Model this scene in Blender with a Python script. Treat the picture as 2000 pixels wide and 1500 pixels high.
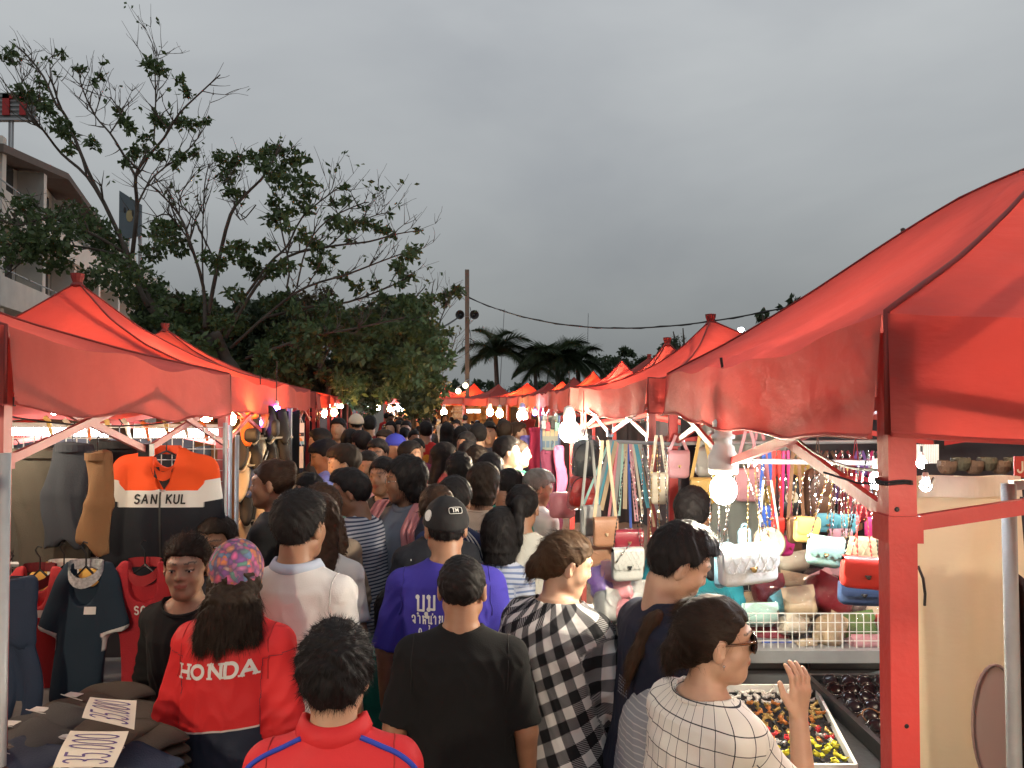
import bpy, math, random
import numpy as np
from mathutils import Vector, Matrix
from mathutils.bvhtree import BVHTree
for o in list(bpy.data.objects): bpy.data.objects.remove(o)
S = bpy.context.scene
COL = S.collection
R = math.radians
rng = np.random.default_rng(7)
rnd = random.Random(5)
# ------------------------------------------------------------ camera, sky, exposure
CH = 2.05            # eye height of the photographer (phone held up)
FPX = 1500.0         # focal length in pixels of the 2000 px wide photograph
PITCH = R(1.34)
cam_d = bpy.data.cameras.new('camera'); cam = bpy.data.objects.new('camera', cam_d); COL.objects.link(cam)
cam_d.sensor_width = 36; cam_d.lens = FPX / 2000 * 36; cam_d.clip_end = 2000; cam_d.clip_start = .05
cam.location = (0, 0, CH); cam.rotation_euler = (R(90) + PITCH, 0, 0)
S.camera = cam
S.render.engine = 'CYCLES'
S.cycles.use_denoising = True
S.cycles.max_bounces = 6; S.cycles.diffuse_bounces = 3; S.cycles.glossy_bounces = 3
S.cycles.transmission_bounces = 4; S.cycles.transparent_max_bounces = 12
S.cycles.caustics_reflective = False; S.cycles.caustics_refractive = False
S.cycles.sample_clamp_indirect = 6
S.view_settings.view_transform = 'Standard'; S.view_settings.look = 'None'
S.view_settings.exposure = 0.5; S.view_settings.gamma = 1.0
S.view_settings.use_curve_mapping = False
W = bpy.data.worlds.new('World'); S.world = W; W.use_nodes = True
def build_world():
 nt = W.node_tree; N = nt.nodes; L = nt.links
 N.clear()
 out = N.new('ShaderNodeOutputWorld')
 sky = N.new('ShaderNodeTexSky'); sky.sky_type = 'NISHITA'; sky.sun_disc = False
 sky.sun_elevation = R(3); sky.sun_rotation = R(200); sky.dust_density = 2.0
 b1 = N.new('ShaderNodeBackground'); b1.inputs[1].default_value = .05
 L.new(sky.outputs[0], b1.inputs[0])
 # overcast dusk cloud deck
 tc = N.new('ShaderNodeTexCoord'); sep = N.new('ShaderNodeSeparateXYZ'); L.new(tc.outputs['Generated'], sep.inputs[0])
 ramp = N.new('ShaderNodeValToRGB'); L.new(sep.outputs[2], ramp.inputs[0])
 r = ramp.color_ramp
 r.elements[0].position = 0.0; r.elements[0].color = (.165, .178, .181, 1)
 r.elements[1].position = .50; r.elements[1].color = (.37, .39, .405, 1)
 e = r.elements.new(.10); e.color = (.195, .209, .213, 1)
 e = r.elements.new(.28); e.color = (.295, .313, .325, 1)
 mp = N.new('ShaderNodeMapping'); mp.inputs['Scale'].default_value = (1.0, 1.0, 2.2); mp.inputs['Rotation'].default_value = (R(20), R(38), R(120))
 L.new(tc.outputs['Generated'], mp.inputs[0])
 n1 = N.new('ShaderNodeTexNoise'); n1.inputs['Scale'].default_value = 1.7; n1.inputs['Detail'].default_value = 5; n1.inputs['Roughness'].default_value = .5
 n1.inputs['Distortion'].default_value = .3
 L.new(mp.outputs[0], n1.inputs[0])
 cr = N.new('ShaderNodeValToRGB'); L.new(n1.outputs[0], cr.inputs[0])
 cr.color_ramp.elements[0].position = .36; cr.color_ramp.elements[0].color = (.86, .86, .88, 1)
 cr.color_ramp.elements[1].position = .62; cr.color_ramp.elements[1].color = (1.09, 1.08, 1.07, 1)
 mx = N.new('ShaderNodeMix'); mx.data_type = 'RGBA'; mx.blend_type = 'MULTIPLY'; mx.inputs[0].default_value = 1
 L.new(ramp.outputs[0], mx.inputs[6]); L.new(cr.outputs[0], mx.inputs[7])
 b2 = N.new('ShaderNodeBackground'); b2.inputs[1].default_value = 1.0
 L.new(mx.outputs[2], b2.inputs[0])
 ms = N.new('ShaderNodeMixShader'); ms.inputs[0].default_value = .96
 L.new(b1.outputs[0], ms.inputs[1]); L.new(b2.outputs[0], ms.inputs[2])
 L.new(ms.outputs[0], out.inputs[0])
build_world()
sun_d = bpy.data.lights.new('sun', 'SUN'); sun_d.energy = .12; sun_d.angle = R(40); sun_d.color = (.9, .95, 1)
sun = bpy.data.objects.new('sun', sun_d); COL.objects.link(sun); sun.rotation_euler = (R(35), R(-15), 0)
def P(px, py, d):
 """world point seen at photograph pixel (px,py) at forward distance d"""
 c, s = math.cos(PITCH), math.sin(PITCH)
 u = (px - 1000) / FPX; v = -(py - 750) / FPX
 y = c - v * s; z = s + v * c
 k = d / y
 return Vector((u * k, d, CH + z * k))
# ------------------------------------------------------------ materials
MATS = {}
def newmat(name):
 m = bpy.data.materials.new(name); m.use_nodes = True; m.node_tree.nodes.clear()
 return m, m.node_tree.nodes, m.node_tree.links
def pm(name, col, rough=.7, metal=0, var=.18, scale=14, bump=.15, bscale=None, sheen=0, spec=.4, coat=0, alpha=1):
 if name in MATS: return MATS[name]
 m, N, L = newmat(name)
 out = N.new('ShaderNodeOutputMaterial'); b = N.new('ShaderNodeBsdfPrincipled'); L.new(b.outputs[0], out.inputs[0])
 tc = N.new('ShaderNodeTexCoord')
 n = N.new('ShaderNodeTexNoise'); n.inputs['Scale'].default_value = scale; n.inputs['Detail'].default_value = 4
 L.new(tc.outputs['Object'], n.inputs[0])
 mx = N.new('ShaderNodeMix'); mx.data_type = 'RGBA'
 mx.inputs[6].default_value = tuple(c * (1 - var) for c in col) + (1,)
 mx.inputs[7].default_value = tuple(min(1, c * (1 + var)) for c in col) + (1,)
 L.new(n.outputs[0], mx.inputs[0]); L.new(mx.outputs[2], b.inputs['Base Color'])
 b.inputs['Roughness'].default_value = rough; b.inputs['Metallic'].default_value = metal
 b.inputs['Specular IOR Level'].default_value = spec
 b.inputs['Coat Weight'].default_value = coat
 if sheen: b.inputs['Sheen Weight'].default_value = sheen
 if alpha < 1: b.inputs['Alpha'].default_value = alpha
 if bump:
  n2 = N.new('ShaderNodeTexNoise'); n2.inputs['Scale'].default_value = bscale or scale * 4; n2.inputs['Detail'].default_value = 3
  L.new(tc.outputs['Object'], n2.inputs[0])
  bp = N.new('ShaderNodeBump'); bp.inputs['Strength'].default_value = bump; bp.inputs['Distance'].default_value = .01
  L.new(n2.outputs[0], bp.inputs['Height']); L.new(bp.outputs[0], b.inputs['Normal'])
 MATS[name] = m
 return m
def emat(name, col, s):
 if name in MATS: return MATS[name]
 m, N, L = newmat(name)
 out = N.new('ShaderNodeOutputMaterial'); e = N.new('ShaderNodeEmission'); e.inputs[0].default_value = tuple(col) + (1,); e.inputs[1].default_value = s
 L.new(e.outputs[0], out.inputs[0]); MATS[name] = m
 return m
def canopy_mat(name, col, tcol, mixf=.45, dirt=.35):
 m, N, L = newmat(name)
 out = N.new('ShaderNodeOutputMaterial'); d = N.new('ShaderNodeBsdfPrincipled'); t = N.new('ShaderNodeBsdfTranslucent')
 ms = N.new('ShaderNodeMixShader'); ms.inputs[0].default_value = mixf
 tc = N.new('ShaderNodeTexCoord')
 n = N.new('ShaderNodeTexNoise'); n.inputs['Scale'].default_value = 1.7; n.inputs['Detail'].default_value = 6; n.inputs['Roughness'].default_value = .65
 L.new(tc.outputs['Object'], n.inputs[0])
 r = N.new('ShaderNodeValToRGB'); L.new(n.outputs[0], r.inputs[0])
 r.color_ramp.elements[0].position = .3; r.color_ramp.elements[1].position = .72
 r.color_ramp.elements[0].color = tuple(c * (1 - dirt) + .03 * dirt for c in col) + (1,)
 r.color_ramp.elements[1].color = tuple(col) + (1,)
 L.new(r.outputs[0], d.inputs['Base Color']); d.inputs['Roughness'].default_value = .7; d.inputs['Specular IOR Level'].default_value = .12
 t.inputs[0].default_value = tuple(tcol) + (1,)
 n2 = N.new('ShaderNodeTexNoise'); n2.inputs['Scale'].default_value = 5; n2.inputs['Detail'].default_value = 5
 mp = N.new('ShaderNodeMapping'); mp.inputs['Scale'].default_value = (1, 1, 2.5); L.new(tc.outputs['Object'], mp.inputs[0]); L.new(mp.outputs[0], n2.inputs[0])
 bp = N.new('ShaderNodeBump'); bp.inputs['Strength'].default_value = .32; bp.inputs['Distance'].default_value = .05
 L.new(n2.outputs[0], bp.inputs['Height']); L.new(bp.outputs[0], d.inputs['Normal'])
 L.new(d.outputs[0], ms.inputs[1]); L.new(t.outputs[0], ms.inputs[2]); L.new(ms.outputs[0], out.inputs[0])
 MATS[name] = m
 return m
def plastic_mat():
 m, N, L = newmat('clear_plastic_bag')
 out = N.new('ShaderNodeOutputMaterial'); g = N.new('ShaderNodeBsdfGlossy'); g.inputs['Roughness'].default_value = .12; g.inputs[0].default_value = (1, 1, 1, 1)
 t = N.new('ShaderNodeBsdfTransparent'); t.inputs[0].default_value = (.93, .93, .93, 1)
 ms = N.new('ShaderNodeMixShader'); lw = N.new('ShaderNodeLayerWeight'); lw.inputs[0].default_value = .25
 tc = N.new('ShaderNodeTexCoord'); n = N.new('ShaderNodeTexNoise'); n.inputs['Scale'].default_value = 30; n.inputs['Detail'].default_value = 4
 L.new(tc.outputs['Object'], n.inputs[0]); bp = N.new('ShaderNodeBump'); bp.inputs['Strength'].default_value = 1; bp.inputs['Distance'].default_value = .02
 L.new(n.outputs[0], bp.inputs['Height']); L.new(bp.outputs[0], g.inputs['Normal']); L.new(bp.outputs[0], lw.inputs['Normal'])
 mth = N.new('ShaderNodeMath'); mth.operation = 'ADD'; mth.inputs[1].default_value = .07; L.new(lw.outputs['Facing'], mth.inputs[0])
 mm = N.new('ShaderNodeMath'); mm.operation = 'MULTIPLY'; mm.inputs[1].default_value = .5; L.new(mth.outputs[0], mm.inputs[0])
 L.new(mm.outputs[0], ms.inputs[0]); L.new(t.outputs[0], ms.inputs[1]); L.new(g.outputs[0], ms.inputs[2]); L.new(ms.outputs[0], out.inputs[0])
 MATS['clear_plastic_bag'] = m
 return m
def attr_mat(name, build, rough=.8, bump=.12, bscale=260, sheen=.0):
 """cloth whose colour is built from the garment coordinates: u round the body, v up / along the sleeve, w 0 torso, 1 sleeve"""
 if name in MATS: return MATS[name]
 m, N, L = newmat(name)
 out = N.new('ShaderNodeOutputMaterial'); b = N.new('ShaderNodeBsdfPrincipled'); L.new(b.outputs[0], out.inputs[0])
 at = N.new('ShaderNodeAttribute'); at.attribute_name = 'uvw'
 sp = N.new('ShaderNodeSeparateXYZ'); L.new(at.outputs['Vector'], sp.inputs[0])
 tc = N.new('ShaderNodeTexCoord')
 col = build(N, L, at, sp, tc)
 L.new(col, b.inputs['Base Color']); b.inputs['Roughness'].default_value = rough; b.inputs['Specular IOR Level'].default_value = .25
 b.inputs['Sheen Weight'].default_value = sheen
 n2 = N.new('ShaderNodeTexNoise'); n2.inputs['Scale'].default_value = bscale; n2.inputs['Detail'].default_value = 2
 L.new(tc.outputs['Object'], n2.inputs[0])
 n3 = N.new('ShaderNodeTexNoise'); n3.inputs['Scale'].default_value = 11; n3.inputs['Detail'].default_value = 3; L.new(tc.outputs['Object'], n3.inputs[0])
 ad = N.new('ShaderNodeMath'); ad.operation = 'MULTIPLY_ADD'; ad.inputs[1].default_value = .12; L.new(n2.outputs[0], ad.inputs[0]); L.new(n3.outputs[0], ad.inputs[2])
 bp = N.new('ShaderNodeBump'); bp.inputs['Strength'].default_value = bump * 3; bp.inputs['Distance'].default_value = .012
 L.new(ad.outputs[0], bp.inputs['Height']); L.new(bp.outputs[0], b.inputs['Normal'])
 MATS[name] = m
 return m
def M_(N, op, a, b=None, c=None):
 n = N.new('ShaderNodeMath'); n.operation = op
 L = n.id_data.links
 for i, v in enumerate((a, b, c)):
  if v is None: continue
  if isinstance(v, (int, float)): n.inputs[i].default_value = v
  else: L.new(v, n.inputs[i])
 return n.outputs[0]
def MIX(N, f, a, b):
 n = N.new('ShaderNodeMix'); n.data_type = 'RGBA'; L = n.id_data.links
 if isinstance(f, (int, float)): n.inputs[0].default_value = f
 else: L.new(f, n.inputs[0])
 for i, v in ((6, a), (7, b)):
  if isinstance(v, tuple): n.inputs[i].default_value = v + (1,)
  else: L.new(v, n.inputs[i])
 return n.outputs[2]
# ------------------------------------------------------------ objects
def tag(o, label=None, cat=None, group=None, kind=None):
 if label: o['label'] = label
 if cat: o['category'] = cat
 if group: o['group'] = group
 if kind: o['kind'] = kind
 return o
ROOTLOC = {}
def thing(name, label, cat, loc=(0, 0, 0), rotz=0, group=None, rot=None):
 o = bpy.data.objects.new(name, None); COL.objects.link(o); o.empty_display_size = .1
 o.location = loc; o.rotation_euler = rot if rot else (0, 0, rotz)
 ROOTLOC[o.name] = Vector(loc)
 return tag(o, label, cat, group)
def raw(name, V, F, mat, parent=None, smooth=False, attr=None, mats=None, midx=None):
 me = bpy.data.meshes.new(name)
 V = np.asarray(V, dtype=np.float32)
 if isinstance(F, np.ndarray):
  nf, k = F.shape
  me.vertices.add(len(V)); me.vertices.foreach_set('co', V.ravel())
  me.loops.add(nf * k); me.loops.foreach_set('vertex_index', F.astype(np.int32).ravel())
  me.polygons.add(nf); me.polygons.foreach_set('loop_start', np.arange(0, nf * k, k, dtype=np.int32))
  try: me.polygons.foreach_set('loop_total', np.full(nf, k, dtype=np.int32))
  except Exception: pass
  me.update(calc_edges=True)
 else:
  me.from_pydata([tuple(map(float, v)) for v in V], [], F); me.update()
 if smooth: me.polygons.foreach_set('use_smooth', np.ones(len(me.polygons), dtype=bool))
 if attr is not None:
  a = me.attributes.new('uvw', 'FLOAT_VECTOR', 'POINT'); a.data.foreach_set('vector', np.asarray(attr, dtype=np.float32).ravel())
 for mm in (mats or [mat]): me.materials.append(mm)
 if midx is not None: me.polygons.foreach_set('material_index', np.asarray(midx, dtype=np.int32))
 o = bpy.data.objects.new(name, me); COL.objects.link(o)
 if parent is not None: o.parent = parent
 return o
class MB:
 """collects solid pieces and links them as one mesh; coordinates are local to the thing (world=False) or world"""
 def __init__(s): s.V = []; s.F = []; s.mi = []; s.m = 0
 def add(s, vs, fs):
  n = len(s.V); s.V += [tuple(v) for v in vs]; s.F += [tuple(i + n for i in f) for f in fs]; s.mi += [s.m] * len(fs)
 def box(s, c, sz, mat=None):
  x, y, z = sz[0] / 2, sz[1] / 2, sz[2] / 2
  vs = [Vector((a * x, b * y, d * z)) for a in (-1, 1) for b in (-1, 1) for d in (-1, 1)]
  if mat is not None: vs = [mat @ v for v in vs]
  s.add([v + Vector(c) for v in vs], [(0, 1, 3, 2), (4, 6, 7, 5), (0, 4, 5, 1), (2, 3, 7, 6), (0, 2, 6, 4), (1, 5, 7, 3)])
 def bar(s, a, b, w, h=None, up=(0, 0, 1)):
  a = Vector(a); b = Vector(b); d = (b - a); L = d.length
  if L < 1e-6: return
  d.normalize(); up = Vector(up)
  if abs(d.dot(up)) > .98: up = Vector((1, 0, 0))
  x = d.cross(up).normalized(); z = x.cross(d).normalized(); h = h or w
  vs = []
  for p in (a, b):
   for (i, j) in ((-1, -1), (1, -1), (1, 1), (-1, 1)): vs.append(p + x * i * w / 2 + z * j * h / 2)
  s.add(vs, [(0, 1, 2, 3), (7, 6, 5, 4), (0, 4, 5, 1), (1, 5, 6, 2), (2, 6, 7, 3), (3, 7, 4, 0)])
 def tube(s, pts, r, n=6, cap=True):
  pts = [Vector(p) for p in pts]; k = len(pts)
  rs = r if hasattr(r, '__len__') else [r] * k
  vs = []; px = None
  for i, p in enumerate(pts):
   d = (pts[min(i + 1, k - 1)] - pts[max(i - 1, 0)])
   d = d.normalized() if d.length > 1e-9 else Vector((0, 0, 1))
   if px is None:
    px = d.orthogonal().normalized()
   else:
    px = (px - d * px.dot(d)); px = px.normalized() if px.length > 1e-6 else d.orthogonal().normalized()
   py = d.cross(px)
   for j in range(n):
    a = 2 * math.pi * j / n; vs.append(p + (px * math.cos(a) + py * math.sin(a)) * rs[i])
  fs = [(i * n + j, i * n + (j + 1) % n, (i + 1) * n + (j + 1) % n, (i + 1) * n + j) for i in range(k - 1) for j in range(n)]
  if cap: fs += [tuple(range(n))[::-1], tuple((k - 1) * n + j for j in range(n))]
  s.add(vs, fs)
 def lathe(s, prof, c=(0, 0, 0), n=16, mat=None):
  vs = []; c = Vector(c)
  for (r, z) in prof:
   for j in range(n):
    a = 2 * math.pi * j / n; v = Vector((r * math.cos(a), r * math.sin(a), z))
    if mat is not None: v = mat @ v
    vs.append(v + c)
  k = len(prof)
  fs = [(i * n + j, i * n + (j + 1) % n, (i + 1) * n + (j + 1) % n, (i + 1) * n + j) for i in range(k - 1) for j in range(n)]
  if prof[0][0] > 1e-5: fs.append(tuple(range(n))[::-1])
  if prof[-1][0] > 1e-5: fs.append(tuple((k - 1) * n + j for j in range(n)))
  s.add(vs, fs)
 def ball(s, c, r, n=10, sc=(1, 1, 1), mat=None):
  k = max(4, n // 2); vs = []; c = Vector(c)
  for i in range(k + 1):
   t = math.pi * i / k
   for j in range(n):
    a = 2 * math.pi * j / n
    v = Vector((r * math.sin(t) * math.cos(a) * sc[0], r * math.sin(t) * math.sin(a) * sc[1], r * math.cos(t) * sc[2]))
    if mat is not None: v = mat @ v
    vs.append(v + c)
  s.add(vs, [(i * n + j, (i + 1) * n + j, (i + 1) * n + (j + 1) % n, i * n + (j + 1) % n) for i in range(k) for j in range(n)])
 def grid(s, fn, nu, nv):
  vs = [fn(i / nu, j / nv) for j in range(nv + 1) for i in range(nu + 1)]
  s.add(vs, [(j * (nu + 1) + i, j * (nu + 1) + i + 1, (j + 1) * (nu + 1) + i + 1, (j + 1) * (nu + 1) + i) for j in range(nv) for i in range(nu)])
 def prism(s, outline, y0, y1, mat=None, c=(0, 0, 0)):
  """outline in x,z extruded along y"""
  n = len(outline); vs = []
  for y in (y0, y1):
   for (x, z) in outline:
    v = Vector((x, y, z)); v = mat @ v if mat is not None else v; vs.append(v + Vector(c))
  s.add(vs, [tuple(range(n)), tuple(range(2 * n - 1, n - 1, -1))] + [(i, i + n, (i + 1) % n + n, (i + 1) % n) for i in range(n)])
 def build(s, name, mat, parent=None, world=False, smooth=False, mats=None, attr=None):
  V = np.array([tuple(v) for v in s.V], dtype=np.float64)
  if world and parent is not None:
   r = parent
   while r.parent: r = r.parent
   V = V - np.array(ROOTLOC[r.name])
  return raw(name, V, s.F, mat, parent, smooth, attr, mats, s.mi if mats else None)
def single(mb, name, mat, label, cat, group=None, kind=None, smooth=False, mats=None):
 """one mesh thing whose vertices are world coordinates: origin moved to its base"""
 V = np.array([tuple(v) for v in mb.V]); c = (V.min(0) + V.max(0)) / 2; c[2] = V[:, 2].min()
 o = raw(name, V - c, mb.F, mat, None, smooth, None, mats, mb.mi if mats else None); o.location = c
 return tag(o, label, cat, group, kind)
def dup(root, loc, rotz=None, label=None, group=None, swap=None):
 r = root.copy(); COL.objects.link(r); r.location = loc
 if rotz is not None: r.rotation_euler = (0, 0, rotz)
 ROOTLOC[r.name] = Vector(loc)
 if label: r['label'] = label
 if group: r['group'] = group
 def rec(src, dst):
  for ch in src.children:
   c = ch.copy(); COL.objects.link(c); c.parent = dst
   if swap:
    base = c.name.split('.')[0]
    if base in swap and c.material_slots:
     c.material_slots[0].link = 'OBJECT'; c.material_slots[0].material = swap[base]
   rec(ch, c)
 rec(root, r)
 return r
# ------------------------------------------------------------ stroke lettering
def arc(cx, cz, rx, rz, a0, a1, n=10):
 return [(cx + rx * math.cos(R(a0 + (a1 - a0) * i / n)), cz + rz * math.sin(R(a0 + (a1 - a0) * i / n))) for i in range(n + 1)]
GL = {
 'H': [[(0, 0), (0, 1)], [(.7, 0), (.7, 1)], [(0, .5), (.7, .5)]],
 'O': [arc(.38, .5, .38, .46, 0, 360, 20)],
 '0': [arc(.3, .5, .3, .5, 0, 360, 18)],
 'N': [[(0, 0), (0, 1)], [(0, 1), (.7, 0)], [(.7, 0), (.7, 1)]],
 'D': [[(0, 0), (0, 1)], [(0, 1), (.3, 1)] + arc(.3, .5, .38, .5, 90, -90, 12) + [(0, 0)]],
 'A': [[(0, 0), (.38, 1), (.76, 0)], [(.16, .33), (.6, .33)]],
 'S': [arc(.33, .74, .3, .25, 30, 240, 10) + arc(.31, .25, .31, .26, 80, -150, 12)],
 'K': [[(0, 0), (0, 1)], [(.62, 1), (0, .42)], [(.2, .58), (.66, 0)]],
 'U': [[(0, 1), (0, .3)] + arc(.32, .3, .32, .3, 180, 360, 10) + [(.64, 1)]],
 'L': [[(0, 1), (0, 0), (.52, 0)]],
 'C': [arc(.35, .5, .34, .5, 45, 315, 14)],
 'T': [[(0, 1), (.66, 1)], [(.33, 1), (.33, 0)]],
 'M': [[(0, 0), (0, 1), (.4, .35), (.8, 1), (.8, 0)]],
 'J': [[(.5, 1), (.5, .3)] + arc(.27, .28, .23, .28, 0, -170, 8)],
 'F': [[(0, 0), (0, 1), (.6, 1)], [(0, .55), (.45, .55)]],
 'Y': [[(0, 1), (.33, .5), (.66, 1)], [(.33, .5), (.33, 0)]],
 'P': [[(0, 0), (0, 1), (.3, 1)] + arc(.3, .75, .28, .25, 90, -90, 8) + [(0, .5)]],
 'E': [[(.55, 1), (0, 1), (0, 0), (.55, 0)], [(0, .5), (.45, .5)]],
 '3': [arc(.28, .74, .26, .25, 150, -80, 9) + arc(.28, .26, .3, .26, 90, -150, 10)],
 '5': [[(.56, 1), (.08, 1), (.04, .58)] + arc(.28, .3, .3, .3, 110, -150, 12)],
 '2': [arc(.3, .7, .28, .28, 170, -30, 9) + [(0, 0), (.6, 0)]],
 '.': [[(.05, 0), (.1, .03)]], ':': [[(.1, .1), (.1, .16)], [(.1, .6), (.1, .66)]], ' ': [],
 # Thai letters used on the blue shirt
 'บ': [arc(.08, .9, .08, .08, 0, 360, 8), [(.14, .9), (.14, 0), (.62, 0), (.62, 1)]],
 'ุ': [arc(-.12, -.22, .07, .07, 0, 360, 8), [(-.06, -.22), (-.04, -.5)]],
 'ม': [arc(.08, .9, .08, .08, 0, 360, 8), [(.14, .9), (.14, .1), (.58, .06), (.58, 1)], arc(.1, .08, .08, .08, 0, 360, 8)],
 'จ': [arc(.3, .3, .07, .07, 0, 360, 8), [(.1, .7)] + arc(.3, .7, .28, .3, 150, 0, 8) + [(.58, 0), (.3, .25)]],
 'ำ': [arc(.1, 1.25, .08, .08, 0, 360, 8), [(.1, .9), (.3, 1), (.48, .85), (.48, 0)]],
 'ห': [arc(.08, .9, .08, .08, 0, 360, 8), [(.1, .8), (.1, 0)], [(.1, .3), (.4, .55), (.5, .5), (.5, 0)], arc(.48, .9, .08, .08, 0, 360, 8)],
 'น': [arc(.08, .9, .08, .08, 0, 360, 8), [(.12, .9), (.12, .1), (.55, .1), (.55, 1)], arc(.6, .08, .07, .07, 0, 360, 8)],
 '่': [[(-.2, 1.3), (-.2, 1.12)]],
 'า': [[(0, .8), (.2, 1), (.36, .85), (.36, 0)]],
 'ย': [arc(.1, .9, .08, .08, 0, 360, 8), [(.05, .8), (.2, .55), (.06, .4), (.06, 0), (.58, 0), (.58, 1)]],
 'อ': [arc(.3, .5, .26, .48, 170, -190, 16), arc(.12, .4, .08, .08, 0, 360, 8)],
 'ไ': [[(.1, 1.5), (.3, 1.45), (.2, .9), (.2, 0), (.32, .05)]],
 'โ': [[(.4, 1.45), (.05, 1.5), (.3, 1.2), (.2, .9), (.2, 0), (.32, .05)]],
 'ท': [arc(.08, .9, .08, .08, 0, 360, 8), [(.12, .85), (.12, 0)], [(.12, .6), (.4, 1), (.5, .9), (.5, 0)]],
 'ร': [[(.3, 1), (.08, .9), (.3, .7), (.3, .1)], arc(.24, .06, .07, .07, 0, 360, 8)],
}
ADV = {'.': .22, ' ': .45, 'ุ': .0, '่': 0, 'M': 1.08, 'O': .98, ':': .4, 'ไ': .5, 'โ': .5, 'A': .98}
def stroke_text(txt, h, w, italic=0.0, squeeze=1.0, gap=.28, serif=False, bold=.14):
 """list of flat quads (x,z) of a line of lettering, centred; w is the stroke width as a share of h"""
 quads = []; x = 0
 def rib(p, q, ww, ext=.5):
  d = np.array(q) - np.array(p); L = np.hypot(*d)
  if L < 1e-6: return
  d = d / L; n = np.array((-d[1], d[0])) * ww / 2
  p = np.array(p) - d * ww * ext * .6; q = np.array(q) + d * ww * ext * .6
  k = max(1, int(L / .12));
  for i in range(k):
   a = p + (q - p) * i / k; b = p + (q - p) * (i + 1) / k
   quads.append([a - n, b - n, b + n, a + n])
 for ch in txt:
  for pl in GL.get(ch, []):
   for a, b in zip(pl[:-1], pl[1:]):
    rib((a[0] * squeeze + x + italic * a[1], a[1]), (b[0] * squeeze + x + italic * b[1], b[1]), w)
  if serif and ch in 'HNDA':
   ends = {'H': [(0, 0), (0, 1), (.7, 0), (.7, 1)], 'N': [(0, 0), (0, 1), (.7, 1)], 'D': [(0, 0), (0, 1)], 'A': [(0, 0), (.76, 0)]}[ch]
   for e in ends:
    rib((e[0] * squeeze + x - .2, e[1]), (e[0] * squeeze + x + .2, e[1]), w * .6)
  x += (ADV.get(ch, .72)) * squeeze + (gap if ch not in 'ุ่' else 0)
 tot = x - gap
 return [[((q[0] - tot / 2) * h, (q[1] - .5) * h) for q in qd] for qd in quads]
def place_text(quads, fn, name, mat, parent, lift=.0006):
 """fn maps (x,z,extra) to a local point on the thing"""
 V = []; F = []
 for i, q in enumerate(quads):
  n = len(V); V += [fn(p[0], p[1], lift * (i % 5) * .12) for p in q]; F.append((n, n + 1, n + 2, n + 3))
 if not V: return None
 return raw(name, [tuple(v) for v in V], F, mat, parent)
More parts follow.
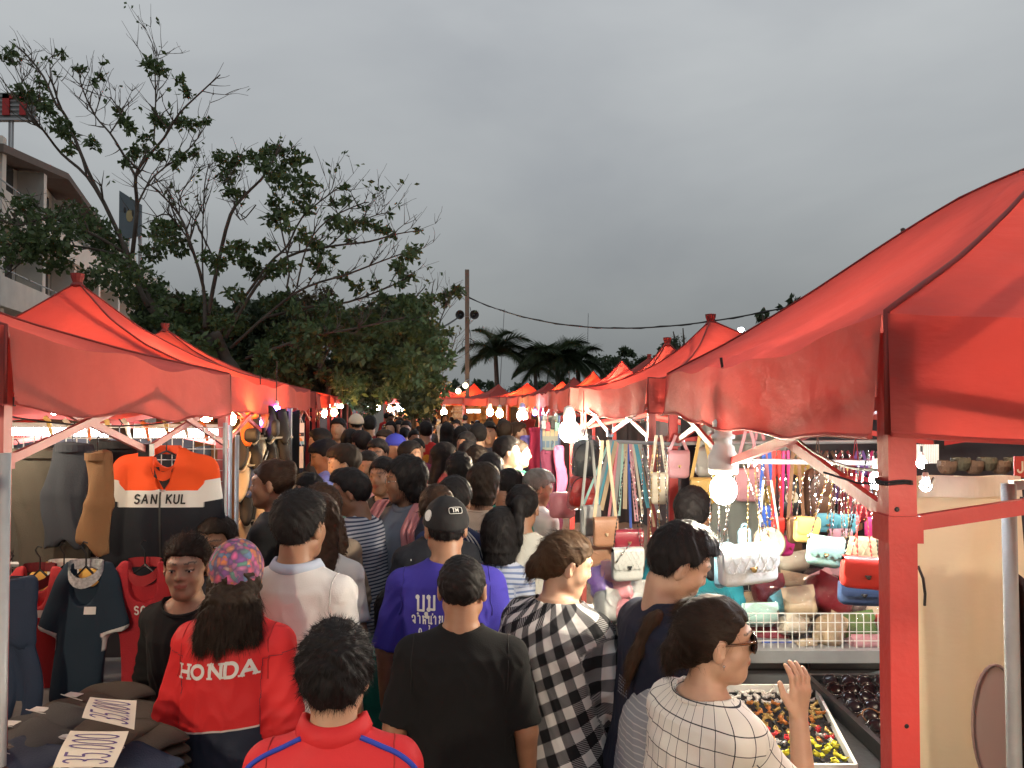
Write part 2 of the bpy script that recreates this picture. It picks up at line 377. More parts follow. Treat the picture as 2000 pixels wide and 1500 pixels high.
# ============================================================ implicit bodies
def smin(a, b, k):
 h = np.clip(.5 + .5 * (b - a) / k, 0, 1)
 return b + (a - b) * h - k * h * (1 - h)
class Vol:
 def __init__(s, lo, hi, h):
  s.lo = np.array(lo, dtype=np.float64); s.h = h
  s.n = np.maximum(4, np.ceil((np.array(hi) - s.lo) / h).astype(int) + 1)
  s.g = np.full(tuple(s.n), .25, dtype=np.float32)
 def sub(s, lo, hi):
  a = np.clip(np.floor((np.array(lo) - s.lo) / s.h).astype(int), 0, s.n - 1)
  b = np.clip(np.ceil((np.array(hi) - s.lo) / s.h).astype(int) + 1, 1, s.n)
  if np.any(b <= a): return None
  sl = tuple(slice(i, j) for i, j in zip(a, b))
  X = (s.lo[0] + s.h * np.arange(a[0], b[0])).astype(np.float32)[:, None, None]
  Y = (s.lo[1] + s.h * np.arange(a[1], b[1])).astype(np.float32)[None, :, None]
  Z = (s.lo[2] + s.h * np.arange(a[2], b[2])).astype(np.float32)[None, None, :]
  return sl, X, Y, Z
 def apply(s, lo, hi, f, k=.02, op='add'):
  r = s.sub(lo, hi)
  if r is None: return
  sl, X, Y, Z = r
  d = f(X, Y, Z)
  g = s.g[sl]
  if op == 'add': s.g[sl] = smin(g, d, k)
  elif op == 'cut': s.g[sl] = -smin(-g, d, k)       # remove where d<0
  elif op == 'and': s.g[sl] = -smin(-g, -d, k)
 def cap(s, a, b, ra, rb, k=.02, op='add', sq=None):
  a = np.array(a, dtype=float); b = np.array(b, dtype=float); m = max(ra, rb) + k * 1.2 + s.h * 2
  q = sq or (1, 1, 1); mm = m * max(q)
  lo = np.minimum(a, b) - mm; hi = np.maximum(a, b) + mm
  ab = b - a; L2 = max(1e-9, float(((ab / q) ** 2).sum()))
  def f(X, Y, Z):
   x = (X - a[0]) / q[0]; y = (Y - a[1]) / q[1]; z = (Z - a[2]) / q[2]; e = ab / q
   t = np.clip((x * e[0] + y * e[1] + z * e[2]) / L2, 0, 1)
   return (np.sqrt((x - t * e[0]) ** 2 + (y - t * e[1]) ** 2 + (z - t * e[2]) ** 2) - (ra + (rb - ra) * t)) * min(q)
  s.apply(lo, hi, f, k, op)
 def ell(s, c, r, k=.02, op='add', M=None):
  c = np.array(c, dtype=float); r = np.array(r, dtype=float); m = max(r) + k + s.h * 2
  def f(X, Y, Z):
   x, y, z = X - c[0], Y - c[1], Z - c[2]
   if M is not None: x, y, z = (M[0][0] * x + M[1][0] * y + M[2][0] * z, M[0][1] * x + M[1][1] * y + M[2][1] * z, M[0][2] * x + M[1][2] * y + M[2][2] * z)
   k0 = np.sqrt((x / r[0]) ** 2 + (y / r[1]) ** 2 + (z / r[2]) ** 2)
   k1 = np.sqrt((x / r[0] ** 2) ** 2 + (y / r[1] ** 2) ** 2 + (z / r[2] ** 2) ** 2) + 1e-6
   return k0 * (k0 - 1) / k1
  s.apply(c - m, c + m, f, k, op)
 def loft(s, zs, a, b, cy, k=.03, op='add', e=2.3):
  """stack of rounded cross-sections along z"""
  zs = np.array(zs); lo = (-max(a) - .06, min(cy) - max(b) - .06, zs[0] - .06); hi = (max(a) + .06, max(cy) + max(b) + .06, zs[-1] + .06)
  def f(X, Y, Z):
   A = np.interp(Z, zs, a); B = np.interp(Z, zs, b); C = np.interp(Z, zs, cy)
   q = (np.abs(X / A) ** e + np.abs((Y - C) / B) ** e) ** (1 / e)
   d = (q - 1) * np.minimum(A, B)
   return np.maximum(d, np.maximum(zs[0] - Z, Z - zs[-1]))
  s.apply(lo, hi, f, k, op)
 def mesh(s):
  g = s.g; g[0] = g[-1] = .25; g[:, 0] = g[:, -1] = .25; g[:, :, 0] = g[:, :, -1] = .25
  n = np.array(g.shape); ins = g < 0
  act = np.zeros(n - 1, dtype=np.uint8)
  for dx in (0, 1):
   for dy in (0, 1):
    for dz in (0, 1):
     act += ins[dx:n[0] - 1 + dx, dy:n[1] - 1 + dy, dz:n[2] - 1 + dz]
  idx = np.argwhere((act > 0) & (act < 8))
  if len(idx) == 0: return np.zeros((0, 3)), np.zeros((0, 4), dtype=int)
  num = np.full(tuple(n - 1), -1, dtype=np.int32); num[tuple(idx.T)] = np.arange(len(idx))
  acc = np.zeros((len(idx), 3)); cnt = np.zeros(len(idx))
  cs = [(a, b, c) for a in (0, 1) for b in (0, 1) for c in (0, 1)]
  vals = {c: g[idx[:, 0] + c[0], idx[:, 1] + c[1], idx[:, 2] + c[2]] for c in cs}
  for ax in range(3):
   for c in cs:
    if c[ax]: continue
    c2 = list(c); c2[ax] = 1; c2 = tuple(c2)
    v0, v1 = vals[c], vals[c2]; m = (v0 < 0) != (v1 < 0)
    t = np.where(m, v0 / np.where(v0 == v1, 1, v0 - v1), 0)
    p = np.tile(np.array(c, dtype=float), (len(idx), 1)); p[:, ax] = t
    acc[m] += p[m]; cnt[m] += 1
  V = (idx + acc / np.maximum(cnt, 1)[:, None]) * s.h + s.lo
  F = []
  for ax in range(3):
   u, v = (ax + 1) % 3, (ax + 2) % 3
   sl0 = [slice(None)] * 3; sl1 = [slice(None)] * 3; sl0[ax] = slice(0, -1); sl1[ax] = slice(1, None)
   e0 = ins[tuple(sl0)]; e1 = ins[tuple(sl1)]
   ed = np.argwhere(e0 != e1)
   flip = e0[tuple(ed.T)]
   q = []
   for (du, dv) in ((-1, -1), (0, -1), (0, 0), (-1, 0)):
    c = ed.copy(); c[:, u] += du; c[:, v] += dv
    ok = np.all((c >= 0) & (c < n - 1), axis=1); c = np.clip(c, 0, n - 2)
    q.append(np.where(ok, num[tuple(c.T)], -1))
   q = np.stack(q, 1); m = np.all(q >= 0, axis=1); q = q[m]; fl = flip[m]
   q[~fl] = q[~fl][:, ::-1]
   F.append(q)
  return V, np.concatenate(F)
def vnormals(V, F):
 n = np.zeros_like(V); a = V[F[:, 1]] - V[F[:, 0]]; b = V[F[:, 2]] - V[F[:, 0]]; c = np.cross(a, b)
 for i in range(F.shape[1]): np.add.at(n, F[:, i], c)
 return n / (np.linalg.norm(n, axis=1, keepdims=True) + 1e-9)
def rotm(yaw, pitch, roll=0):
 return np.array((Matrix.Rotation(yaw, 3, 'Z') @ Matrix.Rotation(-pitch, 3, 'X') @ Matrix.Rotation(roll, 3, 'Y')))
def nz(p, f, seed=0):
 """cheap smooth noise -1..1 from warped sines"""
 x, y, z = p[:, 0] * f + seed * 1.7, p[:, 1] * f + seed * 2.3, p[:, 2] * f + seed * .9
 a = np.sin(x * 1.3 + 1.9 * np.sin(y * .9 + z * .5)) * np.cos(z * 1.1 + 1.3 * np.sin(x * .7 - y))
 b = np.sin(y * 2.1 + z * 1.7 + 2 * np.sin(x * 1.1 + z * .4)) * .5
 return (a + b) / 1.5
SKIN = {}
def skin(tone):
 if tone in SKIN: return SKIN[tone]
 cols = {'a': (.40, .215, .135), 'b': (.32, .165, .098), 'c': (.50, .30, .20), 'd': (.22, .11, .065)}
 m, N, L = newmat('skin_' + tone)
 out = N.new('ShaderNodeOutputMaterial'); b = N.new('ShaderNodeBsdfPrincipled'); L.new(b.outputs[0], out.inputs[0])
 tc = N.new('ShaderNodeTexCoord'); n = N.new('ShaderNodeTexNoise'); n.inputs['Scale'].default_value = 22; n.inputs['Detail'].default_value = 6
 L.new(tc.outputs['Object'], n.inputs[0]); c = cols[tone]
 at = N.new('ShaderNodeAttribute'); at.attribute_name = 'uvw'; sp = N.new('ShaderNodeSeparateXYZ'); L.new(at.outputs['Vector'], sp.inputs[0])
 base = MIX(N, n.outputs[0], (c[0] * .82, c[1] * .78, c[2] * .75), (min(1, c[0] * 1.15), c[1] * 1.18, c[2] * 1.2))
 lips = MIX(N, sp.outputs[0], base, (c[0] * .85, c[1] * .42, c[2] * .48))       # lips, nostrils, flush
 lips = MIX(N, sp.outputs[1], lips, (.03, .018, .014))                          # brows, stubble, lash line
 L.new(lips, b.inputs['Base Color']); b.inputs['Roughness'].default_value = .48; b.inputs['Specular IOR Level'].default_value = .45
 b.inputs['Subsurface Weight'].default_value = .12; b.inputs['Subsurface Radius'].default_value = (.8, .3, .15); b.inputs['Subsurface Scale'].default_value = .01
 n2 = N.new('ShaderNodeTexNoise'); n2.inputs['Scale'].default_value = 300; n2.inputs['Detail'].default_value = 2; L.new(tc.outputs['Object'], n2.inputs[0])
 bp = N.new('ShaderNodeBump'); bp.inputs['Strength'].default_value = .15; bp.inputs['Distance'].default_value = .003
 L.new(n2.outputs[0], bp.inputs['Height']); L.new(bp.outputs[0], b.inputs['Normal'])
 SKIN[tone] = m
 return m
def hair_mat(name, col):
 if name in MATS: return MATS[name]
 m, N, L = newmat(name)
 out = N.new('ShaderNodeOutputMaterial'); b = N.new('ShaderNodeBsdfPrincipled'); L.new(b.outputs[0], out.inputs[0])
 g = N.new('ShaderNodeTexCoord'); n = N.new('ShaderNodeTexNoise'); n.inputs['Scale'].default_value = 26; n.inputs['Detail'].default_value = 3
 L.new(g.outputs['Object'], n.inputs[0])
 c = MIX(N, n.outputs[0], tuple(x * .55 for x in col), tuple(min(1, x * 1.6) for x in col))
 L.new(c, b.inputs['Base Color']); b.inputs['Roughness'].default_value = .58; b.inputs['Specular IOR Level'].default_value = .14
 MATS[name] = m
 return m
HAIR = {'black': (.014, .012, .012), 'brown': (.040, .022, .014), 'darkbrown': (.026, .017, .012), 'grey': (.16, .15, .135), 'dyed': (.060, .034, .019)}
DARK = None
def hair_strands(V, F, L, flow, rs, count, w, lift=.5, seg=3, down=None, jit=.35, zmax=None):
 """thin tapering ribbons that start on the hair surface and follow the flow"""
 n = vnormals(V, F)
 idx = rs.integers(0, len(V), count)
 if zmax is not None:
  ok_ = np.where(V[:, 2] < zmax)[0]; idx = ok_[rs.integers(0, len(ok_), count)]
 p = V[idx]; nn = n[idx]
 d = flow(p, nn); d = d - nn * (d * nn).sum(1, keepdims=True) * (1 - lift * .3)
 d = d + rs.normal(0, jit, d.shape); d /= np.linalg.norm(d, axis=1, keepdims=True) + 1e-9
 Ls = L * rs.uniform(.5, 1.2, (count, 1)); pts = [p - nn * .002]
 cur = p.copy(); dr = d.copy()
 for i in range(seg):
  cur = cur + dr * Ls / seg + nn * (lift * Ls / seg * (.5 if i == 0 else .15)); pts.append(cur.copy())
  if down is not None: dr = dr + np.array([0, 0, -down]); dr /= np.linalg.norm(dr, axis=1, keepdims=True)
 side = np.cross(d, nn); side /= np.linalg.norm(side, axis=1, keepdims=True) + 1e-9
 Vs = [];
 for i, q in enumerate(pts):
  ww = w * (1 - .8 * i / seg); Vs += [q - side * ww / 2, q + side * ww / 2]
 Vs = np.stack(Vs, 1).reshape(-1, 3); k = 2 * (seg + 1)
 base = (np.arange(count) * k)[:, None]
 Fs = np.concatenate([base + np.array([[2 * i, 2 * i + 1, 2 * i + 3, 2 * i + 2]]) for i in range(seg)])
 return Vs, Fs
TZ = np.array([.80, .86, .93, 1.05, 1.18, 1.30, 1.38, 1.43, 1.46])
def make_person(label, px=None, top=None, d=3.0, loc=None, H=None, yaw=0, hyaw=0, hpitch=0, hroll=0, fat=1.0, female=False, tone='b', hair='short',
    hcol='black', shirt='tee', smat=None, sleeve=.5, loose=.012, hem=.86, pmat=None, legs='long', arms=('hang', 'hang'), collar=None,
    lean=(0, 0), vox=None, group=None, seed=1, strands=1.0, face=True, shoe=None, extra=None, head_sc=1.03, name='person', wrinkle=1.0, bend=0):
 rs = np.random.default_rng(seed + 100)
 if loc is None:
  q = P(px, top, d); H = q.z; loc = (q.x, q.y, 0)
 sc = (H - .012) / 1.70
 yr = R(yaw)
 # keep the head over the asked-for spot when the figure leans
 h = vox or min(.016, max(.0052, d * .0021)) / sc
 root = thing(name, label, 'person', loc, yr, group)
 root.scale = (sc,) * 3
 fx = (.93 if female else 1.0) * fat
 fy = fat ** 1.2
 ta = np.array([.150, .165, .168, .140, .146, .158, .146, .098, .058]) * fx
 tb = np.array([.10, .112, .114, .094, .104, .110, .092, .070, .052]) * fy
 if female: ta[1:3] *= 1.05; ta[3] *= .93; tb[4:6] *= 1.05
 tcY = np.array([0, -.005, -.01, 0, .005, 0, -.008, -.012, -.015])
 sw = .160 * (.92 if female else 1.0) * (.6 + .4 * fat)
 sz = 1.362
 hs = head_sc
 neck = np.array((0, -.018, 1.44)); hc = np.array((0, .012, 1.583)) + np.array((-.02 * math.sin(R(hyaw)), .03 * math.sin(R(max(hpitch, 0))), -.012 * math.sin(R(max(hpitch, 0))) * 2))
 HM = rotm(R(hyaw), R(hpitch), R(hroll)) # head -> body
 lx, ly = lean
 def warp(V):
  V = V.copy(); t = np.clip(V[:, 2] - .85, 0, None)
  V[:, 0] += lx * t * t * 1.2; V[:, 1] += ly * t * t * 1.2
  return V
 def toB(p): return HM @ (np.array(p, dtype=float) * hs) + hc
 # ---- arms
 def arm(side, pose):
  s = side; S0 = np.array((s * sw, -.012, sz))
  if isinstance(pose, (tuple, list)): E, Wp = np.array(pose[0], float), np.array(pose[1], float)
  elif pose == 'hang': E, Wp = np.array((s * (sw + .055 * fat), -.045, 1.12)), np.array((s * (sw + .06 * fat), .02, .885))
  elif pose == 'swing': E, Wp = np.array((s * (sw + .05 * fat), .03, 1.13)), np.array((s * (sw + .04), .19, .97))
  elif pose == 'back': E, Wp = np.array((s * (sw + .06), -.13, 1.14)), np.array((s * (sw + .04), -.16, .91))
  elif pose == 'fold': E, Wp = np.array((s * (sw + .05), -.03, 1.13)), np.array((s * .10, .22, 1.15))
  elif pose == 'phone': E, Wp = np.array((s * (sw + .03), .03, 1.14)), np.array((s * .06, .27, 1.28))
  elif pose == 'hip': E, Wp = np.array((s * (sw + .17), -.04, 1.16)), np.array((s * (sw + .02), .06, .98))
  elif pose == 'up': E, Wp = np.array((s * (sw + .12), .10, 1.30)), np.array((s * (sw + .02), .26, 1.48))
  return S0, E, Wp
 A = [arm(-1, arms[0]), arm(1, arms[1])]
 # ---- body
 allp = np.array([p for a in A for p in a])
 lo = np.minimum(allp.min(0) - .20, (-.27 * fat, -.2 * fat, 0)); hi = np.maximum(allp.max(0) + .20, (.27 * fat, .24, 1.72))
 lo[2] = -.02; hi[2] = max(hi[2], 1.72)
 v = Vol(lo, hi, h)
 v.loft(TZ, ta - .012, tb - .012, tcY, k=.01)
 for s, a in zip((-1, 1), A):
  v.cap((s * .035, -.016, 1.412), a[0] + (0, 0, .004), .036, .046, k=.04)
  v.cap(a[0], a[1], .050 * (.6 + .4 * fat) * (.88 if female else 1), .040 * (.6 + .4 * fat) * (.9 if female else 1), k=.03)
  v.cap(a[1], a[2], .040 * (.6 + .4 * fat) * (.9 if female else 1), .026, k=.012)
  v.cap((s * .088, 0, .88), (s * .10, .01, .50), .088 * fat, .055, k=.03)
  v.cap((s * .10, .01, .50), (s * .10, -.01, .09), .055, .036, k=.015)
  v.cap((s * .10, -.02, .05), (s * .115, .15, .03), .036, .028, k=.02)
 v.cap(neck + (0, -.008, -.03), toB((0, -.022, -.06)), .060 * (.9 if female else 1.03) * (.8 + .2 * fat), .056 * (.88 if female else 1.03), k=.03)
 v.cap((-.05, -.02, 1.415), (.05, -.02, 1.415), .030, .030, k=.03)
 # hands
 hands = []
 for s, a, pose in zip((-1, 1), A, arms):
  fdir = a[2] - a[1]; fdir /= np.linalg.norm(fdir)
  nrm = np.array((-s, 0., 0.)) if abs(fdir[2]) > .6 else np.array((0, 0, -1.))     # palm normal
  curl = .35; spread = 1.0
  if isinstance(pose, (tuple, list)) and len(pose) > 2: nrm = np.array(pose[2], float); curl = pose[3]; spread = 1.6; fdir = np.array(pose[4], float) if len(pose) > 4 else fdir; fdir /= np.linalg.norm(fdir)
  nrm = nrm - fdir * nrm.dot(fdir); nrm /= np.linalg.norm(nrm)
  side = np.cross(fdir, nrm)
  if not isinstance(pose, (tuple, list)) and side[1] * 1 < 0: side = -side      # thumb side forward
  if isinstance(pose, (tuple, list)) and len(pose) > 5: side = side * pose[5]
  w0 = a[2]; pc = w0 + fdir * .05
  for t in (-.024, 0, .024):
   v.cap(w0 + side * t * .6 + fdir * .015, w0 + side * t + fdir * .078, .0155, .0135, k=.012)
  lens = (.070, .079, .074, .058)
  if h < .011:
   for j, (t, Lf) in enumerate(zip((.031, .0105, -.0105, -.031), lens)):
    b0 = w0 + fdir * .082 + side * t; sp = side * (t * .25 * spread)
    d1 = fdir + nrm * curl * .7 + sp * 3; d1 /= np.linalg.norm(d1); d2 = fdir + nrm * curl * 1.9 + sp * 3; d2 /= np.linalg.norm(d2)
    d3 = fdir + nrm * curl * 2.8 + sp * 3; d3 /= np.linalg.norm(d3)
    p1 = b0 + d1 * Lf * .45; p2 = p1 + d2 * Lf * .32; p3 = p2 + d3 * Lf * .25
    v.cap(b0 - fdir * .02, p1, .0095, .0085, k=.006); v.cap(p1, p2, .0085, .0078, k=.003); v.cap(p2, p3, .0078, .0068, k=.003)
  else:
   v.cap(w0 + fdir * .08 + side * .012, w0 + fdir * .15 + nrm * .03 + side * .01, .016, .011, k=.01)
   v.cap(w0 + fdir * .08 - side * .014, w0 + fdir * .14 + nrm * .03 - side * .012, .015, .010, k=.01)
  t0 = w0 + fdir * .02 + side * .022; t1 = w0 + fdir * .060 + side * .048 + nrm * .018; t2 = w0 + fdir * .092 + side * .052 + nrm * .034
  v.cap(t0, t1, .0135, .0105, k=.01); v.cap(t1, t2, .0100, .0080, k=.004)
  hands.append((w0, fdir, nrm, side))
 # head, in the head's own frame
 def hcap(a, b, ra, rb, k=.015, op='add'): v.cap(toB(a), toB(b), ra * hs, rb * hs, k=k, op=op)
 def hell(c, r, k=.02, op='add'): v.ell(toB(c), np.array(r) * hs, k=k, op=op, M=HM)
 jw = .92 if female else 1.0
 hell((0, -.014, .034), (.074, .092, .080), k=.02)
 hell((0, .026, -.020), (.060 * jw, .064, .080), k=.03)
 hcap((0, .052, -.084), (0, .056, -.086), .021, .021, k=.035)
 for s in (-1, 1):
  hcap((s * .046 * jw, .004, -.052), (s * .018, .052, -.084), .020, .017, k=.03)
  hcap((s * .040, .052, -.022), (s * .044, .042, -.03), .019, .018, k=.025)
  hcap((s * .012, .084, .030), (s * .044, .068, .028), .0085, .007, k=.016)
 if face and h < .013:
  for s in (-1, 1):
   hell((s * .031, .0935, .008), (.0165, .012, .0115), k=.012, op='cut')
   hell((s * .031, .0715, .006), (.0145, .0135, .0115), k=.004)
  hcap((0, .080, .014), (0, .0945, -.018), .0060, .0098, k=.014)
  for s in (-1, 1): hell((s * .0115, .0875, -.0225), (.0085, .009, .0065), k=.008)
  hell((0, .0835, -.0475), (.0235, .0090, .0052), k=.008); hell((0, .0825, -.0575), (.0205, .0092, .0060), k=.007)
  for s in (-1, 1):
   v.ell(toB((s * .0775, -.010, -.004)), np.array((.0095, .0180, .033)) * hs, k=.007, M=HM @ rotm(R(-s * 22), R(8)))
   v.ell(toB((s * .084, -.002, .0)), np.array((.004, .008, .017)) * hs, k=.004, op='cut', M=HM)
 else:
  hcap((0, .086, .006), (0, .100, -.020), .010, .012, k=.015)
  for s in (-1, 1): hell((s * .075, -.006, -.004), (.010, .016, .030), k=.008)
 V, F = v.mesh()
 # colour marks: lips / brows in head space
 q = ((V - hc) @ HM) / hs
 att = np.zeros((len(V), 3))
 if face:
  lip = (np.abs(q[:, 2] + .052) < .0095 - .25 * np.abs(q[:, 0]) * .9) & (np.abs(q[:, 0]) < .023) & (q[:, 1] > .07)
  att[lip, 0] = .85
  bx = np.abs(q[:, 0]); bz = .029 + .006 * np.sin((bx - .012) / .04 * math.pi * .8)
  br = (bx > .012) & (bx < .052) & (np.abs(q[:, 2] - bz) < (.0042 if not female else .003) * (1.15 - (bx - .012) * 14)) & (q[:, 1] > .03)
  att[br, 1] = .85
  if h < .013:
   bx = np.abs(np.abs(q[:, 0]) - .031)
   lash = (bx < .0165) & (np.abs(q[:, 2] - (.0095 - bx * bx * 22)) < .0022) & (q[:, 1] > .05)
   att[lash, 1] = .9
 body = raw('body', warp(V), F, skin(tone), root, True, att)
 # eyes
 if face and h < .010:
  for s in (-1, 1):
   e = MB(); e.m = 0
   c = toB((s * .031, .0735, .0035)); e.ball(c, .0124 * hs, 12, (1.0, 1, .50))
   e.m = 1
   yy = HM @ np.array((0, 1, 0)); c2 = toB((s * .031, .0735, .0035)) + yy * .0122 * hs
   e.ball(c2 - yy * .0035, .0056 * hs, 8, (1, .8, .92))
   Vv = warp(np.array([tuple(x) for x in e.V])); raw('eye', Vv, e.F, None, body, True, mats=[pm('eye_white', (.62, .58, .54), .25, var=.03, bump=0), pm('iris_dark', (.012, .007, .005), .12, var=.05, bump=0)], midx=e.mi)
 # ---- shirt
 hb = h * 1.05
 if smat is None: smat = pm('shirt_plain_grey', (.2, .2, .2), .85)
 if shirt:
  lo2 = np.minimum(allp.min(0) - .12, (-.30 * fat, -.24 * fat, hem - .05)); hi2 = np.maximum(allp.max(0) + .12, (.3 * fat, .28 * fat, 1.53))
  lo2[2] = hem - .04; hi2[2] = max(1.53, hi2[2])
  g = Vol(lo2, hi2, hb)
  zz = np.array([hem, .93, 1.05, 1.18, 1.30, 1.38, 1.43, 1.462]);
  tA = np.interp(zz, TZ, ta); tB = np.interp(zz, TZ, tb); tC = np.interp(zz, TZ, tcY)
  bodyw = max(ta[1], ta[5])
  drape = {'tee': .97, 'jacket': 1.03, 'dress': .95, 'fit': .0}[shirt]
  for i, z in enumerate(zz):
   if z < 1.30:
    tA[i] = max(tA[i], bodyw * drape * .97); tB[i] = max(tB[i], tb[5] * drape)
  if shirt == 'dress': tA[0] *= 1.25; tB[0] *= 1.3
  o_ = np.where(zz < .95, loose + .014, np.where(zz < 1.3, loose + .004, np.where(zz < 1.42, loose, .006)))
  g.loft(zz, tA + o_, tB + o_, tC, k=.01, e=2.4)
  for s, a in zip((-1, 1), A):
   g.cap((s * .040, -.016, 1.416), a[0] + (0, 0, .006), .046, .051 + loose * .5, k=.05)
   ru = (.049 * (.6 + .4 * fat) * (.88 if female else 1)) + loose * .7; rl = (.040 * (.6 + .4 * fat)) + loose * .9
   if sleeve <= .5:
    t = sleeve / .5 * .98; e2 = a[0] + (a[1] - a[0]) * t
    ax = (a[1] - a[0]) / np.linalg.norm(a[1] - a[0]); rr = ru + (rl - ru) * t + .006
    sub = g
    # sleeve as capped capsule, end cut by a plane below
    L_ = e2
    def f(X, Y, Z, a0=a[0], e2=e2, ax=ax, ru=ru, rr=rr):
     ab = e2 - a0; L2 = (ab ** 2).sum(); x, y, z = X - a0[0], Y - a0[1], Z - a0[2]
     tt = (x * ab[0] + y * ab[1] + z * ab[2]) / L2; tc = np.clip(tt, 0, 2)
     dd = np.sqrt((x - tc * ab[0]) ** 2 + (y - tc * ab[1]) ** 2 + (z - tc * ab[2]) ** 2) - (ru + (rr - ru) * np.clip(tc, 0, 1))
     return np.maximum(dd, (tt - 1) * math.sqrt(L2))
    m = max(ru, rr) + .06
    g.apply(np.minimum(a[0], e2) - m, np.maximum(a[0], e2) + m, f, .03)
   else:
    t = min(1, (sleeve - .5) / .5); e2 = a[1] + (a[2] - a[1]) * t
    g.cap(a[0], a[1], ru, rl, k=.03)
    r3 = rl + (.030 + loose * .8 - rl) * t
    def f(X, Y, Z, a0=a[1], e2=e2, ru=rl, rr=r3):
     ab = e2 - a0; L2 = (ab ** 2).sum(); x, y, z = X - a0[0], Y - a0[1], Z - a0[2]
     tt = (x * ab[0] + y * ab[1] + z * ab[2]) / L2; tc = np.clip(tt, 0, 2)
     dd = np.sqrt((x - tc * ab[0]) ** 2 + (y - tc * ab[1]) ** 2 + (z - tc * ab[2]) ** 2) - (ru + (rr - ru) * np.clip(tc, 0, 1))
     return np.maximum(dd, (tt - 1) * math.sqrt(L2))
    m = max(rl, r3) + .06
    g.apply(np.minimum(a[1], e2) - m, np.maximum(a[1], e2) + m, f, .012)
  # neck opening
  nw = .060 if collar in (None, 'round') else .062
  if collar == 'wide': nw = .085
  def fneck(X, Y, Z): return np.maximum(np.sqrt((X / 1.12) ** 2 + (Y + .006) ** 2) * 1.0 - nw, (1.432 - Y.clip(0, None) * .55 - Z) * 1.0)
  g.apply((-.14, -.14, 1.35), (.14, .16, 1.53), fneck, .006, 'cut')
  if bend == 0: pass
  V, F = g.mesh()
  # garment coordinates
  uv = np.zeros((len(V), 3)); uv[:, 0] = np.arctan2(V[:, 0], -V[:, 1]) * .19 * fat; uv[:, 1] = V[:, 2]
  nrm = vnormals(V, F)
  amp = .0042 * wrinkle
  disp = np.zeros(len(V))
  # hanging folds on the torso, more near the hem, gathered under the arms
  low = np.clip((1.38 - V[:, 2]) / .35, 0, 1)
  disp += amp * low * (1 - np.abs(nz(V * [1, 1, .35], 13, seed)) * 1.6)
  disp += amp * .7 * (1 - np.abs(nz(V * [1.5, 1.5, .8], 24, seed + 3)) * 1.9) * np.clip((1.45 - V[:, 2]) / .1, 0, 1)
  diag = V[:, 2] * 26 + np.abs(V[:, 0]) * 30 + 1.5 * nz(V, 8, seed + 5)
  near = np.exp(-((np.abs(V[:, 0]) - sw * .8) / .06) ** 2) * np.exp(-((V[:, 2] - 1.27) / .09) ** 2)
  disp += amp * .9 * near * np.sin(diag)
  for s, a in zip((-1, 1), A):
   ab = a[1] - a[0]; L1 = np.linalg.norm(ab); t = ((V - a[0]) @ ab) / L1 ** 2
   dist = np.linalg.norm(V - (a[0] + np.clip(t, 0, 1)[:, None] * ab), axis=1)
   ab2 = a[2] - a[1]; L2 = np.linalg.norm(ab2); t2 = ((V - a[1]) @ ab2) / L2 ** 2
   dist2 = np.linalg.norm(V - (a[1] + np.clip(t2, 0, 1)[:, None] * ab2), axis=1)
   isa = ((dist < .075 * (.6 + .4 * fat) + loose) & (t > .12) & (V[:, 0] * s > sw * .93)) | ((dist2 < .075 + loose) & (sleeve > .5) & (t2 > .05))
   isa = isa & ((np.abs(V[:, 0]) > sw * .9) | (dist2 < .07))
   f_ = isa & (dist2 >= dist); l_ = isa & ~f_
   for mk, pa, ax_, tt, L_, off in ((f_, a[0], ab / L1, t, L1, 0), (l_, a[1], ab2 / L2, t2, L2, L1)):
    if not mk.any(): continue
    rel = V[mk] - pa; rel = rel - (rel @ ax_)[:, None] * ax_
    x_ = np.cross(ax_, (0, 1, 0)); x_ /= np.linalg.norm(x_); y_ = np.cross(ax_, x_)
    uv[mk, 0] = np.arctan2(rel @ x_, rel @ y_) * .055; uv[mk, 1] = tt[mk] * L_ + off; uv[mk, 2] = 1 if s > 0 else -1
    disp[mk] = amp * .8 * (1 - 1.4 * np.abs(np.sin(tt[mk] * 7 + 2.2 * nz(V[mk], 12, seed + 2) + V[mk, 0] * 40 + s)))
    if sleeve > .5:
     el = np.exp(-((V[mk] - a[1]) ** 2).sum(1) / .006); disp[mk] += amp * 1.2 * el * np.sin(tt[mk] * 30)
  V = V + nrm * disp[:, None]
  sh = raw({'tee': 'shirt', 'jacket': 'jacket', 'dress': 'dress', 'fit': 'shirt'}[shirt], warp(V), F, smat, root, True, uv)
  if collar in ('polo', 'jacket', 'shirt', 'band') or (collar is None and h < .008) or collar == 'wide':
   # collar ring: a folded band that follows the neck opening
   mbc = MB(); nn_ = 40
   tall = {'polo': .030, 'jacket': .045, 'shirt': .034, 'band': .02, None: .012, 'wide': .012}[collar]; thick = .007 if tall > .02 else .005
   def ring(t, k):
    an = 2 * math.pi * t; x = math.sin(an) * (nw + .006) * 1.12; y = -math.cos(an) * (nw + .006) - .006
    zt = 1.448 + (.004 if tall > .02 else -.004) - max(0, y) * (.62 if tall > .02 else .55) - max(0, -y) * .14
    zz_ = [0, tall, tall * 1.02, .25 * tall, -.004][k] if tall > .02 else [0, tall * .5, tall, tall * .5, 0][k]
    rr = [0, -.004, .006, .018, .012][k] if tall > .02 else [-.002, -.004, 0, .005, .004][k]
    f_ = 1 + rr / nw
    return (x * f_, (y + .006) * f_ - .006, zt + zz_)
   mbc.grid(lambda a_, b_: ring(a_, int(round(b_ * 4))), nn_, 4)
   cm = extra.get('collar_mat', smat) if extra else smat
   cv = np.array(mbc.V); uvc = np.zeros_like(cv); uvc[:, 0] = np.arctan2(cv[:, 0], -cv[:, 1]) * .19; uvc[:, 1] = cv[:, 2]
   raw('collar', warp(cv), mbc.F, cm, sh, True, uvc)
 else: sh = None
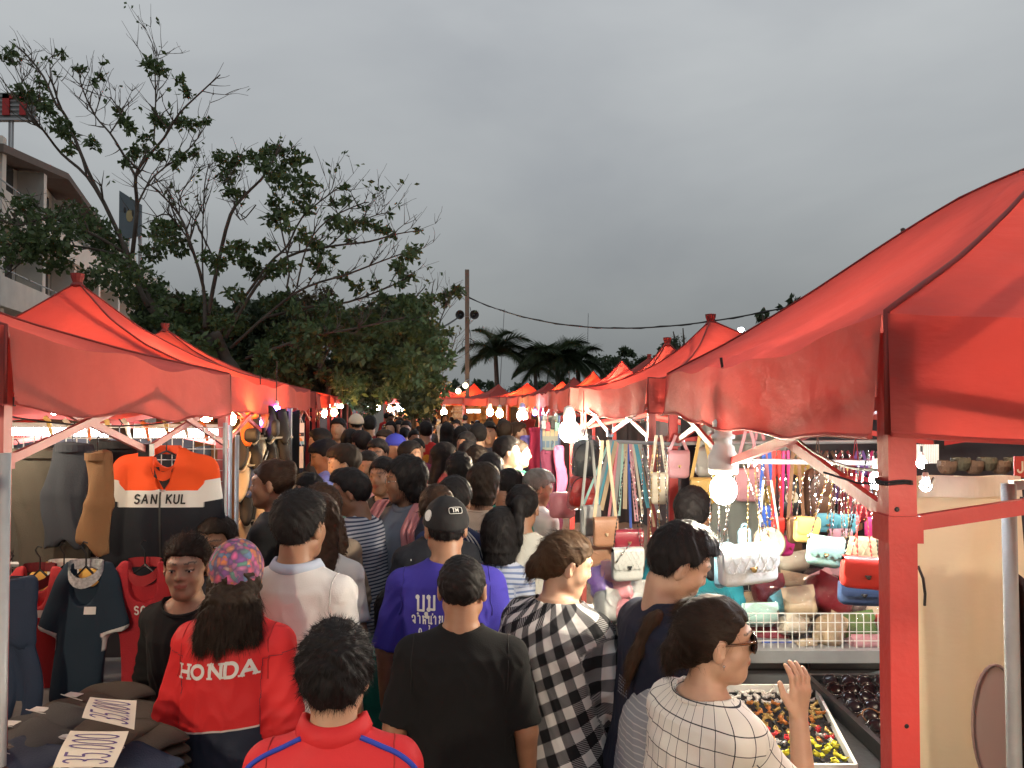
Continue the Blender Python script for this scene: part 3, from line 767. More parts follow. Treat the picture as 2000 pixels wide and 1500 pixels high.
 # ---- trousers / skirt
 if pmat is not None:
  hp = max(h * 1.3, .010)
  t = Vol((-.26 * fat, -.22 * fat, -.01), (.26 * fat, .24, 1.06), hp)
  t.loft([.80, .86, .93, 1.02], np.interp([.80, .86, .93, 1.02], TZ, ta) + .002, np.interp([.80, .86, .93, 1.02], TZ, tb) + .002, [0, -.005, -.008, -.004], k=.01)
  kn = {'long': .09, 'short': .52, 'skirt': .45}[legs]
  for s in (-1, 1):
   t.cap((s * .088, 0, .88), (s * .10, .01, .50), (.084 if fat < 1.1 else .09 * fat), .068, k=.02 if legs != 'skirt' else .15)
   if kn < .4: t.cap((s * .10, .01, .50), (s * .10, -.01, .10), .068, .052, k=.012)
  t.apply((-.5, -.5, -.1), (.5, .5, kn + .08), lambda X, Y, Z: Z - kn + 0 * X + 0 * Y, .004, 'cut')
  V, F = t.mesh(); nr = vnormals(V, F)
  V = V + nr * (.005 * (1 - 1.6 * np.abs(np.sin(V[:, 2] * 22 + 2 * nz(V, 9, seed)))) * np.clip((.8 - V[:, 2]) / .3, 0, 1))[:, None]
  raw('skirt' if legs == 'skirt' else 'trousers', warp(V), F, pmat, root, True)
 sm_ = shoe or pm('shoe_dark', (.03, .028, .03), .6)
 for s in (-1, 1):
  m_ = MB()
  m_.grid(lambda a_, b_: (lambda an, t: (s * (.10 + .02 * t) + math.cos(an) * (.040 + .012 * math.sin(math.pi * t)) * (1 - .5 * max(0, t - .8) / .2),
                                               -.075 + .27 * t, max(.004, .034 + math.sin(an) * (.034 - .008 * t) + (.045 * (1 - t / .45) if t < .45 and math.sin(an) > 0 else 0))))(2 * math.pi * a_, b_), 12, 9)
  m_.F.append(tuple(range(12))[::-1]); m_.mi.append(0); m_.F.append(tuple(9 * 13 + j for j in range(12))); m_.mi.append(0)
  m_.build('shoe', sm_, root, smooth=True)
 # ---- hair or cap
 hm = hair_mat('hair_' + hcol, HAIR[hcol])
 hh = max(h * .8, .0045)
 def HV(lo, hi): return Vol(np.array(lo) * 1.0, np.array(hi) * 1.0, hh)
 def headmesh(vol, nm, mt, amp=.004, fr=60, parent=None):
  V, F = vol.mesh()
  if len(V) == 0: return None, None, None
  nr = vnormals(V, F); V = V + nr * (amp * nz(V, fr, seed))[:, None] + nr * (amp * .6 * nz(V, fr * 2.2, seed + 4))[:, None]
  VB = (V * hs) @ HM.T + hc
  return V, F, (VB, raw(nm, warp(VB), F, mt, parent or root, True))
 longhair = hair in ('long', 'bob', 'ponytail', 'bun', 'longcap', 'pulled', 'wavy')
 thick = {'buzz': .006, 'short': .016, 'tousled': .022, 'long': .014, 'bob': .018, 'ponytail': .009, 'bun': .009, 'lowbun': .010, 'pulled': .010, 'wavy': .02, 'crew': .013, 'cap': .004, 'longcap': .004}[hair]
 vol = HV((-.15, -.22, -.42 if hair in ('long', 'longcap', 'wavy') else -.20), (.15, .13, .16))
 vol.ell((0, -.016, .036), (.0745 + thick * .85, .093 + thick, .081 + thick * (1.15 if hair != 'crew' else 1.4)), k=.01)
 if hair in ('crew', 'tousled', 'short'): vol.ell((0, .030, .075), (.055, .045 + thick, .040 + thick * .6), k=.03)
 if hair in ('short', 'tousled', 'crew', 'buzz', 'cap'):
  fy = [-.14, -.07, -.035, -.012, .008, .02, .045, .075, .10]; fz = [-.055, -.058, -.040, .016, .010, .018, .060, .068, .066]
  side = 0
 elif hair in ('bob', 'long', 'longcap', 'wavy'):
  fy = [-.14, -.03, .0, .02, .035, .05, .075, .10]; fz = [-.5, -.5, -.45, -.30, .02, .052, .068, .068]
 else:
  fy = [-.14, -.06, -.03, -.012, .012, .03, .05, .075, .10]; fz = [-.090, -.075, -.040, .014, .006, .024, .050, .060, .060]
 if hair in ('bob', 'long', 'longcap', 'wavy'):
  zb = {'bob': -.115, 'long': -.30, 'longcap': -.19, 'wavy': -.22}[hair]
  zs = np.array([zb, zb * .6, -.08, -.02, .03]); wv = 0
  a_ = np.array([.052 if hair == 'long' else .06 if hair == 'longcap' else .07, .090 if hair == 'longcap' else .080, .086, .087, .080]) + (0 if hair != 'wavy' else .012)
  b_ = np.array([.028, .040, .062, .080, .085]) if hair != 'bob' else np.array([.066, .072, .08, .086, .085])
  c_ = np.array([-.118, -.104, -.062, -.030, -.018]) if hair != 'bob' else np.array([-.026, -.026, -.026, -.022, -.018])
  vol.loft(zs, a_, b_, c_, k=.02, e=2.1)
 if hair == 'longcap':
  vol.cap((-.03, -.095, -.06), (-.088, -.106, -.185), .045, .020, k=.03); vol.cap((.035, -.095, -.06), (.085, -.108, -.165), .045, .020, k=.03); vol.cap((-.01, -.11, -.1), (-.03, -.118, -.205), .035, .012, k=.02)
 def fcut(X, Y, Z):
  zl = np.interp(Y, fy, fz) + 0 * X
  if longhair and hair in ('bob', 'long', 'longcap', 'wavy'): zl = np.where((np.abs(X) < .062) | (Y > .03), np.interp(Y, fy, fz), np.where(Y > .018, -.2, -.6))
  return (Z - zl) * .8
 # keep z above the hairline; and never dig into the face
 vol.apply((-.2, -.25, -.45), (.2, .2, .2), lambda X, Y, Z: -fcut(X, Y, Z) , .006, 'cut') if False else vol.apply((-.2, -.25, -.45), (.2, .2, .2), lambda X, Y, Z: fcut(X, Y, Z), .006, 'cut')
 if hair in ('bob', 'long', 'longcap', 'wavy'):
  vol.ell((0, .06, -.04), (.062, .075, .085), k=.006, op='cut')
  vol.cap((0, -.01, -.07), (0, -.02, -.2), .048, .05, k=.006, op='cut')
 for e in (-1, 1):
  if not hair in ('bob', 'long', 'longcap', 'wavy'): vol.ell((e * .082, .0, -.01), (.02, .022, .034), k=.004, op='cut')
 if hair == 'lowbun':
  vol.ell((0, -.085, -.005), (.055, .045, .062), k=.03); vol.ell((0, -.125, -.03), (.032, .028, .042), k=.02)
 if hair == 'bun':
  vol.ell((0, -.085, .085), (.040, .038, .036), k=.012)
 if hair == 'ponytail':
  vol.cap((0, -.095, .045), (0, -.145, .03), .018, .03, k=.012); vol.cap((0, -.145, .03), (0, -.150, -.10), .034, .026, k=.02); vol.cap((0, -.150, -.10), (.01, -.135, -.185), .026, .008, k=.01)
 V, F, res = headmesh(vol, 'hair', hm, amp=.0035 if hair not in ('tousled', 'wavy', 'longcap') else .007)
 if res is not None and strands > 0 and h < .016:
  VB, ho = res
  n_ = int((4200 if d < 3.3 else 1300 if d < 5 else 600) * strands * (1.8 if hair in ('long', 'longcap', 'wavy') else 1)); w_ = max(.0011, d * .00050)
  if hair in ('short', 'tousled', 'crew', 'buzz', 'cap'):
   whorl = np.array((.01, -.085, .085))
   def flow(p, nn):
    q_ = p - whorl; q_ = q_ + np.array((0, 0, -.03)); return q_ / (np.linalg.norm(q_, axis=1, keepdims=True) + 1e-6)
   L_ = {'buzz': .006, 'crew': .016, 'short': .020, 'tousled': .028, 'cap': .012}[hair]
   sv, sf = hair_strands(V, F, L_, flow, rs, n_, w_, zmax=(-.0 if hair == 'cap' else None), lift=.28, jit=.17)
  elif hair in ('ponytail', 'bun', 'pulled', 'lowbun'):
   kn = np.array((0, -.10, .05))
   def flow(p, nn):
    q_ = kn - p; b = p[:, 1] < -.105; q_[b] = (0, -.1, -1); return q_ / (np.linalg.norm(q_, axis=1, keepdims=True) + 1e-6)
   sv, sf = hair_strands(V, F, .045, flow, rs, n_, w_, lift=.12, jit=.14)
  else:
   def flow(p, nn):
    q_ = p - np.array((0, -.03, .12)); q_[:, 2] -= .03; q_ = q_ / (np.linalg.norm(q_, axis=1, keepdims=True) + 1e-6)
    lowm = p[:, 2] < .0; q_[lowm] = (0, 0, -1); return q_
   sv, sf = hair_strands(V, F, .05, flow, rs, n_, w_, lift=.15, jit=.20, down=.2, zmax=(-.055 if hair == 'longcap' else None))
  sv = (sv * hs) @ HM.T + hc
  raw('strands', warp(sv), sf, hm, ho, True)
 if 'cap' in hair and extra and 'cap_mat' in extra:
  cv = Vol((-.12, -.14, -.07), (.12, .20, .15), hh)
  cv.ell((0, -.014, .030), (.0900, .106, .104), k=.004)
  flip = extra.get('cap_flip', 1)
  cz, cs_ = extra.get('cap_cut', (.022, .12)); cv.apply((-.2, -.2, -.1), (.2, .2, .2), lambda X, Y, Z: Z - (cz + cs_ * Y) + 0 * X, .003, 'cut')
  if extra.get('cap_gap'):
   cv.ell((0, -.11, cz - cs_ * .10 + .004), (.027, .05, .030), k=.003, op='cut')
  V2, F2 = cv.mesh(); V2 = V2 + vnormals(V2, F2) * (.0012 * nz(V2, 50, seed))[:, None]
  VB = (V2 * hs) @ HM.T + hc
  capo = raw('cap', warp(VB), F2, extra['cap_mat'], root, True, V2)
  br = MB()
  def brim(u_, w__, up):
   an = R(-62 + 124 * u_); r_ = .100 + .075 * w__ * math.cos(an * .9)
   y = (math.cos(an) * r_ * 1.03 - .01); x = math.sin(an) * (.090 + .004 * w__)
   return (x, y * flip, .036 + .035 * y * flip * .6 - .16 * x * x * (1 + w__) - .01 * w__ + up)
  br.grid(lambda a_, b_: brim(a_, b_, .0015), 16, 4); br.grid(lambda a_, b_: brim(a_, b_, -.0015), 16, 4)
  bvv = (np.array(br.V) * hs) @ HM.T + hc
  raw('brim', warp(bvv), br.F, extra.get('brim_mat', extra['cap_mat']), capo, True, np.array(br.V))
  bt = MB(); bt.ball((0, -.014, .135), .007, 8, (1, 1, .6)); raw('button', warp((np.array([tuple(x) for x in bt.V]) * hs) @ HM.T + hc), bt.F, extra.get('brim_mat', extra['cap_mat']), capo, True)
  if extra.get('cap_gap'):
   stp = MB(); stp.tube([(math.sin(t) * .086, -math.cos(t) * .098 - .014, cz - cs_ * .10 + .004) for t in np.linspace(-.5, .5, 9)], .005, 6)
   raw('strap', warp((np.array([tuple(x) for x in stp.V]) * hs) @ HM.T + hc), stp.F, pm('dark_cap_strap', (.03, .02, .03), .7), capo, True)
 root['_'] = 0; del root['_']
 info = dict(root=root, body=body, shirt=sh, HM=HM, hc=hc, hs=hs, warp=warp, toB=toB, A=A, hands=hands, sc=sc)
 return info
def hp(info, pts):
 """head-frame points to the person's local frame"""
 V = (np.array([tuple(x) for x in pts]) * info['hs']) @ info['HM'].T + info['hc']
 return info['warp'](V)
def on_shirt(info, quads, x0, z0, name, mat, side=-1, slope=0, lift=.0022):
 """lays lettering on the cloth: side -1 the back, +1 the chest"""
 o = info['shirt']; bv = BVHTree.FromPolygons([v.co for v in o.data.vertices], [tuple(p.vertices) for p in o.data.polygons])
 V = []; F = []
 for i, q in enumerate(quads):
  pts = []
  for p in q:
   x = x0 + p[0] * (-side); z = z0 + p[1] + slope * p[0]
   hit = bv.ray_cast(Vector((x, side * 1.2, z)), Vector((0, -side, 0)))
   if hit[0] is None: pts = None; break
   pts.append(hit[0] + Vector((0, side * (lift + .0001 * (i % 4)), 0)))
  if pts: n = len(V); V += [tuple(p) for p in pts]; F.append((n, n + 1, n + 2, n + 3))
 if V: return raw(name, V, F, mat, o)
# ============================================================ ground and large structure
def ground_mat():
 m, N, L = newmat('dusty_road')
 out = N.new('ShaderNodeOutputMaterial'); b = N.new('ShaderNodeBsdfPrincipled'); L.new(b.outputs[0], out.inputs[0])
 tc = N.new('ShaderNodeTexCoord')
 n = N.new('ShaderNodeTexNoise'); n.inputs['Scale'].default_value = .6; n.inputs['Detail'].default_value = 8; L.new(tc.outputs['Object'], n.inputs[0])
 v = N.new('ShaderNodeTexVoronoi'); v.inputs['Scale'].default_value = 45; L.new(tc.outputs['Object'], v.inputs[0])
 c = MIX(N, n.outputs[0], (.13, .105, .08), (.27, .225, .175))
 c = MIX(N, M_(N, 'MULTIPLY', v.outputs[0], .35), c, (.09, .08, .07))
 L.new(c, b.inputs['Base Color']); b.inputs['Roughness'].default_value = .9
 bp = N.new('ShaderNodeBump'); bp.inputs['Strength'].default_value = .4; bp.inputs['Distance'].default_value = .02
 L.new(v.outputs[0], bp.inputs['Height']); L.new(bp.outputs[0], b.inputs['Normal'])
 return m
g = MB(); g.grid(lambda u, v: ((u - .5) * 1200, v * 1200 - 300, 0), 24, 24)
tag(g.build('ground', ground_mat()), 'dusty asphalt ground under the market and beyond', None, kind='structure')
RED = canopy_mat('red_canopy_cloth', (.54, .12, .105), (.84, .085, .060), .36, .42)
RED2 = canopy_mat('faded_red_canopy_cloth', (.54, .14, .12), (.86, .11, .08), .38, .5)
RED3 = canopy_mat('bright_red_canopy_cloth', (.56, .09, .075), (.86, .08, .055), .42, .25)
SEAM = pm('dark_red_seam', (.24, .04, .034), .7, bump=0)
POST = pm('red_painted_steel', (.46, .040, .036), .5, var=.30, scale=5, bump=.12, bscale=60)
POSTP = pm('faded_pink_red_steel', (.42, .10, .09), .45, var=.2, scale=9, bump=.05)
STEEL = pm('galvanised_steel', (.36, .37, .38), .5, .35, bump=.05)
BLACKP = pm('black_plastic', (.015, .015, .016), .4, bump=.05)
def lerp(a, b, t): return a + (b - a) * t
def tent(name, label, cs, peak, ez, hv=.20, prof=((0, 0), (.5, .40), (1, 1)), mat=RED, post=POST, nu=22, nv=16, seed=0, detail=2, wav=.012, posts=(1, 1, 1, 1), group=None, finial=True, pw=.042, valances=(1, 1, 1, 1)):
 """cs: four eave corners on the ground plan, in order near-front, far-front, far-back, near-back; ez eave height(s)"""
 ezs = ez if hasattr(ez, '__len__') else [ez] * 4
 C = [Vector((c[0], c[1], e)) for c, e in zip(cs, ezs)]; pk = Vector(peak)
 base = sum(C, Vector()) / 4; base.z = 0
 t = thing(name, label, 'market stall tent', base, group=group)
 px_, py_ = zip(*prof)
 def pr(x): return float(np.interp(x, px_, py_)) if len(prof) > 3 else (x * (1 - .35 * (1 - x)) if prof == 'lin' else float(np.interp(x, px_, py_)))
 # smooth profile
 xs = np.linspace(0, 1, 33); ys = np.interp(xs, px_, py_)
 for _ in range(2 if len(prof) > 3 else 4): ys[1:-1] = (ys[:-2] + 2 * ys[1:-1] + ys[2:]) / 4
 def pr(x): return float(np.interp(x, xs, ys))
 def wr(p, a):
  x, y, z = p.x * 3 + seed, p.y * 3 - seed, p.z * 3
  return a * (math.sin(x * 1.7 + 2 * math.sin(y * .8)) * math.cos(y * 1.3 + z) + .5 * math.sin(x * 3.1 + y * 2.7 + 2 * math.sin(z * 2)))
 roof = MB()
 for i in range(4):
  a, b = C[i], C[(i + 1) % 4]
  def fn(s, v, a=a, b=b):
   e = a.lerp(b, s); p = Vector((lerp(e.x, pk.x, v), lerp(e.y, pk.y, v), lerp(e.z, pk.z, pr(v))))
   k = math.sin(math.pi * s)
   p.z -= k * .085 * (1 - v) * (.35 + 1.3 * v)
   w_ = wr(p, .018 * math.sqrt(max(k, 0)) * (1 - v * .7)); p.z += w_
   # fabric pulled into straight creases from the corners
   p.z -= .012 * k * abs(math.sin(s * 9 + seed)) * (1 - v)
   return p
  roof.grid(fn, nu, nv)
 ro = roof.build('canopy', mat, t, world=True, smooth=True)
 for i in range(4):
  if not valances[i]: continue
  a, b = C[i], C[(i + 1) % 4]; d = (b - a); L_ = d.length; nrm = Vector((d.y, -d.x, 0)).normalized() * -1
  ctr = (C[0] + C[2]) / 2
  if nrm.dot((a + b) / 2 - ctr) < 0: nrm = -nrm
  def fv(s, v, a=a, b=b, nrm=nrm, L_=L_, i=i):
   p = a.lerp(b, s); k = math.sin(math.pi * s)
   p.z -= k * .085 * .35 + .012 * k * abs(math.sin(s * 9 + seed)) - wr(p, .018 * math.sqrt(max(k, 0)))
   p.z -= v * hv * (1 + .02 * math.sin(s * 11 + seed * 2 + i))
   p += nrm * (.006 + (math.sin(s * L_ * 5 + seed + i) * .6 + math.sin(s * L_ * 11.3 + seed * 3) * .4) * wav * (.2 + v) + .012 * v)
   return p
  va = MB(); va.grid(fv, nu + 6, 4)
  vo = va.build('valance', mat, t, world=True, smooth=True)
  if detail > 1:
   hb_ = MB(); pts = [fv(j / 24, 1.0) + nrm * .003 for j in range(25)]; hb_.tube(pts, .005, 5)
   hb_.build('hem', mat, vo, world=True)
 if detail > 0:
  for i in range(4):
   a = C[i]; sm = MB()
   pts = [Vector((lerp(a.x, pk.x, v), lerp(a.y, pk.y, v), lerp(a.z, pk.z, pr(v)) + .004)) for v in np.linspace(0, 1, 17)]
   pts = [a - Vector((0, 0, hv))] + pts
   sm.tube(pts, .006 if detail > 1 else .008, 5); sm.build('ridge_seam', SEAM, ro, world=True, smooth=True)
 if finial:
  f = MB(); f.lathe([(.02, -.05), (.045, -.02), (.03, .0), (.042, .035), (.045, .06), (.01, .065)], pk, 10); f.build('finial', SEAM if detail > 1 else mat, t, world=True)
 top = [Vector((C[i].x, C[i].y, C[i].z - .03)) for i in range(4)]; ctr = (C[0] + C[2]) / 2
 ins = []
 for i in range(4):
  d = (ctr - top[i]); d.z = 0; d.normalize(); q = top[i] + d * (pw * .75); ins.append(q)
  if not posts[i]: continue
  p = MB(); zt = q.z
  p.bar((q.x, q.y, 0), (q.x, q.y, zt), pw, pw, up=(C[1] - C[0]).normalized())
  po = p.build('post', post, t, world=True)
  if detail > 0:
   sl = MB(); zb = q.z - hv - .13; sl.box((q.x, q.y, zb), (pw * 1.28, pw * 1.28, .045)); sl.build('slider', post, po, world=True)
   fo = MB(); fo.box((q.x, q.y, .01), (pw * 2.2, pw * 2.2, .02)); fo.build('foot_plate', post, po, world=True)
 if detail > 0:
  bw = .026
  for i in range(4):
   a, b = ins[i], ins[(i + 1) % 4]; zt = -hv * .55; zl = -hv - .13
   m = a.lerp(b, .5)
   for (p0, z0, p1, z1, off) in ((a, zt, m, zl, .0), (a, zl, m, zt, .014), (b, zt, m, zl, .0), (b, zl, m, zt, .014)):
    x = MB(); dn = (b - a).normalized().cross(Vector((0, 0, 1))) * off
    x.bar(p0 + Vector((0, 0, z0)) + dn, p1 + Vector((0, 0, z1)) + dn, .014, bw); x.build('brace', post, t, world=True)
   for zz in (zl, zt):
    j = MB(); j.box(m + Vector((0, 0, zz)), (.045, .045, .05)); j.build('joint', BLACKP, t, world=True)
  for i in range(4):
   a = ins[i]; c2 = Vector((pk.x, pk.y, pk.z - .25))
   x = MB(); x.bar(a + Vector((0, 0, -hv * .4)), c2, .016, bw); x.build('brace', post, t, world=True)
 return t, C, pk
LBULB = emat('warm_bulb_glow', (1.0, .52, .18), 330)
WBULB = emat('white_bulb_glow', (1.0, .85, .62), 480)
CBULB = emat('cool_bulb_glow', (.82, .92, 1.0), 330)
BIGB = emat('bright_spiral_bulb_glow', (1.0, .90, .70), 560)
TUBE = emat('cool_tube_glow', (.86, .95, 1.0), 34)
VIOL = emat('violet_led_glow', (.25, .10, 1.0), 60)
WHITEP = pm('white_plastic', (.75, .74, .70), .35, bump=.03)
def bulb(p, r, m, label, cat='lamp', wire_top=.3, name='hanging_bulb', group='bulbs hanging in the far stalls'):
 t = thing(name, label, cat, p, group=group)
 b = MB(); b.ball((0, 0, 0), r, 12, (1, 1, 1.12)); b.build('bulb', m, t, smooth=True)
 s = MB(); s.lathe([(r * .5, r * .9), (r * .62, r * 1.5), (r * .5, r * 2.3), (r * .15, r * 2.5)], n=8); s.build('socket', WHITEP, t, smooth=True)
 w = MB(); w.tube([(0, 0, r * 2.4), (0, 0, r * 2.4 + wire_top)], .004, 5); w.build('wire', BLACKP, t)
 return t
def tube_lamp(a, b, r, m, label, name='tube_lamp', group='tube lamps in the stalls'):
 a = Vector(a); b = Vector(b); c = (a + b) / 2
 t = thing(name, label, 'tube lamp', c, group=group)
 x = MB(); x.tube([a - c, b - c], r, 10); x.build('tube', m, t, smooth=True)
 x = MB(); x.bar(a - c + Vector((0, 0, r * 1.6)), b - c + Vector((0, 0, r * 1.6)), r * 1.8, r * 1.1); x.build('housing', WHITEP, t)
 return t
# --- right row
def PV(px, py, d): return P(px, py, d)
def xz(px, d): return (px - 1000) / FPX * d
EZ = CH + .15
# nearest stall: front corners just right of the photographer
PROFC = ((0, 0), (.3, .05), (.6, .19), (.83, .46), (1, 1.03))
PROF1 = ((0, 0), (.2, .19), (.4, .42), (.6, .68), (.75, .86), (.88, .95), (1, 1))
R1 = tent('stall_tent', 'big faded red canopy filling the right edge, on the thick red post', [(.635, 1.30), (.835, 4.12), (3.55, 3.85), (3.35, 1.10)], (2.12, 2.72, CH + .93), EZ, .205, PROF1, RED, nu=30, nv=22, seed=1, detail=3, pw=.046)
R2 = tent('stall_tent', 'red canopy with a cap on its peak, second of the right row', [(.775, 4.36), (.60, 6.75), (2.95, 7.0), (3.1, 4.5)], (1.62, 6.25, CH + .655), EZ - .015, .2, ((0, 0), (.16, .0), (.38, .13), (.60, .34), (.78, .58), (1, 1.02)), RED, POSTP, seed=2, detail=2)
R3 = tent('stall_tent', 'third red canopy of the right row, its point left of the capped peak', [(.53, 7.05), (.46, 9.4), (2.75, 9.6), (2.9, 7.2)], (1.64, 8.1, CH + .62), EZ - .02, .2, PROFC, mat=RED2, post=POST, seed=3, detail=1)
pk_px = [(1214, 706, 10.9), (1158, 726, 13.8), (1121, 738, 16.8), (1098, 745, 19.6), (1073, 747, 22.4), (1030, 748, 25.2), (974, 751, 28.0), (926, 749, 30.8), (873, 752, 33.8), (838, 757, 37), (805, 760, 40.5), (780, 763, 44.5)]
PKS = [P(*q) for q in pk_px]
corner_px = [(1076, 9.6), (1053, 12.4), (1032, 15.3), (1013, 18.2), (990, 21.0), (952, 23.8), (905, 26.6), (850, 29.6), (815, 32.4), (785, 35.5), (768, 39), (757, 43), (750, 48)]
RC = [Vector((xz(a, b), b, 0)) for a, b in corner_px]
ORD = ['fourth', 'fifth', 'sixth', 'seventh', 'eighth', 'ninth', 'tenth', 'eleventh', 'twelfth', 'thirteenth', 'fourteenth', 'fifteenth']
RT = []
for i, pk in enumerate(PKS):
 a, b = RC[i], RC[i + 1]; d = (b - a).normalized(); n = Vector((d.y, -d.x, 0))
 dep = max(1.6, 2 * (pk - (a + b) / 2).dot(n)); a2 = a + d * .06; b2 = b - d * .06
 RT.append(tent('stall_tent', ORD[i] + ' red canopy of the right row, counted from the one at the right edge', [a2[:2], b2[:2], (b2 + n * dep)[:2], (a2 + n * dep)[:2]], pk, CH + .14 - .002 * i, .19 + .02 * (i % 3), PROFC, mat=(RED, RED3, RED2, RED3)[i % 4], seed=4 + i, detail=1 if i < 3 else 0, nu=12, nv=12, finial=False, pw=.05))
# second row behind on the right: only the points show
for k, (px, py, d) in enumerate([(1268, 698, 14.5), (1308, 674, 12.0), (1345, 690, 10.5)]):
 if k == 1: continue
 q = P(px, py, d)
 tent('stall_tent', ['small red canopy point in the back row, between the third and fourth points', '', 'red canopy of the back row partly hidden by the capped peak'][k], [(q.x - 1.2, d - 1.2), (q.x - 1.2, d + 1.2), (q.x + 1.2, d + 1.2), (q.x + 1.2, d - 1.2)], q, CH + .1, .2, mat=RED2, seed=30 + k, detail=0, nu=10, nv=8)
# --- left row
L1 = tent('stall_tent', 'faded red canopy at the left edge over the clothes stall', [(-1.40, 2.12), (-1.52, 4.12), (-3.9, 4.2), (-3.8, 2.0)], (-2.75, 3.1, CH + .62), [CH + .21, CH + .15, CH + .15, CH + .2], .215, ((0, 0), (.3, .2), (.6, .47), (1, 1)), RED2, POSTP, nu=26, nv=18, seed=9, detail=2, pw=.04)
L2 = tent('stall_tent', 'tall pointed red canopy on the left standing over the clothes stall one', [(-1.60, 4.36), (-1.95, 6.68), (-4.3, 6.4), (-3.95, 4.1)], (-2.98, 5.25, CH + .82), EZ, .2, ((0, 0), (.25, .11), (.5, .30), (.75, .58), (1, 1)), RED, POST, nu=26, nv=18, seed=10, detail=2)
L3 = tent('stall_tent', 'dull red canopy with a dark cap behind the tall pointed one on the left', [(-2.03, 6.95), (-2.5, 9.5), (-4.9, 9.1), (-4.45, 6.6)], (-3.62, 8.0, CH + .76), EZ, .2, ((0, 0), (.25, .12), (.5, .32), (.75, .6), (1, 1)), RED2, POST, seed=11, detail=2)
LPX = [(618, 740, 11.4, 612, 625), (612, 748, 14.4, 640, 652), (640, 758, 18, 655, 668), (660, 760, 22, 676, 688), (680, 765, 27, 694, 705), (697, 768, 33, 709, 718)]
for i, (px, py, d, c0, c1) in enumerate(LPX):
 q = P(px - 14, py, d); dd = 1.35 + .1 * i
 a = Vector((xz(c0 + 4, d - dd), d - dd, 0)); b = Vector((xz(c1, d + dd), d + dd, 0)); n = Vector((-1, -.1, 0))
 tent('stall_tent', ['fourth', 'fifth', 'sixth', 'seventh', 'eighth', 'ninth'][i] + ' red canopy along the left row, low under the dark trees', [a[:2], b[:2], (b + n * 2.5)[:2], (a + n * 2.5)[:2]], (q.x - .6, q.y, q.z + .0), CH + .12, .2, mat=(RED2, RED3)[i % 2], seed=40 + i, detail=1 if i < 2 else 0, nu=12, nv=10, finial=False)
# ------------------------------------------------------------ lamps
def spiral_lamp(p, label):
 t = thing('spiral_lamp', label, 'lamp', p)
 b = MB(); b.ball((0, 0, 0), .046, 16, (1, 1, 1.15)); b.build('bulb', BIGB, t, smooth=True)
 s = MB(); s.lathe([(.048, .055), (.052, .075), (.052, .115), (.040, .135), (.038, .150), (.030, .156), (.030, .175), (.040, .178), (.040, .19), (.030, .194), (.030, .215), (.036, .218), (.036, .235), (.020, .25), (.012, .27)], n=20)
 s.build('socket', WHITEP, t, smooth=True)
 w = MB(); w.tube([(0, 0, .26), (.01, .01, .36), (.0, .02, .46)], .005, 6); w.build('wire', BLACKP, t)
 return t
spiral_lamp(P(1413, 956, 2.68), 'blazing energy saving bulb in a ribbed white socket hanging over the handbags')
def light_at(px, py, d, r, m, label, **k): return bulb(P(px, py, d), r, m, label, group=k.pop('group', None), **k)
light_at(1112, 842, 6.4, .085, WBULB, 'big glaring bulb under the second canopy on the right, beside the dark plastic bag')
light_at(1140, 868, 6.0, .05, WBULB, 'smaller white bulb just right of the big glaring one')
light_at(1226, 888, 5.2, .032, CBULB, 'small pale bulb hanging among the bag straps')
light_at(1020, 812, 12.4, .085, CBULB, 'white bulb glaring in the hanging clothes stall of the right row')
light_at(1716, 938, 2.6, .030, CBULB, 'bright white bulb just left of the thick red post')
light_at(1808, 948, 1.7, .012, CBULB, 'tiny bluish lamp tied to the right side of the thick red post', wire_top=.02)
light_at(1800, 905, 2.6, .016, CBULB, 'small white lamp right of the thick red post under the brace', wire_top=.02)
light_at(1752, 862, 3.2, .016, CBULB, 'small lamp above the bags left of the thick red post', wire_top=.02)
for k, (px, py, d, m) in enumerate([(867, 805, 24, LBULB), (807, 795, 33, LBULB), (823, 795, 33, LBULB), (957, 805, 17, LBULB), (976, 808, 16.6, LBULB), (783, 800, 35, CBULB), (776, 797, 38, CBULB), (1045, 806, 12, VIOL)]):
 bulb(P(px, py, d), .035 + d * .0025 if m is not VIOL else .04, m, ['orange bulb under the slipper stall canopy in the far right row', 'left one of a pair of orange bulbs far down the right row', 'right one of a pair of orange bulbs far down the right row', 'left one of the two orange bulbs in the orange stall', 'right one of the two orange bulbs in the orange stall', 'white lamp cluster where the right row ends, lower one', 'white lamp cluster where the right row ends, upper one', 'violet lamp beside the hanging clothes'][k], wire_top=.2)
for k, (px, py, d, m) in enumerate([(653, 806, 14.5, LBULB), (634, 808, 13.5, LBULB), (678, 789, 30, CBULB), (688, 791, 34, CBULB), (697, 791, 38, LBULB), (708, 787, 30, CBULB), (718, 792, 36, CBULB), (738, 785, 40, TUBE), (738, 796, 28, LBULB), (761, 799, 30, LBULB), (735, 790, 36, VIOL)]):
 bulb(P(px, py, d), .03 + d * .0020, m if m is not TUBE else CBULB, 'bulb number %s along the far end of the left row' % ['one, orange,', 'two, dim orange,', 'three, white,', 'four, white,', 'five, warm,', 'six, white,', 'seven, white,', 'eight, cool,', 'nine, orange,', 'ten, orange,', 'eleven, violet,'][k], wire_top=.15)
tube_lamp(P(642, 792, 15), P(668, 794, 19), .035, TUBE, 'white tube lamp under the fourth left canopy', group=None)
tube_lamp(P(735, 783, 30), P(746, 787, 30), .05, TUBE, 'short white tube over the middle of the far crowd', group=None)
tube_lamp(P(912, 803, 22), P(938, 803, 22), .04, TUBE, 'white tube lamp in the belt and strap stall of the right row', group=None)
tube_lamp(P(20, 842, 4.1), P(215, 845, 4.1), .022, TUBE, 'long cool tube lamp behind the dark trousers in the clothes stall', group=None)
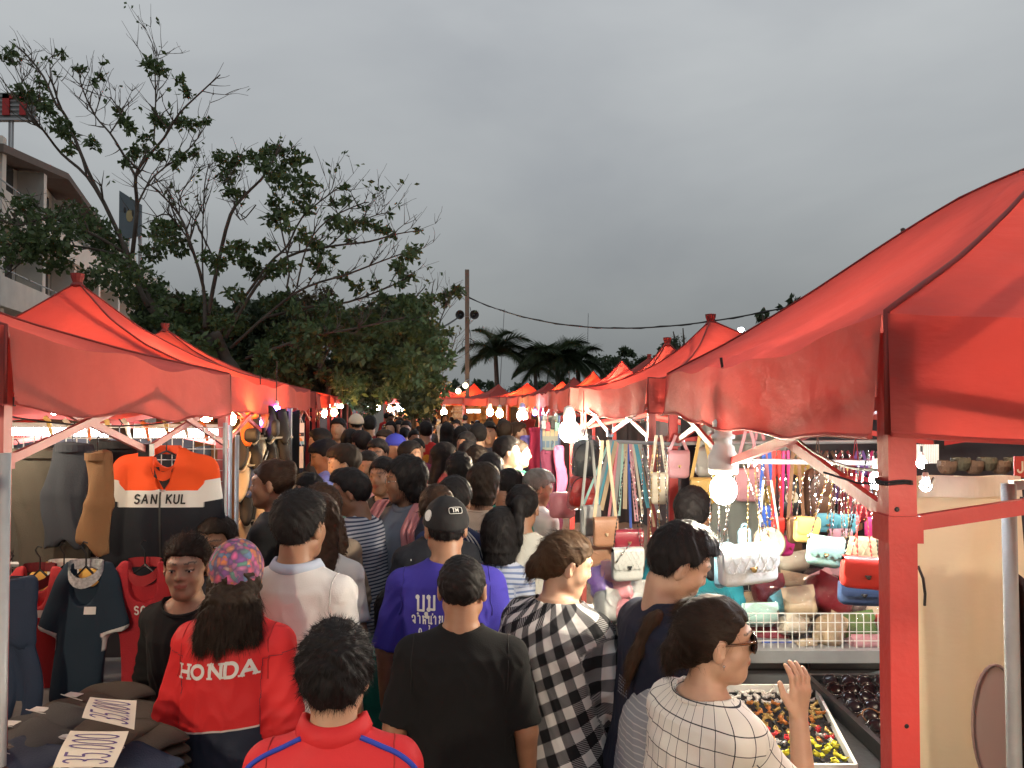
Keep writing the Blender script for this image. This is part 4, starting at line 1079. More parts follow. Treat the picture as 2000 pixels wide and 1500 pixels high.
tube_lamp(P(262, 846, 3.9), P(425, 846, 4.1), .022, TUBE, 'long cool tube lamp right above the orange track jacket', group=None)
tube_lamp(P(105, 806, 3.0), P(118, 800, 2.9), .010, TUBE, 'short lit tip of a lamp under the left canopy edge', group=None)
# lamps inside the stalls, out of sight behind cloth or just under it, lighting goods and canopies
for k, (x, y, z, r, m, lb) in enumerate([
  (-2.3, 3.0, 2.02, .032, WBULB, 'bulb under the middle of the left clothes stall canopy'), (-2.7, 5.4, 2.2, .032, WBULB, 'bulb under the tall pointed left canopy'),
  (-2.35, 5.9, 1.95, .05, LBULB, 'warm bulb over the shoe racks'), (-1.78, 4.85, 1.94, .04, LBULB, 'added warm bulb brightening the shoe rack, unseen behind the posts'), (1.9, 2.9, 2.1, .026, WBULB, 'bulb high under the big right canopy'), (2.0, 1.85, 2.1, .024, WBULB, 'bulb under the big right canopy behind the cream sheet'),  # the bulb behind the posts is added to brighten the shoe rack
  (1.9, 5.6, 2.0, .045, WBULB, 'bulb deep under the capped canopy'), (1.5, 8.2, 2.1, .045, WBULB, 'bulb under the third right canopy'), (-3.6, 8.0, 2.2, .05, LBULB, 'warm bulb under the dull left canopy')]):
 bulb(Vector((x, y, z)), r, m, lb, wire_top=.12, group=None)
for i, pk in enumerate(PKS):
 c = (RC[i] + RC[i + 1]) / 2
 if i in (0, 1, 3, 5, 7, 8, 9, 11):
  p = Vector((lerp(c.x, pk.x, .8), lerp(c.y, pk.y, .8), 2.16)); bulb(p, .07, LBULB if i % 2 else WBULB, 'bulb high inside the %s canopy of the right row' % ORD[i], wire_top=.1, group=None)
# assumed market behind the photographer: unseen canopies, bulbs added to light near backs
tent('stall_tent', 'assumed next red canopy of the right row, unseen behind the photographer', [(.60, -2.2), (.62, .35), (3.2, .2), (3.2, -2.3)], (1.9, -.7, CH + .9), EZ, .2, mat=RED, seed=70, detail=1, finial=False)
tent('stall_tent', 'assumed next red canopy of the left row, unseen behind the photographer', [(-1.45, -1.2), (-1.40, 1.9), (-3.9, 1.8), (-3.9, -1.3)], (-2.7, .3, CH + .8), EZ, .2, mat=RED2, seed=71, detail=1, finial=False)
for (x, y, z, r, lb) in ((1.2, -.3, 1.98, .062, 'added unseen bulb in the right stall behind the photographer'), (-1.75, .2, 1.98, .06, 'added unseen bulb in the left stall behind the photographer'), (.75, -2.0, 2.2, .05, 'added unseen bulb at the far corner of the right stall behind the photographer')):
 bulb(Vector((x, y, z)), r, WBULB, lb, wire_top=.1, group=None)
# ------------------------------------------------------------ utility pole, speakers, cable, street lamps
CONC = pm('weathered_concrete', (.20, .165, .14), .85, scale=5)
pb = P(913, 785, 28); pole = thing('utility_pole', 'tall concrete utility pole with two loudspeakers rising in the middle distance', 'utility pole', (pb.x, 28, 0))
ztop = P(911, 527, 28).z
x = MB(); x.bar((0, 0, 0), (-.02, 0, ztop), .15, .15); x.build('shaft', CONC, pole)
x = MB(); x.bar((-.12, 0, P(0, 563, 28).z), (.05, 0, P(0, 563, 28).z), .03); x.build('bracket', STEEL, pole)
x = MB(); x.tube([(.09 + .04 * math.sin(k * 1.1), -.05, P(0, 600, 28).z - k * .16) for k in range(16)], .012, 5); x.build('conduit', BLACKP, pole)
x = MB(); x.tube([(.02 + .22 * math.cos(a), -.02, P(0, 672, 28).z + .22 * math.sin(a)) for a in np.linspace(0, 6.28, 14)], .012, 5); x.build('cable_loop', BLACKP, pole)
HORN = pm('grey_loudspeaker_metal', (.035, .038, .042), .5)
for (px, sgn, lb) in ((899, -1, 'left loudspeaker horn on the utility pole'), (926, 1, 'right loudspeaker horn on the utility pole')):
 q = P(px, 615, 27.7); t = thing('loudspeaker', lb, 'loudspeaker', q)
 Mx = Matrix.Rotation(R(90), 3, 'X') @ Matrix.Rotation(R(sgn * 12), 3, 'Y')
 x = MB(); x.lathe([(.03, -.35), (.06, -.2), (.10, -.06), (.165, .05), (.17, .055), (.15, .04), (.08, -.05), (.0, -.12)], n=18, mat=Mx); x.build('horn', HORN, t, smooth=True)
 x = MB(); x.lathe([(.0, -.14), (.035, -.1), (.04, -.02), (.0, .01)], n=12, mat=Mx); x.build('driver', pm('pale_grey_horn_core', (.12, .13, .14), .5), t, smooth=True)
 x = MB(); x.bar((0, .1, 0), (-sgn * .24, .16, -.05), .02); x.build('bracket', STEEL, t)
# overhead cable
A_ = P(915, 581, 28); B_ = P(1640, 575, 20); pts = []
for k in range(41):
 u = k / 40; p = A_.lerp(B_, u);
 pts.append(p + Vector((0, 0, -1.15 * 4 * u * (1 - u) * (1 - .25 * u))))
x = MB(); x.tube(pts, .022, 5); x.tube([p + Vector((.03 * math.sin(i * 1.3), 0, .03 * math.cos(i * 1.3))) for i, p in enumerate(pts)], .010, 4)
single(x, 'overhead_cable', BLACKP, 'black twisted cable sagging from the utility pole to the right', 'cable')
A2 = P(905, 612, 28); x = MB()
for j in range(3):
 B2 = P(792 - j * 30, 650 + j * 12, 22); x.tube([A2.lerp(B2, k / 10) + Vector((0, 0, -.25 * 4 * (k / 10) * (1 - k / 10))) for k in range(11)], .013, 4)
single(x, 'overhead_cable', BLACKP, 'bundle of thin wires running from the pole down into the trees', 'cable')
bp_ = P(1640, 575, 20); t = thing('utility_pole', 'second utility pole behind the big right canopy', 'utility pole', (bp_.x, 20, 0)); x = MB(); x.bar((0, 0, 0), (0, 0, bp_.z + .2), .15); x.build('shaft', CONC, t)
GLOBE = emat('warm_globe_glow', (1.0, .80, .52), 5.5)
for (px, py, lb) in ((909, 753, 'round warm globe lamp on the utility pole, upper one'), (895, 764, 'round warm globe lamp left of the pole, lower one')):
 q = P(px, py, 27); t = thing('globe_lamp', lb, 'lamp', q); x = MB(); x.ball((0, 0, 0), .10, 14); x.build('globe', GLOBE, t, smooth=True)
 x = MB(); x.lathe([(.05, .09), (.05, .14), (.02, .16)], n=10); x.build('cap', STEEL, t); x = MB(); x.tube([(0, 0, .15), (.1, .3, .22)], .015, 5); x.build('arm', STEEL, t)
q = P(1447, 643, 45); t = thing('street_lamp', 'street lamp lit white behind the trees on the right', 'street lamp', (q.x, 45, 0))
x = MB(); x.tube([(.5, 0, 0), (.4, 0, q.z - .6), (.3, 0, q.z - .1), (.05, 0, q.z + .12)], .06, 6); x.build('pole', STEEL, t)
x = MB(); x.lathe([(.05, -.22), (.15, -.05), (.17, .05), (.05, .1)], (0, 0, q.z), 12); x.build('lamp_head', emat('street_lamp_glow', (.85, .95, 1), 22), t, smooth=True)
# antennas
for (px0, py0, px1, py1, lb) in ((972, 655, 985, 604, 'thin slanting mast behind the left palm'), (1144, 690, 1149, 612, 'thin straight mast right of the second palm')):
 a = P(px0, py0 + 60, 60); b = P(px1, py1, 60); a.z = 0; x = MB(); x.tube([a, b], [.05, .025], 5); single(x, 'mast', STEEL, lb, 'mast')
# ------------------------------------------------------------ building on the left
WALL = pm('cream_painted_wall', (.60, .56, .50), .85, scale=2, var=.15)
TRIM = pm('pale_balcony_paint', (.68, .65, .60), .8, scale=3)
DARKW = pm('painted_recess_shade', (.06, .055, .05), .8)  # flat dark panels; shade inside the balcony openings put into the colour
GLASSD = pm('dark_window_glass', (.03, .035, .04), .12, var=.2, bump=0)
ROOFM = pm('brown_roof_sheet', (.13, .10, .085), .7, scale=6)
F0 = Vector((-12.2, 17.0, 0)); F1 = Vector((-19.5, 43.0, 0)); fd = (F1 - F0).normalized(); fn_ = Vector((fd.y, -fd.x, 0)) # outwards, towards the alley
FL = (F1 - F0).length
bld = thing('apartment_building', 'pale four storey building with balconies behind the bare tree on the left', 'building', F0)
def bp(s, out, z): return F0 + fd * s + fn_ * out + Vector((0, 0, z))
def slab(s0, s1, o0, o1, z0, z1, nm, m, par=bld):
 x = MB(); vs = [bp(s, o, z) for s in (s0, s1) for o in (o0, o1) for z in (z0, z1)]
 x.add(vs, [(0, 1, 3, 2), (4, 6, 7, 5), (0, 4, 5, 1), (2, 3, 7, 6), (0, 2, 6, 4), (1, 5, 7, 3)]); return x.build(nm, m, par, world=True)
slab(0, FL, -9, -.02, 0, 7.35, 'wall', WALL)
FH = 1.98
for f in range(4):
 z = .4 + f * FH
 for k in range(9):
  s0 = .7 + k * 3.0
  if s0 + 2.2 > FL: continue
  dr = slab(s0, s0 + 2.3, -.02, .012, z + .1, z + 1.75, 'opening_shade_panel', DARKW)
  w_ = slab(s0 + .15, s0 + 1.05, .012, .045, z + .35, z + 1.75, 'window', GLASSD); slab(s0 + .57, s0 + .63, .045, .07, z + .35, z + 1.75, 'mullion', TRIM, w_); slab(s0 + .1, s0 + 1.1, .045, .075, z + .28, z + .35, 'sill', TRIM, w_)
  w_ = slab(s0 + 1.3, s0 + 2.15, .012, .045, z + .12, z + 1.75, 'door', GLASSD); slab(s0 + 1.25, s0 + 1.3, .045, .07, z + .1, z + 1.78, 'frame', TRIM, w_)
  slab(s0 - .35, s0 - .1, 0, .62, z + .02, z + 1.83, 'partition', TRIM)
 slab(0, FL, -.02, .75, z - .14, z + .02, 'balcony_floor', TRIM)
 slab(0, FL * .98, .66, .74, z + .02, z + .55, 'balcony_wall', TRIM)
 for k in range(13):
  s0 = k * 2.05; x = slab(s0, s0 + 1.9, 0.69, 0.71, z + .72, z + .75, 'railing', STEEL); slab(s0 + .9, s0 + .93, 0.69, 0.71, z + .55, z + .72, 'stud', STEEL, x)
# gabled roof end + long roof
x = MB(); gz0 = 8.35
def roofpt(s, out, z): return bp(s, out, z)
prof_ = [(0, 7.7), (5.1, 8.5), (11.0, 7.8)]
for (s0, z0), (s1, z1) in zip(prof_[:-1], prof_[1:]):
 vs = [bp(s0, .75, z0), bp(s1, .75, z1), bp(s1, -8.5, z1), bp(s0, -8.5, z0)]; vs += [v + Vector((0, 0, .18)) for v in vs]
 x.add(vs, [(0, 1, 2, 3), (7, 6, 5, 4), (0, 4, 5, 1), (1, 5, 6, 2), (2, 6, 7, 3), (3, 7, 4, 0)])
x.build('roof', ROOFM, bld, world=True)
x = MB(); vs = [bp(0, .0, 7.35), bp(10.4, .0, 7.35), bp(10.4, 0, 7.8), bp(5.1, 0, 8.45), bp(0, 0, 7.65)]; x.add(vs, [(0, 1, 2, 3, 4)]); vs2 = [v - fn_ * .3 for v in vs]; x.add(vs2, [(4, 3, 2, 1, 0)]); x.build('gable', WALL, bld, world=True)
slab(10.6, FL, -8, .6, 7.38, 7.53, 'roof_slab', ROOFM); slab(11.2, FL, .2, .4, 7.53, 7.8, 'parapet', TRIM); slab(12, 15, -3, -1, 7.55, 8.8, 'roof_room', WALL)
for k, (px, py, d) in enumerate([(27, 324, 21), (36, 467, 21.5), (38, 582, 21.5), (110, 487, 25)]):
 q = P(px, py, d); t = thing('wall_lamp', ['warm lamp lit on the top balcony of the left building', 'warm lamp lit on the second highest balcony of the left building', 'warm lamp lit on a low balcony of the left building', 'faint warm lamp further along the left building'][k], 'lamp', q)
 x = MB(); x.ball((0, 0, 0), .06 if k < 3 else .03, 10); x.build('bulb', emat('balcony_lamp_glow', (1, .62, .28), 16), t, smooth=True)
 x = MB(); x.lathe([(.08, .05), (.04, .1), (.02, .12)], n=10); x.build('shade', STEEL, t)
# rooftop sign
sg = P(22, 206, 20.0); t = thing('rooftop_sign', 'billboard with red strokes on poles above the left building', 'billboard', (sg.x, sg.y, sg.z - 1.0))
SF = pm('sign_board_grey', (.16, .17, .17), .6); SR = pm('sign_letter_red', (.42, .02, .02), .5); SG_ = pm('sign_slat_pale', (.30, .31, .31), .6)
def sb(x0, x1, y0, y1, z0, z1, nm, m, par=t): x = MB(); x.box(((x0 + x1) / 2, (y0 + y1) / 2, (z0 + z1) / 2), (x1 - x0, y1 - y0, z1 - z0)); return x.build(nm, m, par)
zc = 1.0
bd = sb(-1.6, .62, 0, .08, zc - .32, zc + .34, 'board', SF)
for k in range(5): sb(-1.5, .55, -.02, 0, zc - .26 + k * .12, zc - .21 + k * .12, 'slat', SG_, bd)
for (x0, x1) in ((-.20, -.02), (.25, .42), (-.75, -.58), (-1.2, -1.02)): sb(x0, x1, -.06, -.02, zc - .27, zc + .29, 'letter_stroke', SR, bd)
sb(-.20, .12, -.06, -.02, zc + .17, zc + .29, 'letter_stroke', SR, bd)
for xx in (-.06, .02, -1.3): x = MB(); x.tube([(xx, .04, -1.2), (xx, .04, zc - .3)], .03, 6); x.build('pole', STEEL, t)
sb(-1.7, .68, -.05, .12, zc - .40, zc - .34, 'walkway', STEEL)
# blue-grey panel sign at the far end of the roof
a = P(233, 372, 30); t = thing('advert_panel', 'blue grey advertising panel at the far end of the left building', 'advert', (a.x, a.y, a.z - 2))
x = MB(); x.prism([(0, 0), (.85, .25), (.85, 1.45), (0, 2)], 0, .12); bd = x.build('board', pm('slate_blue_board', (.10, .13, .15), .6, scale=3), t)
for (xx, zz, w, h_, c) in ((.28, .75, .28, .5, (.34, .28, .14)), (.18, 1.1, .10, .25, (.03, .03, .03)), (.5, .95, .08, .3, (.03, .03, .03))):
 x = MB(); x.ball((xx + w / 2, -.01, zz + h_ / 2), 1, 10, (w / 2, .015, h_ / 2)); x.build('emblem', pm('emblem_%.2f' % c[0], c, .6), bd)
x = MB(); x.bar((.2, .3, -1), (.2, .3, .6), .1); x.bar((.7, .3, -1), (.7, .3, .6), .1); x.build('support', STEEL, t)
# ============================================================ trees
def leaf_mat(name, c1, c2, tr=.25):
 m, N, L = newmat(name)
 out = N.new('ShaderNodeOutputMaterial'); b = N.new('ShaderNodeBsdfPrincipled'); t = N.new('ShaderNodeBsdfTranslucent'); ms = N.new('ShaderNodeMixShader'); ms.inputs[0].default_value = tr
 g = N.new('ShaderNodeNewGeometry'); c = MIX(N, g.outputs['Random Per Island'], c1, c2)
 L.new(c, b.inputs['Base Color']); L.new(c, t.inputs[0]); b.inputs['Roughness'].default_value = .6
 L.new(b.outputs[0], ms.inputs[1]); L.new(t.outputs[0], ms.inputs[2]); L.new(ms.outputs[0], out.inputs[0]); MATS[name] = m
 return m
LEAF = leaf_mat('dark_green_leaf', (.045, .080, .030), (.10, .155, .055))
LEAF2 = leaf_mat('brown_green_leaf', (.10, .06, .03), (.07, .085, .035))
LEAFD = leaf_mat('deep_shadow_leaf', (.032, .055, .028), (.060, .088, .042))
BARK = pm('grey_brown_bark', (.085, .068, .056), .9, scale=12, bump=.4)
def leaves(centers, radii, counts, size, squash=.75, rs=rng, droop=.3):
 Vs = [];
 for c, r, n in zip(centers, radii, counts):
  u = rs.normal(0, 1, (n, 3)); u /= np.linalg.norm(u, axis=1, keepdims=True) + 1e-9
  p = np.array(c) + u * (r * rs.uniform(.25, 1, (n, 1)) ** .6) * np.array([1, 1, squash])
  a = rs.normal(0, 1, (n, 3)); a[:, 2] -= droop; a /= np.linalg.norm(a, axis=1, keepdims=True)
  b = np.cross(a, rs.normal(0, 1, (n, 3))); b /= np.linalg.norm(b, axis=1, keepdims=True) + 1e-9
  L_ = size * rs.uniform(.6, 1.35, (n, 1)); w = L_ * .27
  nn = np.cross(a, b)
  Vs.append(np.stack([p, p + a * L_ * .45 + b * w + nn * L_ * .06, p + a * L_, p + a * L_ * .45 - b * w + nn * L_ * .06], 1))
 if not Vs: return np.zeros((0, 3)), np.zeros((0, 4), int)
 V = np.concatenate(Vs).reshape(-1, 3); F = np.arange(len(V)).reshape(-1, 4)
 return V, F
def limb_px(pl, D, dz=0, seed=0):
 r = random.Random(seed); off = 0; out = []
 for k, (a, b) in enumerate(pl):
  off += r.uniform(-.35, .35) + dz / max(1, len(pl)); out.append(P(a, b, D + off))
 return out
def smooth_pl(pts, n=3):
 out = []
 for i in range(len(pts) - 1):
  p0 = pts[max(i - 1, 0)]; p1 = pts[i]; p2 = pts[i + 1]; p3 = pts[min(i + 2, len(pts) - 1)]
  for k in range(n):
   t = k / n; out.append(.5 * ((2 * p1) + (p2 - p0) * t + (2 * p0 - 5 * p1 + 4 * p2 - p3) * t * t + (3 * p1 - p0 - 3 * p2 + p3) * t ** 3))
 out.append(pts[-1]); return out
def twigs(mb, pts, r0, r, count, L_, tips, depth=2, start=.3):
 n = len(pts)
 for _ in range(count):
  i = int(r.uniform(start, .97) * (n - 1)); p = pts[i]; d = (pts[min(i + 1, n - 1)] - pts[max(i - 1, 0)]).normalized()
  q = Vector((r.gauss(0, 1), r.gauss(0, 1), r.gauss(.5, .8))); dd = (d * .8 + q.normalized() * .9).normalized()
  ln = L_ * r.uniform(.5, 1.2); sub = [p]; cur = p.copy()
  for k in range(4):
   dd = (dd + Vector((r.gauss(0, .16), r.gauss(0, .16), r.gauss(.08, .14)))).normalized(); cur = cur + dd * ln / 4; sub.append(cur.copy())
  ra = r0 * (1 - i / n) * .55 + .006
  mb.tube(sub, [max(.0035, ra * (1 - k / 4.6)) for k in range(5)], 4, cap=False); tips.append(cur)
  if depth > 1: twigs(mb, sub, ra, r, r.choice((2, 3)), ln * .55, tips, depth - 1, .25)
def big_tree(name, label, cat, base, trunk, limbs, D, r0, clusters, tipleaf=.16, seed=3, tw=9, TL=.95, leafsize=.13, mat=LEAF, group=None):
 r = random.Random(seed); rs = np.random.default_rng(seed)
 t = thing(name, label, cat, base, group=group); mb = MB(); tips = []
 tp = smooth_pl([Vector(base)] + limb_px(trunk, D, 0, seed)); mb.tube(tp, list(np.linspace(r0 * .95, r0 * .55, len(tp))), 9)
 mb.build('trunk', BARK, t, world=True, smooth=True)
 for j, (pl, ra, dz) in enumerate(limbs):
  lb_ = MB(); ra *= .62; pts = smooth_pl(limb_px(pl, D, dz, seed + j)); lb_.tube(pts, list(np.linspace(ra, .010, len(pts))), 6)
  twigs(lb_, pts, ra, r, tw, TL, tips)
  lb_.build('limb', BARK, t, world=True, smooth=True)
 cen = []; rad = []; cnt = []
 for (px, py, rp) in clusters:
  d = D + r.uniform(-1.2, 1.2); R_ = rp * d / FPX; cen.append(tuple(P(px, py, d))); rad.append(R_); cnt.append(int(6 + 1050 * R_ ** 1.6))
 for p in tips:
  if r.random() < tipleaf: cen.append(tuple(p)); rad.append(.10); cnt.append(r.randint(1, 3))
 V, F = leaves(cen, rad, cnt, leafsize, rs=rs)
 o = raw('leaves', V - np.array(base), F, mat, t); o['kind'] = 'stuff'
 return t
TA = [([(290, 600), (262, 540), (245, 490), (215, 420), (170, 345), (120, 300), (85, 255), (65, 235), (30, 190), (0, 150)], .085, -1),
      ([(252, 500), (205, 400), (170, 330), (130, 230), (110, 205), (85, 150), (50, 105), (18, 80)], .08, 1),
      ([(258, 500), (265, 440), (268, 400), (265, 345), (285, 310), (320, 270), (350, 222), (395, 178), (430, 146)], .075, 0),
      ([(265, 345), (240, 300), (215, 260), (185, 225), (160, 170), (155, 140)], .05, .6), ([(300, 285), (304, 200), (303, 140), (306, 98)], .028, .3),
      ([(245, 495), (190, 462), (140, 440), (90, 425), (40, 440), (0, 430)], .055, -1.5), ([(250, 510), (200, 490), (120, 480), (60, 500), (10, 540)], .05, -1),
      ([(215, 260), (235, 225), (220, 195), (215, 190)], .025, 0), ([(170, 345), (150, 280), (120, 230), (60, 185), (20, 110)], .03, .5), ([(268, 400), (300, 345), (370, 290), (405, 240)], .035, 1)]
CA = [(18, 110, 18), (20, 100, 8), (155, 135, 12), (195, 148, 8), (180, 158, 6), (300, 128, 20), (318, 140, 12), (290, 122, 10), (350, 155, 10), (365, 182, 13), (120, 105, 8), (82, 162, 11), (45, 180, 22), (75, 195, 24), (92, 208, 18), (230, 218, 9), (242, 235, 13), (255, 250, 12), (118, 245, 25), (135, 262, 16), (180, 280, 15), (305, 232, 15), (318, 240, 16), (355, 242, 12), (372, 240, 16), (400, 234, 9), (285, 268, 14), (272, 296, 20), (308, 300, 16), (250, 315, 15), (352, 303, 14), (380, 298, 12), (135, 290, 10), (345, 320, 9), (60, 440, 60), (110, 455, 55), (150, 420, 40), (30, 480, 50), (100, 500, 45), (190, 450, 40), (215, 480, 40), (235, 530, 55), (50, 400, 25), (270, 560, 60), (180, 540, 30)]
base = (-7.6, 15.6, 0)
big_tree('bare_tree', 'half bare tree with thin grey limbs reaching to the upper left corner', 'tree', base, [(420, 700), (340, 640), (290, 590), (262, 520)], TA, 15.5, .17, CA, seed=5, tw=10)
TB = [([(400, 640), (397, 560), (370, 470), (350, 420), (310, 375), (268, 342)], .07, 0), ([(402, 640), (425, 520), (450, 420), (480, 380), (510, 350), (530, 320), (545, 290)], .075, .5),
      ([(400, 620), (395, 500), (397, 420), (400, 360), (408, 320)], .03, 1), ([(430, 650), (520, 522), (560, 482), (590, 425), (640, 382), (672, 360)], .05, 1), ([(440, 660), (500, 560), (560, 502), (640, 482), (720, 472), (770, 458), (820, 450)], .06, .4),
      ([(450, 680), (540, 600), (600, 560), (680, 535), (740, 512), (800, 490)], .05, -.6), ([(560, 562), (565, 520), (550, 450), (545, 400), (538, 375)], .035, .4), ([(370, 470), (330, 420), (300, 430), (305, 460)], .03, 0),
      ([(580, 560), (600, 480), (640, 430), (700, 400), (720, 395)], .03, -.5), ([(520, 620), (600, 600), (680, 590), (760, 560), (800, 540)], .05, .3), ([(480, 700), (600, 660), (700, 640), (790, 620)], .05, -1), ([(425, 520), (380, 430), (350, 390), (380, 340)], .028, .6),
      ([(640, 482), (690, 440), (735, 420), (758, 416)], .02, .1), ([(500, 400), (470, 430), (455, 380), (450, 330)], .02, -.3)]
CB = [(432, 305, 16), (448, 325, 20), (440, 345, 16), (462, 310, 16), (492, 305, 16), (510, 322, 16), (522, 298, 18), (540, 290, 16), (560, 300, 18), (580, 308, 16), (602, 310, 9), (530, 335, 26), (550, 355, 24), (560, 330, 22), (590, 350, 18), (605, 355, 10), (450, 375, 14), (470, 378, 10), (535, 395, 18), (548, 420, 14), (585, 385, 18), (605, 378, 12), (598, 408, 16), (568, 410, 16), (530, 430, 16), (556, 440, 16), (655, 398, 12), (678, 388, 9), (672, 366, 7), (650, 432, 20), (670, 440, 20), (690, 436, 16), (715, 435, 16), (738, 444, 14), (710, 405, 6), (760, 418, 6), (750, 450, 11), (765, 458, 9), (820, 449, 5), (592, 460, 16), (610, 475, 16), (630, 485, 14), (650, 505, 9), (685, 470, 8), (810, 488, 14), (795, 497, 14), (780, 520, 18), (798, 540, 14), (780, 555, 12), (315, 455, 32), (345, 475, 32), (300, 490, 26), (335, 440, 20), (470, 478, 18), (452, 492, 18), (510, 485, 14), (525, 478, 12), (405, 500, 18), (425, 515, 20), (540, 525, 22), (565, 520, 16), (480, 510, 22), (500, 530, 24), (615, 512, 16), (630, 525, 14), (670, 540, 10), (700, 560, 14), (730, 555, 12)]
rr_ = random.Random(11)
def blob_region(n, f, rmin, rmax):
 out = []
 while len(out) < n:
  x = rr_.uniform(270, 870); y = rr_.uniform(540, 790)
  if f(x, y): out.append((x, y, rr_.uniform(rmin, rmax)))
 return out
topl = lambda x: float(np.interp(x, [270, 330, 400, 480, 560, 640, 700, 760, 800, 840, 860], [540, 560, 575, 560, 560, 590, 600, 570, 575, 600, 680]))
CB += blob_region(150, lambda x, y: y > topl(x) + 6 and y < 775 and (x < 760 or y > 640 or x > 775), 12, 30)
big_tree('leafy_tree', 'spreading green tree leaning over the left row of canopies', 'tree', (-6.3, 14.6, 0), [(455, 760), (440, 700), (420, 650)], TB, 14.8, .17, CB, seed=8, tw=11, TL=.8)
TC = [([(560, 780), (590, 700), (640, 640), (700, 600)], .07, 0), ([(560, 780), (520, 700), (450, 660), (380, 620)], .07, .4), ([(565, 770), (570, 690), (560, 620), (580, 570)], .06, .5), ([(560, 770), (480, 720), (400, 700), (330, 690)], .06, -.5), ([(570, 770), (650, 720), (730, 690), (800, 690)], .05, .5)]
CC = blob_region(170, lambda x, y: y > topl(x) + 30 and x < 840, 22, 44)
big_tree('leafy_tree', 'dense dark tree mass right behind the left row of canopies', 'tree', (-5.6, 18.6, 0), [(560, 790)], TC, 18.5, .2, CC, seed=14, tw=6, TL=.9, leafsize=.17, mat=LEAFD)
TD = [([(810, 780), (800, 720), (790, 650), (800, 600), (830, 560)], .05, 0), ([(812, 780), (830, 700), (850, 650), (870, 600), (880, 570)], .045, .4), ([(806, 740), (780, 690), (740, 650), (700, 640)], .04, .3), ([(815, 760), (860, 720), (880, 690), (892, 650)], .03, -.3), ([(830, 700), (800, 660), (835, 620), (845, 560), (850, 545)], .025, .5), ([(800, 700), (760, 740), (720, 720)], .04, 0)]
CD = [(790, 590, 20), (810, 600, 24), (830, 595, 18), (840, 580, 12), (785, 620, 22), (820, 640, 22), (845, 640, 16), (800, 660, 26), (770, 650, 26), (830, 680, 20), (795, 700, 24), (765, 690, 26), (740, 720, 26), (870, 575, 12), (890, 568, 14), (868, 590, 9), (755, 745, 28), (720, 750, 26), (880, 650, 8), (868, 645, 6), (700, 700, 28), (680, 740, 30), (650, 755, 28), (620, 745, 25), (735, 670, 22), (700, 660, 20)]
big_tree('leafy_tree', 'slim tree with bright green leaves between the dark trees and the pole', 'tree', (-2.6, 20.2, 0), [(808, 785), (806, 740)], TD, 20, .09, CD, seed=21, tw=9, TL=1.0, leafsize=.16)
big_tree('leafy_tree', 'reddish brown dying tree between the green ones', 'tree', (-5.1, 16.6, 0), [(640, 780), (625, 720)], [([(625, 720), (620, 660), (615, 600), (620, 560)], .05, 0), ([(625, 720), (600, 650), (585, 600)], .04, 0), ([(625, 720), (650, 660), (655, 610)], .04, 0)], 16.4, .08, [(615, 590, 30), (600, 620, 32), (635, 620, 30), (620, 660, 34), (640, 570, 16), (590, 650, 24), (650, 650, 22), (390, 600, 30), (350, 590, 26), (400, 640, 26)], seed=23, tw=8, leafsize=.12, mat=LEAF2)
# palms
def palm(px, pyc, D, label, crown, seed, nf=15):
 r = random.Random(seed); c = P(px, pyc, D); t = thing('palm_tree', label, 'palm', (c.x, c.y, 0))
 x = MB(); x.tube([(c.x, c.y, 0), (c.x + .1, c.y, c.z * .5), c], [.17, .13, .10], 8); x.build('trunk', BARK, t, world=True, smooth=True)
 for k in range(nf):
  f = MB(); az = 2 * math.pi * k / nf + r.uniform(-.2, .2); el = r.uniform(.25, 1.25); d = Vector((math.cos(az) * math.cos(el), math.sin(az) * math.cos(el), math.sin(el)))
  p = c.copy(); pts = [p.copy()]; L_ = crown * r.uniform(.85, 1.1)
  for j in range(12):
   p = p + d * L_ / 12; d = (d + Vector((0, 0, -.185))).normalized(); pts.append(p.copy())
  f.tube(pts, list(np.linspace(.035, .008, 13)), 4, cap=False)
  for j in range(1, 13):
   for q in range(3):
    for s in (-1, 1):
     for up in (0, 1):
      pt = pts[j].lerp(pts[j - 1], q / 3); dd = (pts[j] - pts[j - 1]).normalized(); sd = dd.cross(Vector((0, 0, 1))).normalized() * s
      ll = 1.0 * crown / 2.5 * math.sin(math.pi * min(1, .12 + j / 13.5)) * r.uniform(.75, 1.1); tip = pt + (sd * .7 + dd * .5 + Vector((0, 0, -.5 + up * .65))).normalized() * ll
      w = Vector((0, 0, 1)).cross(tip - pt).normalized() * .040
      f.add([pt - w, pt + w, tip], [(0, 1, 2)])
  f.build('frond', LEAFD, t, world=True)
palm(968, 694, 38, 'palm with drooping fronds right of the utility pole', 2.3, 1, 17)
palm(1088, 708, 38, 'bushy palm between the two thin masts', 2.7, 2, 21)
palm(1045, 722, 44, 'low palm in the gap between the taller two', 1.9, 3, 15)
palm(1128, 712, 40, 'small palm at the right of the bushy one', 2.1, 4, 15)
